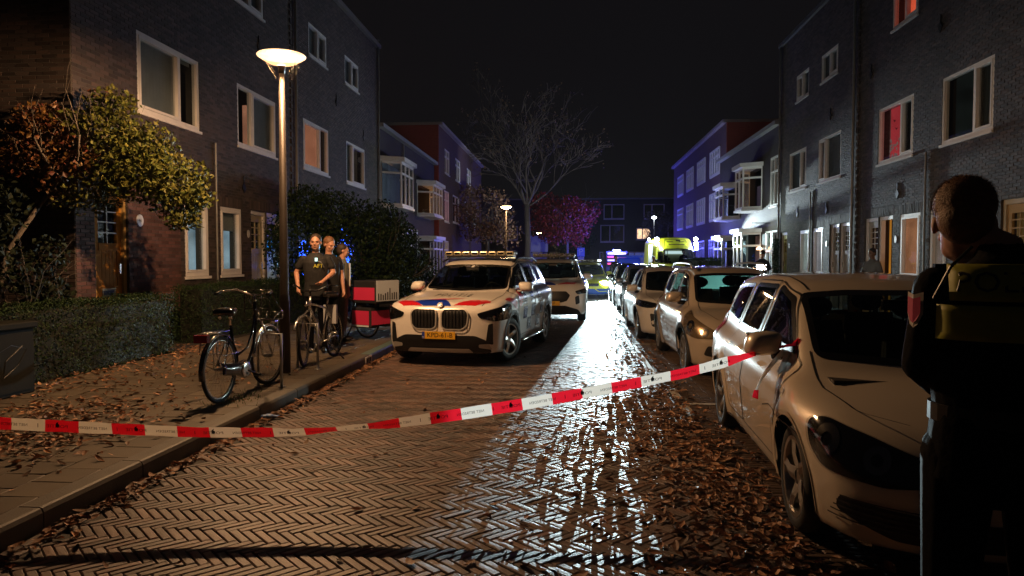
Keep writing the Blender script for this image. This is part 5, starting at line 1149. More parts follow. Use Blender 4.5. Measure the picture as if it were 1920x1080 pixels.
def tree_limbs(mb, p, d, ln, r, lvl, tips, spread=.6, up=.15, kids=3, bend=.12, mn=.0):
    pts = [Vector(p)]; dd = Vector(d).normalized(); seg = 4; rs = [r]
    for i in range(seg):
        dd = (dd+Vector((random.gauss(0, bend), random.gauss(0, bend), random.gauss(0, bend)+up*.25))).normalized(); pts.append(pts[-1]+dd*ln/seg); rs.append(max(r*(1-.5*(i+1)/seg), mn))
    mb.tube(pts, rs, 7 if r > .03 else 4)
    if lvl == 0: tips.append(pts[-1]); tips.append(pts[-2]); return
    for k in range(kids):
        t = random.uniform(.35, 1) if k else 1; i = min(int(t*seg), seg); q = pts[i]
        a = dd.orthogonal().normalized(); a.rotate(Matrix.Rotation(random.uniform(0, 6.28), 3, dd)); nd = (dd+a*spread*random.uniform(.6, 1.3)+Vector((0, 0, up))).normalized()
        tree_limbs(mb, q, nd, ln*random.uniform(.62, .82), rs[i]*random.uniform(.55, .8), lvl-1, tips, spread, up, kids, bend, mn)
# the yellow-green garden tree, lit by the lamp
m_leafy = M('yellow green autumn leaf', (.10, .092, .020), .5, 0, 0, 6, 0, 0, .45, sub=(.058, .078, .016), spec=.15); m_leafr = M('red autumn leaf', (.11, .026, .015), .5, 0, 0, 6, 0, 0, .4, sub=(.16, .09, .02)); m_leafd = M('dark green leaf', (.012, .018, .008), .65, 0, 0, 6, 0, 0, .4, spec=.15)
t1 = empty('garden_tree', (-7.1, 10.2, .25), label='small tree with yellow-green and reddish leaves in front of the brick wall', cat='tree')
mb = MB(); tips = []; mb.tube([(-1.0, -.8, 0), (-.95, -.75, .8), (-.85, -.6, 1.5), (-.6, -.35, 2.1)], [.05, .042, .035, .03], 9)
for a in range(6): tree_limbs(mb, (-.6+.08*a, -.35+.06*a, 2.1+.05*a), (math.cos(a*1.05)*.8+.3, math.sin(a*1.05)*.7, .9), .95, .026, 2, tips, .7, .12)
obj('trunk', mb, m_bark, t1, smooth=True)
bl = [(1.15, .2, 2.55, .55, .55, .42), (.55, .0, 2.75, .6, .6, .5), (.1, .1, 3.15, .65, .6, .5), (-.5, .0, 3.05, .6, .6, .55), (.75, .1, 3.05, .5, .5, .38), (1.15, .3, 2.2, .42, .4, .32), (.75, .1, 2.55, .5, .5, .38), (-.1, .0, 2.5, .6, .6, .5), (1.45, .3, 2.3, .28, .3, .2), (.25, .1, 3.65, .4, .4, .28), (-.9, .0, 2.85, .5, .5, .4), (1.3, .2, 1.95, .28, .3, .18), (-1.3, -.2, 2.9, .6, .5, .35), (-.6, -.1, 3.4, .5, .5, .25)]
P, N = blobs(bl, 13000, .2); red = (P[:, 0] < .0+.3*np.sin(P[:, 2]*5)) & (P[:, 2] > 2.2); low = P[:, 2] < 1.0
for nm, mk, mt in (('leaves', ~red, m_leafy), ('leaves', red, m_leafr)):
    v, f = leafcloud(P[mk], .075, N=np.tile([0, 0, .6], (mk.sum(), 1))); npobj(nm, v, f, mt, t1, kind='stuff')
t1['label'] = 'small tree with yellow-green and reddish leaves in front of the brick wall'
b1 = empty('garden_shrub', (-7.45, 8.95, .1), label='dark broad-leaved shrub growing in front of the ochre door', cat='shrub')
P, N = blobs([(-.3, -.3, 1.5, .7, .6, .6), (.1, .3, 1.25, .45, .4, .45), (.25, .5, .95, .35, .3, .3), (-.7, -.8, 2.0, .8, .8, .7), (-.2, .1, 2.2, .4, .4, .4), (-1.0, -1.2, 1.0, .9, .9, .8), (.3, .45, 1.6, .25, .3, .3)], 4200, .2)
v, f = leafcloud(P, .085); npobj('leaves', v, f, m_leafd, b1, kind='stuff'); mb = MB(); tips = []
for a in range(5): tree_limbs(mb, (0, 0, 0), (math.cos(a*1.3)*.4, math.sin(a*1.3)*.4, 1), 1.0, .018, 2, tips)
obj('stems', mb, m_bark, b1)
# big dark bush behind the officers
b2 = empty('large_bush', (-5.6, 19.0, .1), label='large dark evergreen bush behind the men and bicycles', cat='bush')
P, N = blobs([(-1.1, -1.6, 1.9, .9, 1.0, 1.1), (-.2, -.6, 1.6, 1.0, 1.2, 1.2), (.6, .4, 1.5, 1.0, 1.2, 1.3), (.2, .8, 2.2, 1.0, 1.3, 1.0), (-.7, -.2, 2.6, .8, 1.0, .8), (.9, 1.4, 1.0, .9, 1.2, .9), (.7, -.4, .9, .8, 1.0, .8), (-1.3, -.6, 3.0, .6, .6, .5)], 26000, .35)
v, f = leafcloud(P, .085, N=N*.5); npobj('foliage', v, f, m_leafg, b2, kind='stuff'); mb = MB(); tips = []
for a in range(7): tree_limbs(mb, (0, 0, 0), (math.cos(a)*.6, math.sin(a)*.8, 1), 1.4, .04, 2, tips)
obj('stems', mb, m_bark, b2)
# blue fairy lights in the garden behind the men
fl = empty('fairy_light_net', (-6.9, 19.3, .1), label='net of bright blue fairy lights behind the three men', cat='fairy lights'); m_fl = M('blue bulb glow', (.1, .1, .8), .3, emit=(.02, .10, 1), es=9); m_fl2 = M('pale blue bulb glow', (.1, .3, .8), .3, emit=(.02, .38, 1), es=7)
mb = MB(); m2 = MB()
for k in range(900):
    a = random.choice([(-.42, .12, 1.55), (.19, .26, 1.6), (.19, .26, 1.6), (.73, .14, 1.55), (.70, .10, 1.9)]); x, z = a[0]+random.gauss(0, a[1]*.6), a[2]+random.gauss(0, .26)
    q = (random.gauss(x, .01), random.uniform(-.15, .1), z); s_ = random.uniform(.010, .018); (m2 if a[0] == .19 else mb).add([(q[0]-s_, q[1], q[2]), (q[0], q[1]-s_, q[2]-s_), (q[0]+s_, q[1], q[2]), (q[0], q[1], q[2]+s_)], [(0,1,3), (1,2,3), (0,2,1), (0,3,2)])
obj('bulbs', mb, m_fl, fl, kind='stuff'); obj('bulbs', m2, m_fl2, fl, kind='stuff')
mb = MB()
for k in range(9): mb.tube([(-.9+k*.32, .12, .6), (-.9+k*.32+.05, .10, 1.5), (-.9+k*.32, .12, 2.5)], .006, 4)
obj('wires', mb, m_black, fl, kind='stuff')
# bare street tree
m_bt = M('grey bark', (.12, .095, .07), .85, 0, .25, 4, .01, 20)
def bare_tree(x, y, s, label, seedv, leaves=None, lvl=4, trunk=.36):
    random.seed(seedv); r = empty('street_tree', (x, y, .1), label=label, cat='tree'); mb = MB(); tips = []
    mb.tube([(0, 0, 0), (.05*s, 0, 1.5*s), (0, 0, 3.0*s)], [trunk, trunk*.8, trunk*.7], 14)
    for d, l_, rr_ in (((.55, 0, .8), 3.4, .6), ((-.18, .1, 1), 3.8, .62), ((.15, -.2, 1), 3.4, .5), ((.9, .1, .55), 3.0, .4), ((-.5, .0, .9), 2.8, .4), ((.3, .5, .9), 3.0, .4)):
        tree_limbs(mb, (0, 0, 2.9*s), d, l_*s*.62, trunk*rr_*.62, lvl, tips, .62, .10, 3, .13, .020)
    obj('branches', mb, m_bt, r, smooth=True)
    if leaves:
        tp = np.array([tuple(t) for t in tips]); k = RNG.integers(0, len(tp), leaves[0]); P = tp[k]+RNG.normal(size=(leaves[0], 3))*.22; v, f = leafcloud(P, leaves[1]); npobj('leaves', v, f, leaves[2], r, kind='stuff')
    return r
bare_tree(-3.4, 54.5, 1.88, 'bare street tree with a pale trunk and spreading twigs', 11, (900, .16, M('withered leaf', (.14, .08, .04), .6, 0, 0, 6, 0, 0, .4)), 4, .30)
def leafy(x, y, h, rad, label, mat, n, size, seedv, name='street_tree'):
    random.seed(seedv); r = empty(name, (x, y, .1), label=label, cat='tree'); mb = MB(); tips = []; mb.tube([(0, 0, 0), (0, 0, h*.45)], [.16, .12], 10)
    for a in range(7): tree_limbs(mb, (0, 0, h*.4), (math.cos(a*.9)*.8, math.sin(a*.9)*.8, .8), rad*.7, .06, 2, tips, .7)
    obj('trunk', mb, m_bark, r); bl = [(random.uniform(-.6, .6)*rad, random.uniform(-.6, .6)*rad, h*.68+random.uniform(-.22, .22)*h, rad*random.uniform(.3, .5), rad*.4, rad*random.uniform(.25, .42)) for _ in range(16)]
    P, N = blobs(bl, n, .1); v, f = leafcloud(P, size); npobj('crown', v, f, mat, r, kind='stuff'); return r
leafy(-.4, 62, 7.2, 3.6, 'round crimson-leaved tree behind the bare street tree', M('crimson leaf', (.22, .014, .014), .55, 0, 0, 6, 0, 0, .45), 9000, .24, 5)
leafy(-5.4, 46, 6.6, 2.4, 'brown-leaved tree beside the left gabled house', M('brown leaf', (.20, .11, .06), .55, 0, 0, 6, 0, 0, .45), 2600, .20, 8)
leafy(8.2, 70, 6.3, 2.0, 'sparse olive tree between the ambulance and the far terrace', M('olive leaf', (.12, .10, .04), .55, 0, 0, 6, 0, 0, .4), 3000, .17, 9)
leafy(.2, 78, 4.2, 2.6, 'dark green bush in front of the far terrace', M('dark green foliage', (.025, .04, .02), .6, 0, 0, 6, 0, 0, .4), 5000, .22, 10, 'round_bush')
iv = empty('climbing_ivy', (7.82, 28.25, .1), label='climbing ivy on the right wall beside the yellow door', cat='climbing plant'); k = 1500
P = np.stack([-.02-RNG.random(k)*.10, RNG.normal(size=k)*.20, RNG.random(k)*2.3], 1); v, f = leafcloud(P, .075); npobj('leaves', v, f, m_leafg, iv, kind='stuff')
# ================================================================ UTILITY CABINET
m_cbt = M('grey green cabinet', (.016, .016, .012), .8, 0, .25, 4, spec=.1)
cb = empty('utility_cabinet', (-6.0, 7.02, .12), label='low grey utility cabinet with a dark scribble beside the near hedge', cat='utility cabinet')
o = obj('housing', MB().box(-.32, 0, -.55, .55, 0, .72), m_cbt, cb); q = o.modifiers.new('b', 'BEVEL'); q.width = .012
o = obj('lid', MB().box(-.35, .035, -.58, .58, .725, .80), m_cbt, cb); q = o.modifiers.new('b', 'BEVEL'); q.width = .015
obj('door', MB().box(.002, .012, -.50, .50, .05, .68), m_cbt, cb)
g_ = [(.0125, -.1, .45), (.0125, .2, .56), (.0125, .42, .50), (.0125, .30, .34), (.0125, .08, .22), (.0125, .12, .40), (.0125, .36, .54)]; obj('scribble', MB().tube(g_, .004, 5), m_black, cb)

# ================================================================ BICYCLES (local: front +y)
def spoked_wheel(root, y, z, r, mt_rim, rot=0, hub=.03, name='wheel'):
    mb = MB(); ring = [(0, (r-.018)*math.cos(2*math.pi*k/36), (r-.018)*math.sin(2*math.pi*k/36)) for k in range(36)]; mb.tube(ring, .019, 7, True)
    t = obj(name, mb, m_rubber, root, smooth=True); t.location = (0, y, z); t.rotation_euler = (0, 0, rot)
    mb = MB(); ring = [(0, (r-.044)*math.cos(2*math.pi*k/36), (r-.044)*math.sin(2*math.pi*k/36)) for k in range(36)]; mb.tube(ring, .012, 6, True); obj('rim', mb, mt_rim, t, smooth=True)
    mb = MB()
    for k in range(28):
        a = 2*math.pi*k/28; b = a+(.9 if k % 2 else -.9); mb.tube([((.02 if k % 4 < 2 else -.02), hub*math.cos(b), hub*math.sin(b)), (0, (r-.05)*math.cos(a), (r-.05)*math.sin(a))], .0016, 3)
    obj('spokes', mb, m_steel, t, kind='stuff'); mb = MB(); mb.tube([(-.05, 0, 0), (.05, 0, 0)], hub*.7, 10); obj('hub', mb, m_steel, t); return t
def T(root, name, mat, *paths, n=8, smooth=True):
    mb = MB()
    for p, r in paths: mb.tube(p, r, n)
    return obj(name, mb, mat, root, smooth=smooth)
def fender(root, y, z, r, a0, a1, mat):
    mb = MB(); v = []; n = 24
    for k in range(n+1):
        a = a0+(a1-a0)*k/n
        for xx, dr in ((-.028, -.012), (-.018, .004), (0, .01), (.018, .004), (.028, -.012)): v.append((xx, y+(r+dr)*math.cos(a), z+(r+dr)*math.sin(a)))
    mb.add(v, [(5*k+q, 5*k+q+1, 5*k+q+6, 5*k+q+5) for k in range(n) for q in range(4)]); o = obj('mudguard', mb, mat, root, smooth=True); s = o.modifiers.new('s', 'SOLIDIFY'); s.thickness = .003; return o
m_bf = M('black bicycle enamel', (.012, .012, .014), .22, 0, coat=1); m_alu = M('bright aluminium', (.70, .72, .72), .22, .85); m_rimb = M('bicycle rim', (.62, .63, .62), .25, .8)
def saddle(root, y, z):
    mb = MB(); v = []; prof = [(-.13, .105, .0), (-.10, .115, .022), (-.03, .09, .028), (.05, .045, .024), (.13, .028, .018), (.15, .012, .004)]
    for yy, ww_, hh in prof: v += [(-ww_, y+yy, z-.05), (-ww_, y+yy, z+hh*.2), (-ww_*.6, y+yy, z+hh), (ww_*.6, y+yy, z+hh), (ww_, y+yy, z+hh*.2), (ww_, y+yy, z-.05)]
    f = [(6*k+q, 6*k+(q+1) % 6, 6*k+6+(q+1) % 6, 6*k+6+q) for k in range(5) for q in range(6)]+[(5, 4, 3, 2, 1, 0), tuple(range(30, 36))]; mb.add(v, f); o = obj('saddle', mb, m_bf, root, smooth=True); return o
bk = empty('city_bicycle', (-3.62, 7.12, .12), R(-1.5), 'black dutch bicycle with front basket parked against a steel rack by the lamp', 'bicycle')
r = .345; YF = 1.12
spoked_wheel(bk, 0, r, r, m_rimb); wf = spoked_wheel(bk, YF, r, r, m_rimb, R(-8))
fender(bk, 0, r, r+.02, R(-5), R(190), m_bf); fender(bk, YF, r, r+.02, R(10), R(175), m_alu)
T(bk, 'frame', m_bf, ([(0, .42, .28), (0, .30, .55), (0, .24, .78)], .016), ([(0, .42, .29), (0, .62, .34), (0, .76, .50), (0, .84, .85)], .018), ([(0, .40, .45), (0, .60, .50), (0, .72, .65), (0, .82, .92)], .013), ([(0, .83, .80), (0, .80, 1.0)], .020), ([(-.05, 0, r), (-.05, .42, .29)], .010), ([(.05, 0, r), (.05, .42, .29)], .010), ([(-.05, 0, r), (0, .25, .74)], .008), ([(.05, 0, r), (0, .25, .74)], .008))
T(bk, 'fork', m_alu, ([(-.06, YF, r), (-.055, .90, .72), (-.02, .84, .80)], .012), ([(.06, YF, r), (.055, .90, .72), (.02, .84, .80)], .012))
T(bk, 'handlebar', m_chrome, ([(0, .82, .95), (0, .80, 1.08)], .013), ([(-.30, .50, 1.10), (-.28, .64, 1.13), (-.20, .78, 1.14), (-.06, .83, 1.08), (.06, .83, 1.08), (.20, .78, 1.14), (.28, .64, 1.13), (.30, .50, 1.10)], .011)); T(bk, 'grip', m_black, ([(-.30, .48, 1.10), (-.29, .60, 1.125)], .017)); T(bk, 'grip', m_black, ([(.30, .48, 1.10), (.29, .60, 1.125)], .017))
saddle(bk, .20, .95); T(bk, 'seat_post', m_chrome, ([(0, .24, .76), (0, .22, .92)], .012)); T(bk, 'saddle_springs', m_chrome, *[([(sx, .11, .90), (sx, .14, .86)], .018) for sx in (-.06, .06)])
mb = MB(); v = []; 
for k, (yy, zz, hh) in enumerate(((-.04, r, .05), (.0, r, .065), (.25, .315, .07), (.42, .29, .105), (.50, .28, .08), (.53, .28, .02))):
    v += [(.055, yy, zz-hh), (.055, yy, zz+hh), (.085, yy, zz+hh*.8), (.085, yy, zz-hh*.8)]
mb.add(v, [(4*k+q, 4*k+(q+1) % 4, 4*k+4+(q+1) % 4, 4*k+4+q) for k in range(5) for q in range(4)]+[(0,1,2,3),(23,22,21,20)]); cg = obj('chain_guard', mb, m_bf, bk, smooth=True); cg.location = (.0, 0, 0)
mb = MB(); mb.ell((.09, .40, .29), (.012, .09, .085), 16, 8); obj('chain_guard_disc', mb, m_alu, cg, smooth=True)
T(bk, 'pedal', m_black, ([(.10, .42, .28), (.12, .52, .24)], .010), ([(.12, .52, .22), (.20, .52, .22)], .018)); T(bk, 'pedal', m_black, ([(-.10, .42, .28), (-.12, .34, .34)], .010), ([(-.12, .34, .35), (-.20, .34, .35)], .018))
T(bk, 'carrier', m_alu, *[([(sx, -.30, .74), (sx, .10, .745)], .007) for sx in (-.06, 0, .06)], ([(-.06, -.30, .74), (.06, -.30, .74)], .007), *[([(sx, -.18, .74), (sx, -.22, .55), (sx*.9, -.12, .40), (sx*.7, 0, r)], .006) for sx in (-.09, .09)], *[([(sx, .02, .74), (sx*.8, 0, r)], .006) for sx in (-.08, .08)], *[([(sx, -.22, .53), (sx, -.05, .50), (sx, .25, .50)], .006) for sx in (-.09, .09)], n=6)
obj('tail_light', MB().box(-.07, .07, -.36, -.31, .66, .735), M('dim red reflector', (.25, .01, .02), .2), bk)
paths = [([(sx, .86, .78), (sx, .86, 1.10), (sx*.8, .86, 1.14)], .006) for sx in (-.15, -.05, .05, .15)]+[([(sx, .86, .78), (sx, 1.20, .78), (sx, 1.22, .86)], .006) for sx in (-.15, -.05, .05, .15)]+[([(-.15, yy, zz), (.15, yy, zz)], .006) for yy, zz in ((.86, .80), (.86, .92), (.86, 1.04), (.86, 1.13), (1.02, .78), (1.20, .78), (1.22, .86))]+[([(sx, .86, 1.13), (sx, 1.05, .95), (sx, 1.22, .86)], .006) for sx in (-.16, .16)]
T(bk, 'front_basket', m_bf, *paths, n=6); T(bk, 'lamp', m_chrome, ([(0, 1.24, .74), (0, 1.31, .74)], [.03, .04])); T(bk, 'basket_stay', m_alu, ([(-.10, 1.20, .78), (-.06, YF, r)], .005), ([(.10, 1.20, .78), (.06, YF, r)], .005), ([(.05, 1.22, .80), (.05, 1.40, .86)], .006), n=6)
def rack(x, y, label, w_=.14, h_=.62):
    o = empty('bicycle_rack', (x, y, .12), label=label, cat='bicycle rack', group='steel bicycle racks set in the pavement'); T(o, 'hoop', m_steel, ([(-w_, 0, 0), (-w_, 0, h_), (w_, 0, h_), (w_, 0, 0)], .018)); T(o, 'foot_plate', m_steel, ([(-w_, 0, 0), (-w_, 0, .01)], .05), ([(w_, 0, 0), (w_, 0, .01)], .05)); return o
rack(-3.50, 8.08, 'steel bicycle rack holding the front wheel of the black dutch bicycle'); rack(-3.55, 9.42, 'steel bicycle rack holding the silver bicycle wheel')
# silver bicycle, front to the camera
b2_ = empty('silver_bicycle', (-3.62, 10.72, .12), R(176), 'silver framed bicycle facing the camera beside the officer in a t-shirt', 'bicycle')
spoked_wheel(b2_, 0, r, r, m_rimb); spoked_wheel(b2_, 1.06, r, r, m_rimb, R(14)); fender(b2_, 1.06, r, r+.02, R(30), R(150), m_alu)
T(b2_, 'frame', m_alu, ([(0, .42, .28), (0, .26, .82)], .016), ([(0, .42, .28), (0, .86, .82)], .019), ([(0, .28, .76), (0, .85, .86)], .016), ([(0, .87, .76), (0, .83, .96)], .020), ([(-.05, 0, r), (-.02, .42, .28)], .010), ([(.05, 0, r), (.02, .42, .28)], .010), ([(-.05, 0, r), (0, .27, .74)], .009), ([(.05, 0, r), (0, .27, .74)], .009))
T(b2_, 'fork', m_alu, ([(-.06, 1.06, r), (-.055, .94, .70), (-.03, .87, .76), (.03, .87, .76), (.055, .94, .70), (.06, 1.06, r)], .012)); T(b2_, 'handlebar', m_bf, ([(0, .83, .96), (0, .84, 1.06)], .013), ([(-.34, .66, 1.10), (-.26, .76, 1.12), (-.10, .85, 1.04), (.10, .85, 1.04), (.26, .76, 1.12), (.34, .66, 1.10)], .012))
saddle(b2_, .20, .98); T(b2_, 'seat_post', m_chrome, ([(0, .26, .80), (0, .23, .95)], .012)); T(b2_, 'crank', m_alu, ([(.08, .42, .28), (.10, .50, .16)], .010), ([(.10, .5, .16), (.19, .5, .16)], .018), ([(-.08, .42, .28), (-.10, .34, .40)], .010), ([(-.10, .34, .4), (-.19, .34, .4)], .018)); T(b2_, 'chain_wheel', m_alu, ([(.05, .42, .28), (.056, .42, .28)], .09), n=24)
T(b2_, 'kickstand', m_black, ([(-.05, .36, .26), (-.28, .30, .01)], .010)); T(b2_, 'lamp', m_chrome, ([(0, .92, .86), (0, .98, .86)], [.03, .035])); mb = MB(); mb.box(-.10, .10, .10, .16, .52, .80); obj('pale_bag', mb, M('pale plastic bag', (.6,.62,.65), .3), b2_)
# delivery bicycle
db = empty('delivery_bicycle', (-3.85, 13.30, .12), R(62), 'black delivery bicycle with a large box and pink side bags', 'bicycle')
spoked_wheel(db, 0, r*.9, r*.9, M('white rim', (.75,.75,.75), .3)); spoked_wheel(db, 1.15, r*.9, r*.9, m_rimb, R(10)); m_pk = M('pink bag fabric', (.62, .03, .10), .55); m_bag = M('black bag fabric', (.016,.016,.018), .6); m_rf = M('pale reflective fabric', (.62,.68,.74), .3)
T(db, 'frame', m_bf, ([(0, .45, .27), (0, .30, .75)], .022), ([(0, .45, .27), (0, .92, .75)], .024), ([(0, .95, .70), (0, .90, 1.0)], .022), ([(-.06, 0, .31), (0, .45, .27)], .012), ([(.06, 0, .31), (0, .45, .27)], .012), ([(0, 1.15, .31), (0, .94, .72)], .02)); T(db, 'handlebar', m_bf, ([(0, .90, 1.0), (0, .88, 1.12)], .014), ([(-.34, .70, 1.14), (-.1, .88, 1.12), (.1, .88, 1.12), (.34, .70, 1.14)], .012)); saddle(db, .28, 1.0); T(db, 'seat_post', m_black, ([(0, .30, .74), (0, .29, .96)], .013)); T(db, 'kickstand', m_black, ([(-.04, .3, .30), (-.20, .35, 0)], .012), ([(.04, .3, .30), (.20, .35, 0)], .012))
bx = obj('delivery_box', MB().box(-.32, .32, -.52, .06, .68, 1.10), m_bag, db); q = bx.modifiers.new('b', 'BEVEL'); q.width = .02; q.segments = 2
obj('carrier', MB().box(-.2, .2, -.5, .1, .62, .675), m_bf, db); obj('pink_panel', MB().box(.322, .33, -.50, .04, .74, .97), m_pk, bx); textobj('flink*', .18, M('pale print', (.75,.6,.55), .5), bx, (.332, -.23, .84), (0, 1, 0), (0, 0, 1))
obj('pink_panel', MB().box(-.33, -.322, -.50, .04, .74, .97), m_pk, bx); obj('reflective_panel', MB().box(-.30, .30, -.53, -.522, .72, 1.10), m_rf, bx)
mb = MB(); 
for k in range(9): mb.box(-.26+k*.06, -.235+k*.06, -.534, -.531, .74, .80+random.uniform(.02, .16))
obj('skyline_print', mb, m_bag, bx)
for sx in (-1, 1):
    o = obj('side_bag', MB().box(sx*.10, sx*.30, -.38, .12, .22, .60), m_bag, db); q = o.modifiers.new('b', 'BEVEL'); q.width = .03; q.segments = 2; obj('pink_panel', MB().box(sx*.302, sx*.308, -.34, .08, .28, .54), m_pk, o); obj('reflective_strip', MB().box(sx*.309, sx*.311, -.34, .08, .245, .275), m_rf, o)
obj('pink_panel', MB().box(-.28, .28, -.392, -.385, .28, .54), m_pk, db)
# ================================================================ BARRIER TAPE
path = [(-5.2,3.7,.74),(-4.4,3.92,.655),(-3.57,4.15,.588),(-3.0,4.25,.545),(-2.35,4.35,.505),(-1.75,4.42,.50),(-1.2,4.50,.54),(-.72,4.58,.60),(-.25,4.66,.668),(.25,4.74,.755),(.75,4.82,.85),(1.10,4.88,.94),(1.36,4.93,1.01)]
pp = np.array(path); sl = np.r_[0, np.cumsum(np.linalg.norm(np.diff(pp, axis=0), axis=1))]
m_tr = M('red barrier foil', (.72, .012, .03), .30, coat=.5); m_tw = M('white barrier foil', (.70, .68, .64), .30, coat=.5)
for m_, c_ in ((m_tr, (.75, .012, .03)), (m_tw, (.75, .72, .66))):
    n_ = m_.node_tree.nodes; tl_ = n_.new('ShaderNodeBsdfTranslucent'); tl_.inputs[0].default_value = (*c_, 1); ms_ = n_.new('ShaderNodeMixShader'); ms_.inputs[0].default_value = .5
    m_.node_tree.links.new(n_['Principled BSDF'].outputs[0], ms_.inputs[1]); m_.node_tree.links.new(tl_.outputs[0], ms_.inputs[2]); m_.node_tree.links.new(ms_.outputs[0], n_['Material Output'].inputs[0])
def tp_(s):
    p = np.array([np.interp(s, sl, pp[:, i]) for i in range(3)]); x = p[0]
    tw = R(12)+R(44)*math.exp(-((x+1.42)/.42)**2)+R(10)*math.sin(x*2.1); 
    return p, tw
tape = empty('barrier_tape', (0, 0, 0), label='red and white police barrier tape sagging across the street', cat='barrier tape')
TW = .078; s = 0; k = 0
def tpt(s, h, o_=0):
    p, tw = tp_(s); q, _ = tp_(min(s+.01, sl[-1])); d = (q-p); d = d/(np.linalg.norm(d)+1e-9) if np.linalg.norm(d) > 1e-6 else np.array([1., 0, 0])
    n = np.cross(d, [0, 0, 1.]); n /= np.linalg.norm(n); u = np.cross(n, d); uu = u*math.cos(tw)-n*math.sin(tw)*-1; nn = np.cross(d, uu); nn = nn if nn[1] < 0 else -nn
    return p+uu*h+nn*o_
while s < sl[-1]-.01:
    e = min(s+.2, sl[-1]); n = 5; v = []; pin = 1
    for i in range(n+1):
        ss = s+(e-s)*i/n; wv = TW*(1 if ss < sl[-1]-.35 else max(.35, (sl[-1]-ss)/.35))
        for j, h in enumerate((-.5, -.17, .17, .5)): v.append(tpt(ss, h*wv, .0025*math.sin(ss*23+j)))
    mb = MB(); mb.add(v, [(4*i+j, 4*i+j+1, 4*i+j+5, 4*i+j+4) for i in range(n) for j in range(3)]); obj('tape_segment', mb, m_tr if k % 2 == 0 else m_tw, tape, smooth=True); s = e; k += 1
def tape_text(txt, sc_, wd, ht, h0=0):
    v, f = textmesh(txt, 1.0); xs = [p[0] for p in v]; ys = [p[1] for p in v]; kx = wd/(max(xs)-min(xs)); ky = ht/(max(ys)-min(ys)); out = [tuple(tpt(sc_-p[0]*kx, h0+p[1]*ky, .006)) for p in v]
    mb = MB(); mb.add(out, f); obj('lettering', mb, m_black, tape)   # printed for readers on the far side: mirrored from here
s = 4.66-.475*9+.0
while s < sl[-1]-.45:
    if s > .3:
        tape_text('NIET BETREDEN', s, .175, .017); tape_text('I', s+.15, .004, .026); tape_text('POLITIE', s+.265, .125, .020)
        mb = MB(); c = s+.265; fl_ = [(-.004, -.016), (.012, -.008), (.014, .004), (.004, .012), (.010, .026), (-.006, .014), (-.012, .002)]
        mb.add([tuple(tpt(c+a, b+.008, .0065)) for a, b in fl_], [tuple(range(len(fl_)))]); obj('flame_emblem', mb, m_black, tape)
    s += .475
# loose ends of the tape knotted round the mirror
for e, (nm, pts_, mt) in enumerate((('tape_end', [(1.42, 4.90, 1.00), (1.33, 4.84, .93), (1.24, 4.80, .83), (1.20, 4.80, .74)], m_tw), ('tape_end', [(1.43, 4.88, .99), (1.37, 4.82, .88), (1.33, 4.80, .76), (1.33, 4.80, .66)], m_tw), ('tape_end', [(1.36, 4.93, 1.01), (1.46, 4.86, 1.04), (1.50, 4.88, 1.08)], m_tr))):
    v = [];
    for i, p in enumerate(pts_):
        ww_ = .022-.005*i; v += [(p[0]-ww_, p[1]-.008*i, p[2]+.008), (p[0], p[1]+.006, p[2]), (p[0]+ww_*.6, p[1]-.01, p[2]-.004)]
    mb = MB(); mb.add(v, [(3*i+j, 3*i+j+1, 3*i+j+4, 3*i+j+3) for i in range(len(pts_)-1) for j in range(2)]); obj(nm, mb, mt, tape, smooth=True)
v = [(1.19, 4.79, .75), (1.22, 4.79, .75), (1.215, 4.785, .69), (1.18, 4.80, .70)]; obj('tape_end', MB().add(v, [(0,1,2,3)]), m_tr, tape)

# ================================================================ PEOPLE (local: facing -y, standing at the origin)
def skinm(n, c): return M(n, c, .5, 0, .06, 20, .0006, 300)
m_skin = skinm('skin', (.48, .25, .17)); m_skin2 = skinm('brown skin', (.16, .085, .055)); m_hairb = M('dark brown hair', (.035, .022, .015), .6, 0, .4, 60, .003, 160); m_hairr = M('short reddish hair', (.16, .075, .035), .6, 0, .4, 60, .003, 160)
m_navy = M('near black uniform cloth', (.0035, .004, .006), .9, 0, .2, 20, .003, 40, spec=.1); m_tee = M('black t-shirt', (.012, .012, .013), .8, 0, .2, 20, .004, 14); m_shoe = M('black shoe', (.01, .01, .01), .4); m_hiv = M('yellow reflective panel', (.30, .30, .03), .6, 0, .15, 20)
def cap_(mb, a, b, ra, rb, n=12):
    mb.tube([a, b], [ra, rb], n); mb.ell(a, (ra,)*3, n, 8); mb.ell(b, (rb,)*3, n, 8)
def loft(mb, rings, n=22):
    v = []
    for (z, rx, ry, cx_, cy_) in rings:
        for k in range(n):
            a = 2*math.pi*k/n; c, s = math.cos(a), math.sin(a); e = .85; v.append((cx_+rx*abs(c)**e*(1 if c > 0 else -1), cy_+ry*abs(s)**e*(1 if s > 0 else -1), z))
    m = len(rings); mb.add(v, [(i*n+k, i*n+(k+1) % n, (i+1)*n+(k+1) % n, (i+1)*n+k) for i in range(m-1) for k in range(n)]+[tuple(range(n))[::-1], tuple((m-1)*n+k for k in range(n))])
def solid(name, mb, mat, parent, vox=.010, sm=4, label=None):
    o = obj(name, mb, mat, parent, smooth=True); r = o.modifiers.new('r', 'REMESH'); r.mode = 'VOXEL'; r.voxel_size = vox; r.use_smooth_shade = True
    s = o.modifiers.new('s', 'SMOOTH'); s.factor = .5; s.iterations = sm
    if label: o['label'] = label
    return o
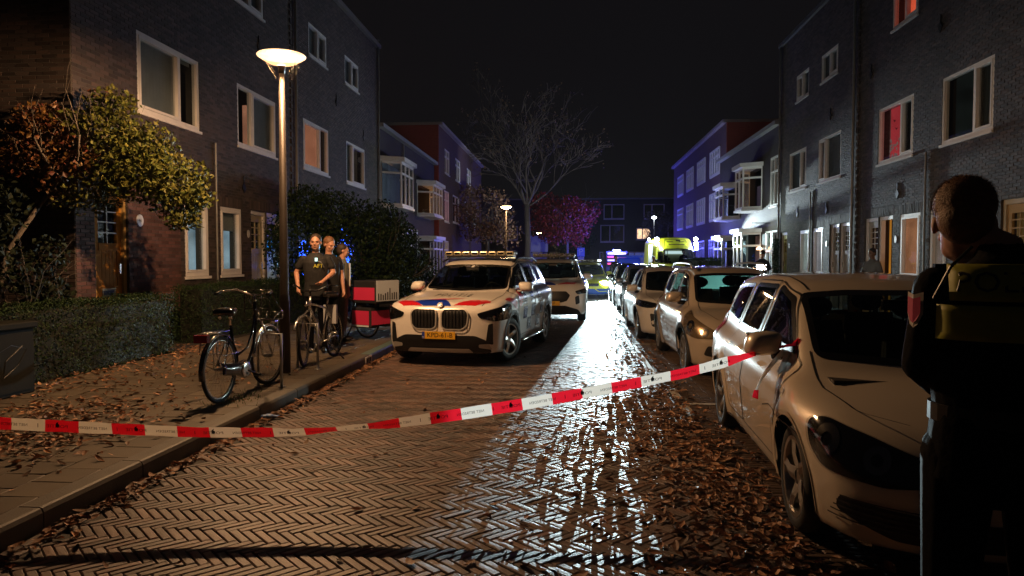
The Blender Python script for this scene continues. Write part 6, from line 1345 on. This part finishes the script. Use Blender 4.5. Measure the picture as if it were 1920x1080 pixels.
def hand(mb, w, d, side, curl=.5, s=1.0):
    w = Vector(w); d = Vector(d).normalized(); sd = Vector((side, 0, 0)); nrm = d.cross(Vector((0, 1, 0))).normalized() if abs(d.y) < .9 else Vector((1, 0, 0)); across = d.cross(nrm).normalized()
    cap_(mb, w, w+d*.075*s, .026*s, .032*s, 10)
    base = w+d*.085*s
    for i, ln in enumerate((.068, .078, .073, .056)):
        b = base+across*(i-1.5)*.0195*s; m1 = b+(d+nrm*-side*curl*.5).normalized()*ln*.5*s; m2 = m1+(d*.6+nrm*-side*curl*1.2).normalized()*ln*.5*s
        cap_(mb, b, m1, .0092*s, .0085*s, 8); cap_(mb, m1, m2, .0085*s, .0072*s, 8)
    t0 = w+d*.03*s-across*.026*s; t1 = t0+(d*.8-across*.9).normalized()*.035*s; t2 = t1+(d-across*.2).normalized()*.03*s
    cap_(mb, t0, t1, .012*s, .010*s, 8); cap_(mb, t1, t2, .010*s, .008*s, 8)
def person(label, loc, rz, h=1.82, skin=None, hair=None, top=None, trousers=None, sleeve='long', arms=None, head=(0, 0), lean=0, bulk=1.0, vox=.009, legs=None, collar=False, hairstyle='short', seated=False, headx=0.0, heady=0.0, headz=0.0, group=None, name='person'):
    skin = skin or m_skin; hair = hair or m_hairb; top = top or m_navy; trousers = trousers or m_navy; k = h/1.80
    r = empty(name, loc, rz, label, 'person', group); V3 = lambda p: (p[0]*k, p[1]*k, p[2]*k)
    hy, hp = head; hc = Vector((headx, heady-.02-lean*.34, 1.675+headz)); hm = Matrix.Rotation(hy, 4, 'Z') @ Matrix.Rotation(hp, 4, 'X')
    H_ = lambda p: tuple((hc+hm @ Vector(p))*k)
    bd = MB()
    def hell(c, rr, n=16):                                       # ellipsoid carried by the head
        t = MB(); t.ell((0, 0, 0), rr, n, 12); bd_v = [H_((q[0]+c[0], q[1]+c[1], q[2]+c[2])) for q in t.v]; return bd_v, t.f
    for c, rr in (((0, .012, .03), (.077, .098, .092)), ((0, -.022, -.03), (.062, .072, .082)), ((0, -.045, -.085), (.036, .036, .030)), ((-.030, -.040, -.06), (.030, .034, .04)), ((.030, -.040, -.06), (.030, .034, .04)), ((0, -.099, -.022), (.013, .018, .013)), ((0, -.092, .0), (.010, .012, .028)), ((0, -.086, -.058), (.024, .010, .007)), ((0, -.082, .028), (.055, .014, .012)), ((-.079, .012, -.008), (.010, .018, .030)), ((.079, .012, -.008), (.010, .018, .030)), ((-.044, -.066, -.022), (.022, .018, .018)), ((.044, -.066, -.022), (.022, .018, .018))):
        bd.add(*hell(c, rr, 14))
    bd.tube([V3((0, .015, 1.45)), V3((0, .0-lean*.2, 1.55)), tuple((hc+Vector((0, .01, -.03)))*k)], [.062*k, .056*k, .055*k], 16)
    sh = 1.475; shx = .175*bulk; ya = -lean*.26
    A = arms or {-1: [(-shx, ya, sh), (-.245, .02, 1.20), (-.235, -.05, .95)], 1: [(shx, ya, sh), (.245, .02, 1.20), (.235, -.05, .95)]}
    for s, (a, b, c) in A.items():
        a = (a[0]*.96, a[1], a[2]-.05); cap_(bd, V3(a), V3(b), .046*k, .039*k); cap_(bd, V3(b), V3(c), .040*k, .027*k); hand(bd, V3(c), Vector(c)-Vector(b), s, .6, k)
    loft(bd, [(z*k, rx*k, ry*k, 0, (cy_-lean*max(0, z-.95)*.5)*k) for z, rx, ry, cy_ in ((.90, .15, .10, 0), (1.05, .135, .095, 0), (1.25, .15, .10, 0), (1.42, .155, .095, 0), (1.50, .08, .07, 0))])
    Lg = legs or {-1: [(-.09, 0, .93), (-.10, -.01, .50), (-.11, .02, .09)], 1: [(.09, 0, .93), (.10, -.01, .50), (.11, .02, .09)]}
    for s, (a, b, c) in Lg.items(): cap_(bd, V3(a), V3(b), .075*k, .05*k); cap_(bd, V3(b), V3(c), .048*k, .036*k)
    body = solid('body', bd, skin, r, vox, 3)
    hb = MB()
    if hairstyle == 'short':
        hb.add(*hell((0, .030, .050), (.087, .101, .091), 18)); hb.add(*hell((0, .052, .0), (.078, .073, .082), 16))
    elif hairstyle == 'cap': hb.add(*hell((0, .02, .055), (.088, .105, .075), 18)); hb.add(*hell((0, .05, .0), (.075, .07, .08), 14))
    else: hb.add(*hell((0, .022, .044), (.0795, .098, .083), 18))
    solid('hair', hb, hair, r, .008, 3)
    eb = MB()
    for s in (-1, 1): eb.add(*hell((s*.031, -.080, .004), (.010, .006, .005), 10))
    obj('eyes', eb, m_black, r, smooth=True)
    for s in (-1, 1): obj('eyebrow', MB().add(*hell((s*.031, -.090, .026), (.019, .006, .0045), 8)), hair, r, smooth=True)
    tb = MB(); g = .0; bb = bulk
    loft(tb, [(z*k, rx*bb*k, ry*bb*k, 0, (cy_-lean*max(0, z-.95)*.5)*k) for z, rx, ry, cy_ in ((.86, .178, .130, 0), (.95, .175, .128, 0), (1.08, .162, .122, 0), (1.25, .180, .130, 0), (1.37, .186, .128, 0), (1.44, .165, .112, .005), (1.495, .105, .082, .01), (1.525, .070, .068, .01))])
    for s, (a, b, c) in A.items():
        e = sleeve == 'long'; mid = Vector(a).lerp(Vector(b), .62)
        a2 = (a[0]*.96, a[1], a[2]-.045)
        if e: cap_(tb, V3(a2), V3(b), .064*k*bb, .055*k*bb); cap_(tb, V3(b), V3(tuple(Vector(b).lerp(Vector(c), .93))), .054*k*bb, .040*k*bb)
        else: cap_(tb, V3(a2), V3(tuple(mid)), .062*k, .060*k)
    if collar: tb.lathe([(.060*k, 1.50*k), (.078*k, 1.50*k), (.074*k, 1.565*k), (.062*k, 1.57*k)], 24, c=(0, (-.0-lean*.2)*k, 0), closed=True)
    topo = solid('jacket' if sleeve == 'long' else 't_shirt', tb, top, r, vox, 4)
    tr = MB(); loft(tr, [(.80*k, .16*k*bb, .115*k*bb, 0, 0), (.93*k, .172*k*bb, .125*k*bb, 0, 0), (1.02*k, .155*k*bb, .115*k*bb, 0, 0)])
    for s, (a, b, c) in Lg.items(): cap_(tr, V3(a), V3(b), .098*k*bb, .070*k*bb); cap_(tr, V3(b), V3(c), .068*k*bb, .060*k*bb)
    solid('trousers', tr, trousers, r, vox, 4)
    for s, (a, b, c) in Lg.items():
        m = MB(); m.ell((c[0]*k, (c[1]-.06)*k, .045*k), (.048*k, .14*k, .045*k), 14, 8); m.ell((c[0]*k, (c[1]+.01)*k, .07*k), (.045*k, .06*k, .07*k), 12, 8); solid('shoe', m, m_shoe, r, .010, 2)
    return r, topo
# officer in a t-shirt behind the bicycles
o1_, t_ = person('officer in a black t-shirt with yellow chest print, bare forearms, looking at the camera', (-4.05, 11.15, .12), R(16), 1.88, m_skin, m_hairb, m_tee, m_navy, 'short', {-1: [(-.185, 0, 1.47), (-.29, .03, 1.22), (-.25, -.16, 1.00)], 1: [(.185, 0, 1.47), (.26, -.02, 1.22), (.12, -.22, 1.10)]}, (R(-4), R(2)), vox=.008, bulk=1.04)
m_yp = M('yellow print', (.60, .58, .05), .6); m_wp = M('pale radio light', (.5, .8, .8), .4, emit=(.5, 1, 1), es=1.1)
textobj('AFT', .085, m_yp, o1_, (.045, -.160, 1.38), (1, 0, 0), (0, 0, 1)); obj('chest_radio', MB().box(-.005, .035, -.175, -.150, 1.455, 1.51), m_wp, o1_); mb = MB(); mb.tube([(.03, -.165, 1.46), (.09, -.17, 1.44), (.13, -.15, 1.36)], .007, 6); obj('radio_cord', mb, m_steel, o1_)
mb = MB(); mb.lathe([(.033, -.016), (.040, -.016), (.040, .016), (.033, .016)], 16, closed=True); w_ = inst('wristwatch', mesh('wristwatch', mb.v, mb.f, m_black, True), (-.262, -.14, 1.065), o1_, (R(38), 0, 0))
obj('duty_belt', MB().lathe([(.170, 1.03), (.186, 1.03), (.186, 1.085), (.170, 1.085)], 24, closed=True), m_shoe, o1_).scale = (1.0, .76, 1)
person('second officer with short reddish hair looking down, partly behind the first officer', (-4.13, 12.0, .12), R(48), 1.86, m_skin, m_hairr, m_tee, m_navy, 'short', None, (R(10), R(20)), vox=.010)
p3_, t_ = person('man in an olive grey jacket over a white shirt, seen from the side', (-4.14, 12.75, .12), R(100), 1.76, m_skin, m_hairb, M('olive grey jacket', (.14, .14, .11), .8, 0, .1, 20), M('grey trousers', (.10, .10, .10), .8), 'long', None, (R(10), R(6)), vox=.010)
o = obj('shirt_front', MB().box(-.035, .035, -.142, -.120, 1.0, 1.42), M('white shirt', (.55, .54, .50), .7), p3_)
# person by the parked cars, standing man in the doorway, people by the ambulance
p4_, t_ = person('man in a dark jacket bent over something behind the gold silver car', (6.55, 25.6, .12), R(6), 1.80, m_skin, m_hairb, M('black jacket', (.012, .012, .015), .7), m_navy, 'long', {-1: [(-.19, -.08, 1.42), (-.26, -.10, 1.17), (-.08, -.32, 1.12)], 1: [(.19, -.08, 1.42), (.27, -.08, 1.17), (.08, -.32, 1.12)]}, (0, R(38)), .35, 1.1, .012, hairstyle='cap')
obj('phone', MB().box(-.04, .04, -.40, -.385, 1.10, 1.22), M('phone glow', (.5, .5, .5), .4, emit=(.8, .9, 1), es=.5), p4_)
person('dark-skinned man in a grey top standing in the orange lit doorway', (7.55, 18.85, .12), R(-62), 1.76, m_skin2, M('black hair', (.01, .01, .01), .7), M('grey top', (.10, .10, .10), .8), m_navy, 'long', {-1: [(-.185, 0, 1.46), (-.25, -.04, 1.20), (-.10, -.25, 1.12)], 1: [(.185, 0, 1.46), (.25, .02, 1.20), (.12, -.22, 1.15)]}, (0, R(10)), vox=.012)
person('person in a yellow jacket standing left of the ambulance', (4.05, 36.2, .0), R(10), 1.78, m_skin, m_hairb, M('yellow work jacket', (.5, .5, .05), .6), m_navy, vox=.014)
person('person in dark clothes standing beside the yellow emergency car', (2.02, 33.5, 0), R(20), 1.80, m_skin, m_hairb, m_navy, m_navy, vox=.014)
# crew in the ambulance cab
for sx, lb, rot in ((-.52, 'crew member sitting in the left seat of the ambulance cab', 0), (.50, 'crew member sitting in the right seat of the ambulance cab, face lit', 25)):
    person(lb, (5.28+sx, 38.0, .42), R(rot), 1.70, m_skin, m_hairb, m_navy, m_navy, vox=.014, legs={-1: [(-.09, 0, .93), (-.10, -.42, .88), (-.11, -.45, .45)], 1: [(.09, 0, .93), (.10, -.42, .88), (.11, -.45, .45)]})
# the officer in the foreground, back to the camera
of, oj = person('officer in dark uniform seen from behind at the right edge, yellow panels on his back', (1.345, 2.37, 0), R(180-18), 1.895, m_skin, m_hairr, m_navy, m_navy, 'long', {-1: [(-.175, .0, 1.475), (-.205, .0, 1.20), (-.13, -.22, 1.10)], 1: [(.175, 0, 1.475), (.205, .0, 1.20), (.13, -.22, 1.10)]}, (R(-4), R(16)), 0, 1.10, .007, {-1: [(-.10, 0, .93), (-.12, -.01, .50), (-.13, .02, .09)], 1: [(.10, 0, .93), (.12, -.01, .50), (.13, .02, .09)]}, collar=True, headx=.095, heady=-.04, headz=-.045)
def backpanel(nm, z0, z1, x0, x1, mat, off):
    """a panel sewn on the curved back (local +y)"""
    nx, nz = 14, 5; v = []
    for j in range(nz+1):
        z = z0+(z1-z0)*j/nz; rx = np.interp(z, [1.34,1.469,1.544,1.603,1.635], [.203,.209,.186,.118,.079]); ry = np.interp(z, [1.34,1.469,1.544,1.603,1.635], [.146,.144,.126,.092,.077])
        for i in range(nx+1):
            x = x0+(x1-x0)*i/nx; q = min(abs(x)/rx, .97); v.append((x, ry*(1-q**2.35)**(1/2.35)+off, z))
    return v, [(j*(nx+1)+i, j*(nx+1)+i+1, (j+1)*(nx+1)+i+1, (j+1)*(nx+1)+i) for j in range(nz) for i in range(nx)]
for nm, a in (('back_panel', (1.475, 1.585, -.16, .16)), ('back_panel', (1.355, 1.462, -.19, .19))):
    v, f = backpanel(nm, *a, m_hiv, .016); o = obj(nm, MB().add(v, f), m_hiv, of, smooth=True); q = o.modifiers.new('s', 'SOLIDIFY'); q.thickness = .004
v, f = textmesh('POLITIE', .088); vv = []
for p in v:
    z = 1.53+p[1]; x = -p[0]; rx = np.interp(z, [1.34,1.469,1.544,1.603,1.635], [.203,.209,.186,.118,.079]); ry = np.interp(z, [1.34,1.469,1.544,1.603,1.635], [.146,.144,.126,.092,.077]); q = min(abs(x)/rx, .97); vv.append((x, ry*(1-q**2.35)**(1/2.35)+.022, z))
obj('lettering', MB().add(vv, f), m_black, of)
# sleeve badge and shoulder loop
m_bdg = M('badge border', (.55, .50, .45), .5); m_bp = M('pink badge field', (.60, .04, .16), .5)
def sleeve(o_, w0, h0, mat, nm, par):
    v = []; n = 8
    prof = [(-.5, .5), (-.5, -.1), (-.25, -.4), (0, -.5), (.25, -.4), (.5, -.1), (.5, .5), (0, .42)]
    for a, b in prof: v.append((.305+.0, .0, 1.37) if False else (math.cos(a*w0/.085+.6)*(.074+o_)+.186, math.sin(a*w0/.085+.6)*(.074+o_)+.0, 1.44+b*h0))
    return obj(nm, MB().add(v, [tuple(range(8))]), mat, par)
bg_ = sleeve(.004, .075, .115, m_bdg, 'sleeve_badge', of); sleeve(.0065, .058, .085, m_bp, 'badge_field', bg_)
for o in (bg_, *bg_.children): o.rotation_euler = (0, 0, 0)
mb = MB(); mb.box(.10, .19, -.03, .03, 1.575, 1.587); sl_ = obj('shoulder_loop', mb, m_navy, of); sl_.rotation_euler = (0, R(0), 0)
mb = MB(); mb.tube([(.10, .08, 1.64), (.16, .12, 1.58), (.20, .09, 1.48)], .005, 6); obj('radio_cord', mb, m_black, of)
obj('duty_belt', MB().lathe([(.180, 1.09), (.200, 1.09), (.200, 1.145), (.180, 1.145)], 28, closed=True), m_shoe, of).scale = (1.0, .74, 1)
# cropped hair as short strands over the head
rnd = np.random.default_rng(4); n = 9000; d = rnd.normal(size=(n, 3)); d /= np.linalg.norm(d, axis=1)[:, None]; kk = 1.895/1.8
hm = Matrix.Rotation(R(-4), 4, 'Z') @ Matrix.Rotation(R(16), 4, 'X'); keep = ~((d[:, 1] < -.35) & (d[:, 2] < .55)) & (d[:, 2] > -.45-.5*np.clip(d[:, 1], 0, 1)) ; d = d[keep]; n = len(d)
base = np.stack([d[:, 0]*.080, .030+d[:, 1]*.094, .048+d[:, 2]*.084], 1); ln = (.006+.012*np.clip(d[:, 2]+.3, 0, 1))[:, None]; tip = base+d*ln+np.stack([rnd.normal(size=n)*.003, rnd.normal(size=n)*.003-.004, rnd.normal(size=n)*.002-.002], 1); sd = np.cross(d, rnd.normal(size=(n, 3))); sd = sd/np.linalg.norm(sd, axis=1)[:, None]*.0010
V = np.stack([base-sd, base+sd, tip], 1).reshape(-1, 3); Rm = np.array(hm.to_3x3()); V = (V @ Rm.T+np.array([.095, -.06, 1.63]))*kk
npobj('hair_strands', V, np.arange(3*n).reshape(-1, 3), m_hairr, of, kind='stuff')

# ================================================================ FALLEN LEAVES AND LITTLE THINGS
m_lv = [M('fallen leaf', c, .62, 0, 0, 6, 0, 0, .5, sub=c2, rv=0) for c, c2 in (((.34, .16, .075), (.22, .11, .06)), ((.48, .28, .15), (.33, .17, .09)), ((.18, .095, .055), (.28, .15, .085)))]
def leafmesh(seed, sz):
    rg = random.Random(seed); L_, W_ = sz, sz*rg.uniform(.38, .62); cu = rg.uniform(.05, .9); cv = rg.uniform(-.3, .6); v = []; n = 6
    for i in range(n+1):
        t = i/n; w_ = W_*.5*math.sin(math.pi*t**.85)**.8 if 0 < t < 1 else .002; y = (t-.5)*L_; zc_ = (y*y)/L_*cv*1.2
        for s in (-1, -.5, 0, .5, 1): x = s*w_; v.append((x*(1-.15*cu*abs(s)), y, .003+zc_+abs(s)**1.6*w_*cu*.8+rg.uniform(-.0012, .0012)))
    f = [(5*i+j, 5*i+j+1, 5*i+j+6, 5*i+j+5) for i in range(n) for j in range(4)]; k = len(v); v += [(-.001, -L_*.5, .003), (.001, -L_*.5, .003), (.003, -L_*.5-sz*.3, .006)]; f.append((k, k+1, k+2)); return v, f
lms = [leafmesh(s, .062+.012*(s % 4)) for s in range(12)]; lme = [[mesh('fallen_leaf', v, f, m) for m in m_lv] for v, f in lms]
rnd = random.Random(5); spots = []
def zg(x): return .122 if (x < -3.14 or x > 3.27) else .002
def addl(n, fx, fy, zz=0):
    for _ in range(n):
        x, y = fx(), fy()
        spots.append((x, y, zg(x)+zz*rnd.random()))
G = rnd.gauss; Un = rnd.uniform
addl(1050, lambda: Un(.95, 1.32)+abs(G(0, .16))*0+G(0, .14), lambda: 2.2+abs(G(0, 1))*3.6, .02)
addl(650, lambda: G(1.0, .22), lambda: Un(2.4, 7.6), .025)
addl(420, lambda: G(.72, .25), lambda: Un(3, 9)); addl(330, lambda: G(1.15, .22), lambda: Un(7, 22))
addl(230, lambda: G(.45, .7), lambda: Un(2.6, 7.5)); addl(170, lambda: Un(-3, .9), lambda: Un(2.6, 13)); addl(120, lambda: Un(-1.5, 1.2), lambda: Un(9, 30))
addl(1000, lambda: -3.06+abs(G(0, .075)), lambda: Un(2.6, 14), .02)
addl(420, lambda: G(-4.3, .35), lambda: G(5.6, .55), .02); addl(500, lambda: G(-4.9, .5), lambda: G(6.4, .5), .02); addl(260, lambda: Un(-6.1, -3.5), lambda: Un(3.5, 10)); addl(300, lambda: G(-6.2, .2), lambda: Un(7, 12.5), .01); addl(200, lambda: G(-5.6, .5), lambda: G(8.6, .9), .01)
addl(200, lambda: G(-6.0, .4), lambda: G(11.2, .6), .01)
spots = [s for s in spots if not (-3.32 < s[0] < -3.12) and not (-3.0 < s[0] < .2 and s[1] > 10.4 and s[1] < 16 and rnd.random() < .6) and not (s[0] > 1.34 and 3.9 < s[1] < 4.7)]
def ndc(s):
    c, s_ = math.cos(R(4.74)), math.sin(R(4.74)); xx = s[0]*c+s[1]*s_; dd = s[1]*c-s[0]*s_; return abs(xx/dd) < .70 and dd > 3.15, dd
vis = [(ndc(s)[1], i) for i, s in enumerate(spots) if ndc(s)[0]]; vis.sort(); pick = {i for _, i in vis[:280]}
LB = 'curled brown fallen leaf, one of the many lying on the wet bricks nearest the camera'
V = [[], [], []]; F_ = [[], [], []]
for i, s in enumerate(spots):
    j = rnd.randrange(12); c = rnd.choices((0, 1, 2), (5, 3, 4))[0]; rot = (G(0, .25), G(0, .25), Un(0, 6.28)); sc_ = Un(.6, 1.05)
    if i in pick: inst('fallen_leaf', lme[j][c], (s[0], s[1], s[2]+.002), None, rot, (sc_,)*3, label=LB, cat='leaf', group='fallen leaves on the street bricks'); continue
    mt = Matrix.Translation((s[0], s[1], s[2]+.002)) @ Matrix.Rotation(rot[2], 4, 'Z') @ Matrix.Rotation(rot[1], 4, 'Y') @ Matrix.Rotation(rot[0], 4, 'X') @ Matrix.Scale(sc_, 4); k = len(V[c]); V[c] += [tuple(mt @ Vector(q)) for q in lms[j][0]]; F_[c] += [tuple(q+k for q in t) for t in lms[j][1]]
for c in range(3):
    mb = MB(); mb.v = V[c]; mb.f = F_[c]; obj('leaf_litter', mb, m_lv[c], kind='stuff', label=('reddish brown', 'tan', 'dark brown')[c]+' leaves scattered in drifts along the kerb, pavement and parking lane', cat='fallen leaves')
# blue glove in the gutter, leaf on the bonnet, weeds by the bicycle
gl = MB(); gp = (-3.0, 6.95, .02)
for a, l_ in ((.1, .07), (.5, .08), (.9, .075), (1.3, .06), (2.6, .05)): cap_(gl, (gp[0], gp[1], gp[2]+.012), (gp[0]+math.cos(a)*l_, gp[1]+math.sin(a)*l_, gp[2]), .016, .010, 8)
gl.ell((gp[0]-.03, gp[1], gp[2]+.012), (.055, .045, .022), 12, 8); gl.ell((gp[0]-.07, gp[1]-.03, gp[2]+.012), (.03, .03, .02), 10, 6); q = solid('crumpled_glove', gl, M('blue latex', (.10, .22, .50), .4), None, .006, 1); props(q, 'crumpled blue disposable glove lying in the gutter under the tape', 'glove')
a_ = carA.matrix_basis; lp = SA.proj([(.28, -1.55)], off=.008, **view(PA, 'T'))[0]
q = inst('fallen_leaf', lme[3][0], tuple(Matrix.Translation(carA.location) @ Matrix.Rotation(carA.rotation_euler[2], 4, 'Z') @ Vector(tuple(lp))), None, (0, 0, 1.2), (1.6, 1.6, 1.6), label='single withered leaf lying on the silver estate car bonnet', cat='leaf')
wd_ = MB()
for k in range(240):
    x, y = G(-3.55, .12), G(7.3, .22); h_ = Un(.02, .06); a = Un(0, 6.28); wd_.add([(x-.003, y, .12), (x+.003, y, .12), (x+.02*math.cos(a), y+.02*math.sin(a), .12+h_)], [(0,1,2)])
for k in range(160):
    x, y = Un(-3.9, -3.35), Un(8, 12.5); h_ = Un(.01, .03); a = Un(0, 6.28); wd_.add([(x-.002, y, .12), (x+.002, y, .12), (x+.02*math.cos(a), y+.02*math.sin(a), .12+h_)], [(0,1,2)])
obj('weeds', wd_, M('fresh weed green', (.08, .14, .03), .5), kind='stuff', label='small green weeds growing between the paving tiles by the bicycle', cat='weeds')
# far vehicles and containers under the far terrace
bn = empty('blue_container', (4.0, 52, 0), label='blue tarpaulin-covered container beyond the parked cars', cat='container')
o = obj('body', MB().box(-.8, .8, -1, 1, 0, 1.75), M('blue tarpaulin', (.02, .10, .55), .5, emit=(.02, .08, 1), es=.12), bn); o.modifiers.new('b', 'BEVEL').width = .12  # tarpaulin and lid glow faintly, light put into their colour
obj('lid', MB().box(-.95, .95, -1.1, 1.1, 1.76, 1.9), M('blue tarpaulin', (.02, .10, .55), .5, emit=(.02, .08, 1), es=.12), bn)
rv = empty('service_vehicle', (3.7, 60, 0), label='far vehicle showing red and white striped rear markings', cat='van')
lamp('POINT', 'beacon_light', (0, -.3, 2.75), 2000, BLUE, .1, parent=rv)  # blue light added here to reach the terrace, far houses and trees
obj('beacon', MB().box(-.3, .3, .1, .3, 2.32, 2.42), m_bg, rv)
o = obj('body', MB().box(-1, 1, 0, 5, .4, 2.3), M('dark van', (.05, .05, .07), .4), rv); o.modifiers.new('b', 'BEVEL').width = .15
for k in range(4): obj('stripe', MB().box(-.75, .75, -.03, -.01, 1.2+k*.28, 1.34+k*.28), M('glowing red stripe', (.6,.05,.08), .4, emit=(1, .1, .25), es=1.4) if k % 2 == 0 else M('glowing white stripe', (.7,.6,.7), .4, emit=(1, .8, 1), es=.6), rv)  # striped markings glow by themselves, light put into their colour
for sx in (-.7, .7):
    for yy in (1, 4): obj('wheel', MB().lathe([(.001, -.1), (.36, -.1), (.36, .1), (.001, .1)], 20, 'X', (sx, yy, .36)), m_rubber, rv)
# added work light, hidden behind the cars (brightens doors, wall and misted rear glass)
wt = empty('added_work_light', (4.3, 16.8, .12), label='white work light on a tripod, added unseen behind the parked cars', cat='work light')
for a in (0, 2.1, 4.2): T(wt, 'leg', m_black, ([(0, 0, .55), (.32*math.cos(a), .32*math.sin(a), 0)], .012))
T(wt, 'pole', m_black, ([(0, 0, .5), (0, 0, 1.25)], .014)); obj('lamp_head', MB().box(-.10, .10, -.03, .03, 1.26, 1.36), m_flood, wt)
lamp('POINT', 'work_light', (0, -.12, 1.30), 42, (.80, 1.0, .95), .06, parent=wt)
lamp('SPOT', 'added_work_beam', (0, -.10, 1.33), 420, (.75, 1.0, .97), .05, (-.6, -1, -.03), 46, .5, wt)
# ================================================================ NIGHT AIR
hm_ = bpy.data.materials.new('night haze'); hm_.use_nodes = True; n = hm_.node_tree.nodes; n.remove(n['Principled BSDF']); pv = n.new('ShaderNodeVolumePrincipled')
pv.inputs['Color'].default_value = (.8, .8, .85, 1); pv.inputs['Density'].default_value = .00007; pv.inputs['Anisotropy'].default_value = .3; hm_.node_tree.links.new(pv.outputs[0], n['Material Output'].inputs['Volume'])
obj('haze', MB().box(-70, 70, -25, 225, -2.4, 19.5), hm_, kind='stuff', label='thin night haze glowing blue around the far lights', cat='haze')
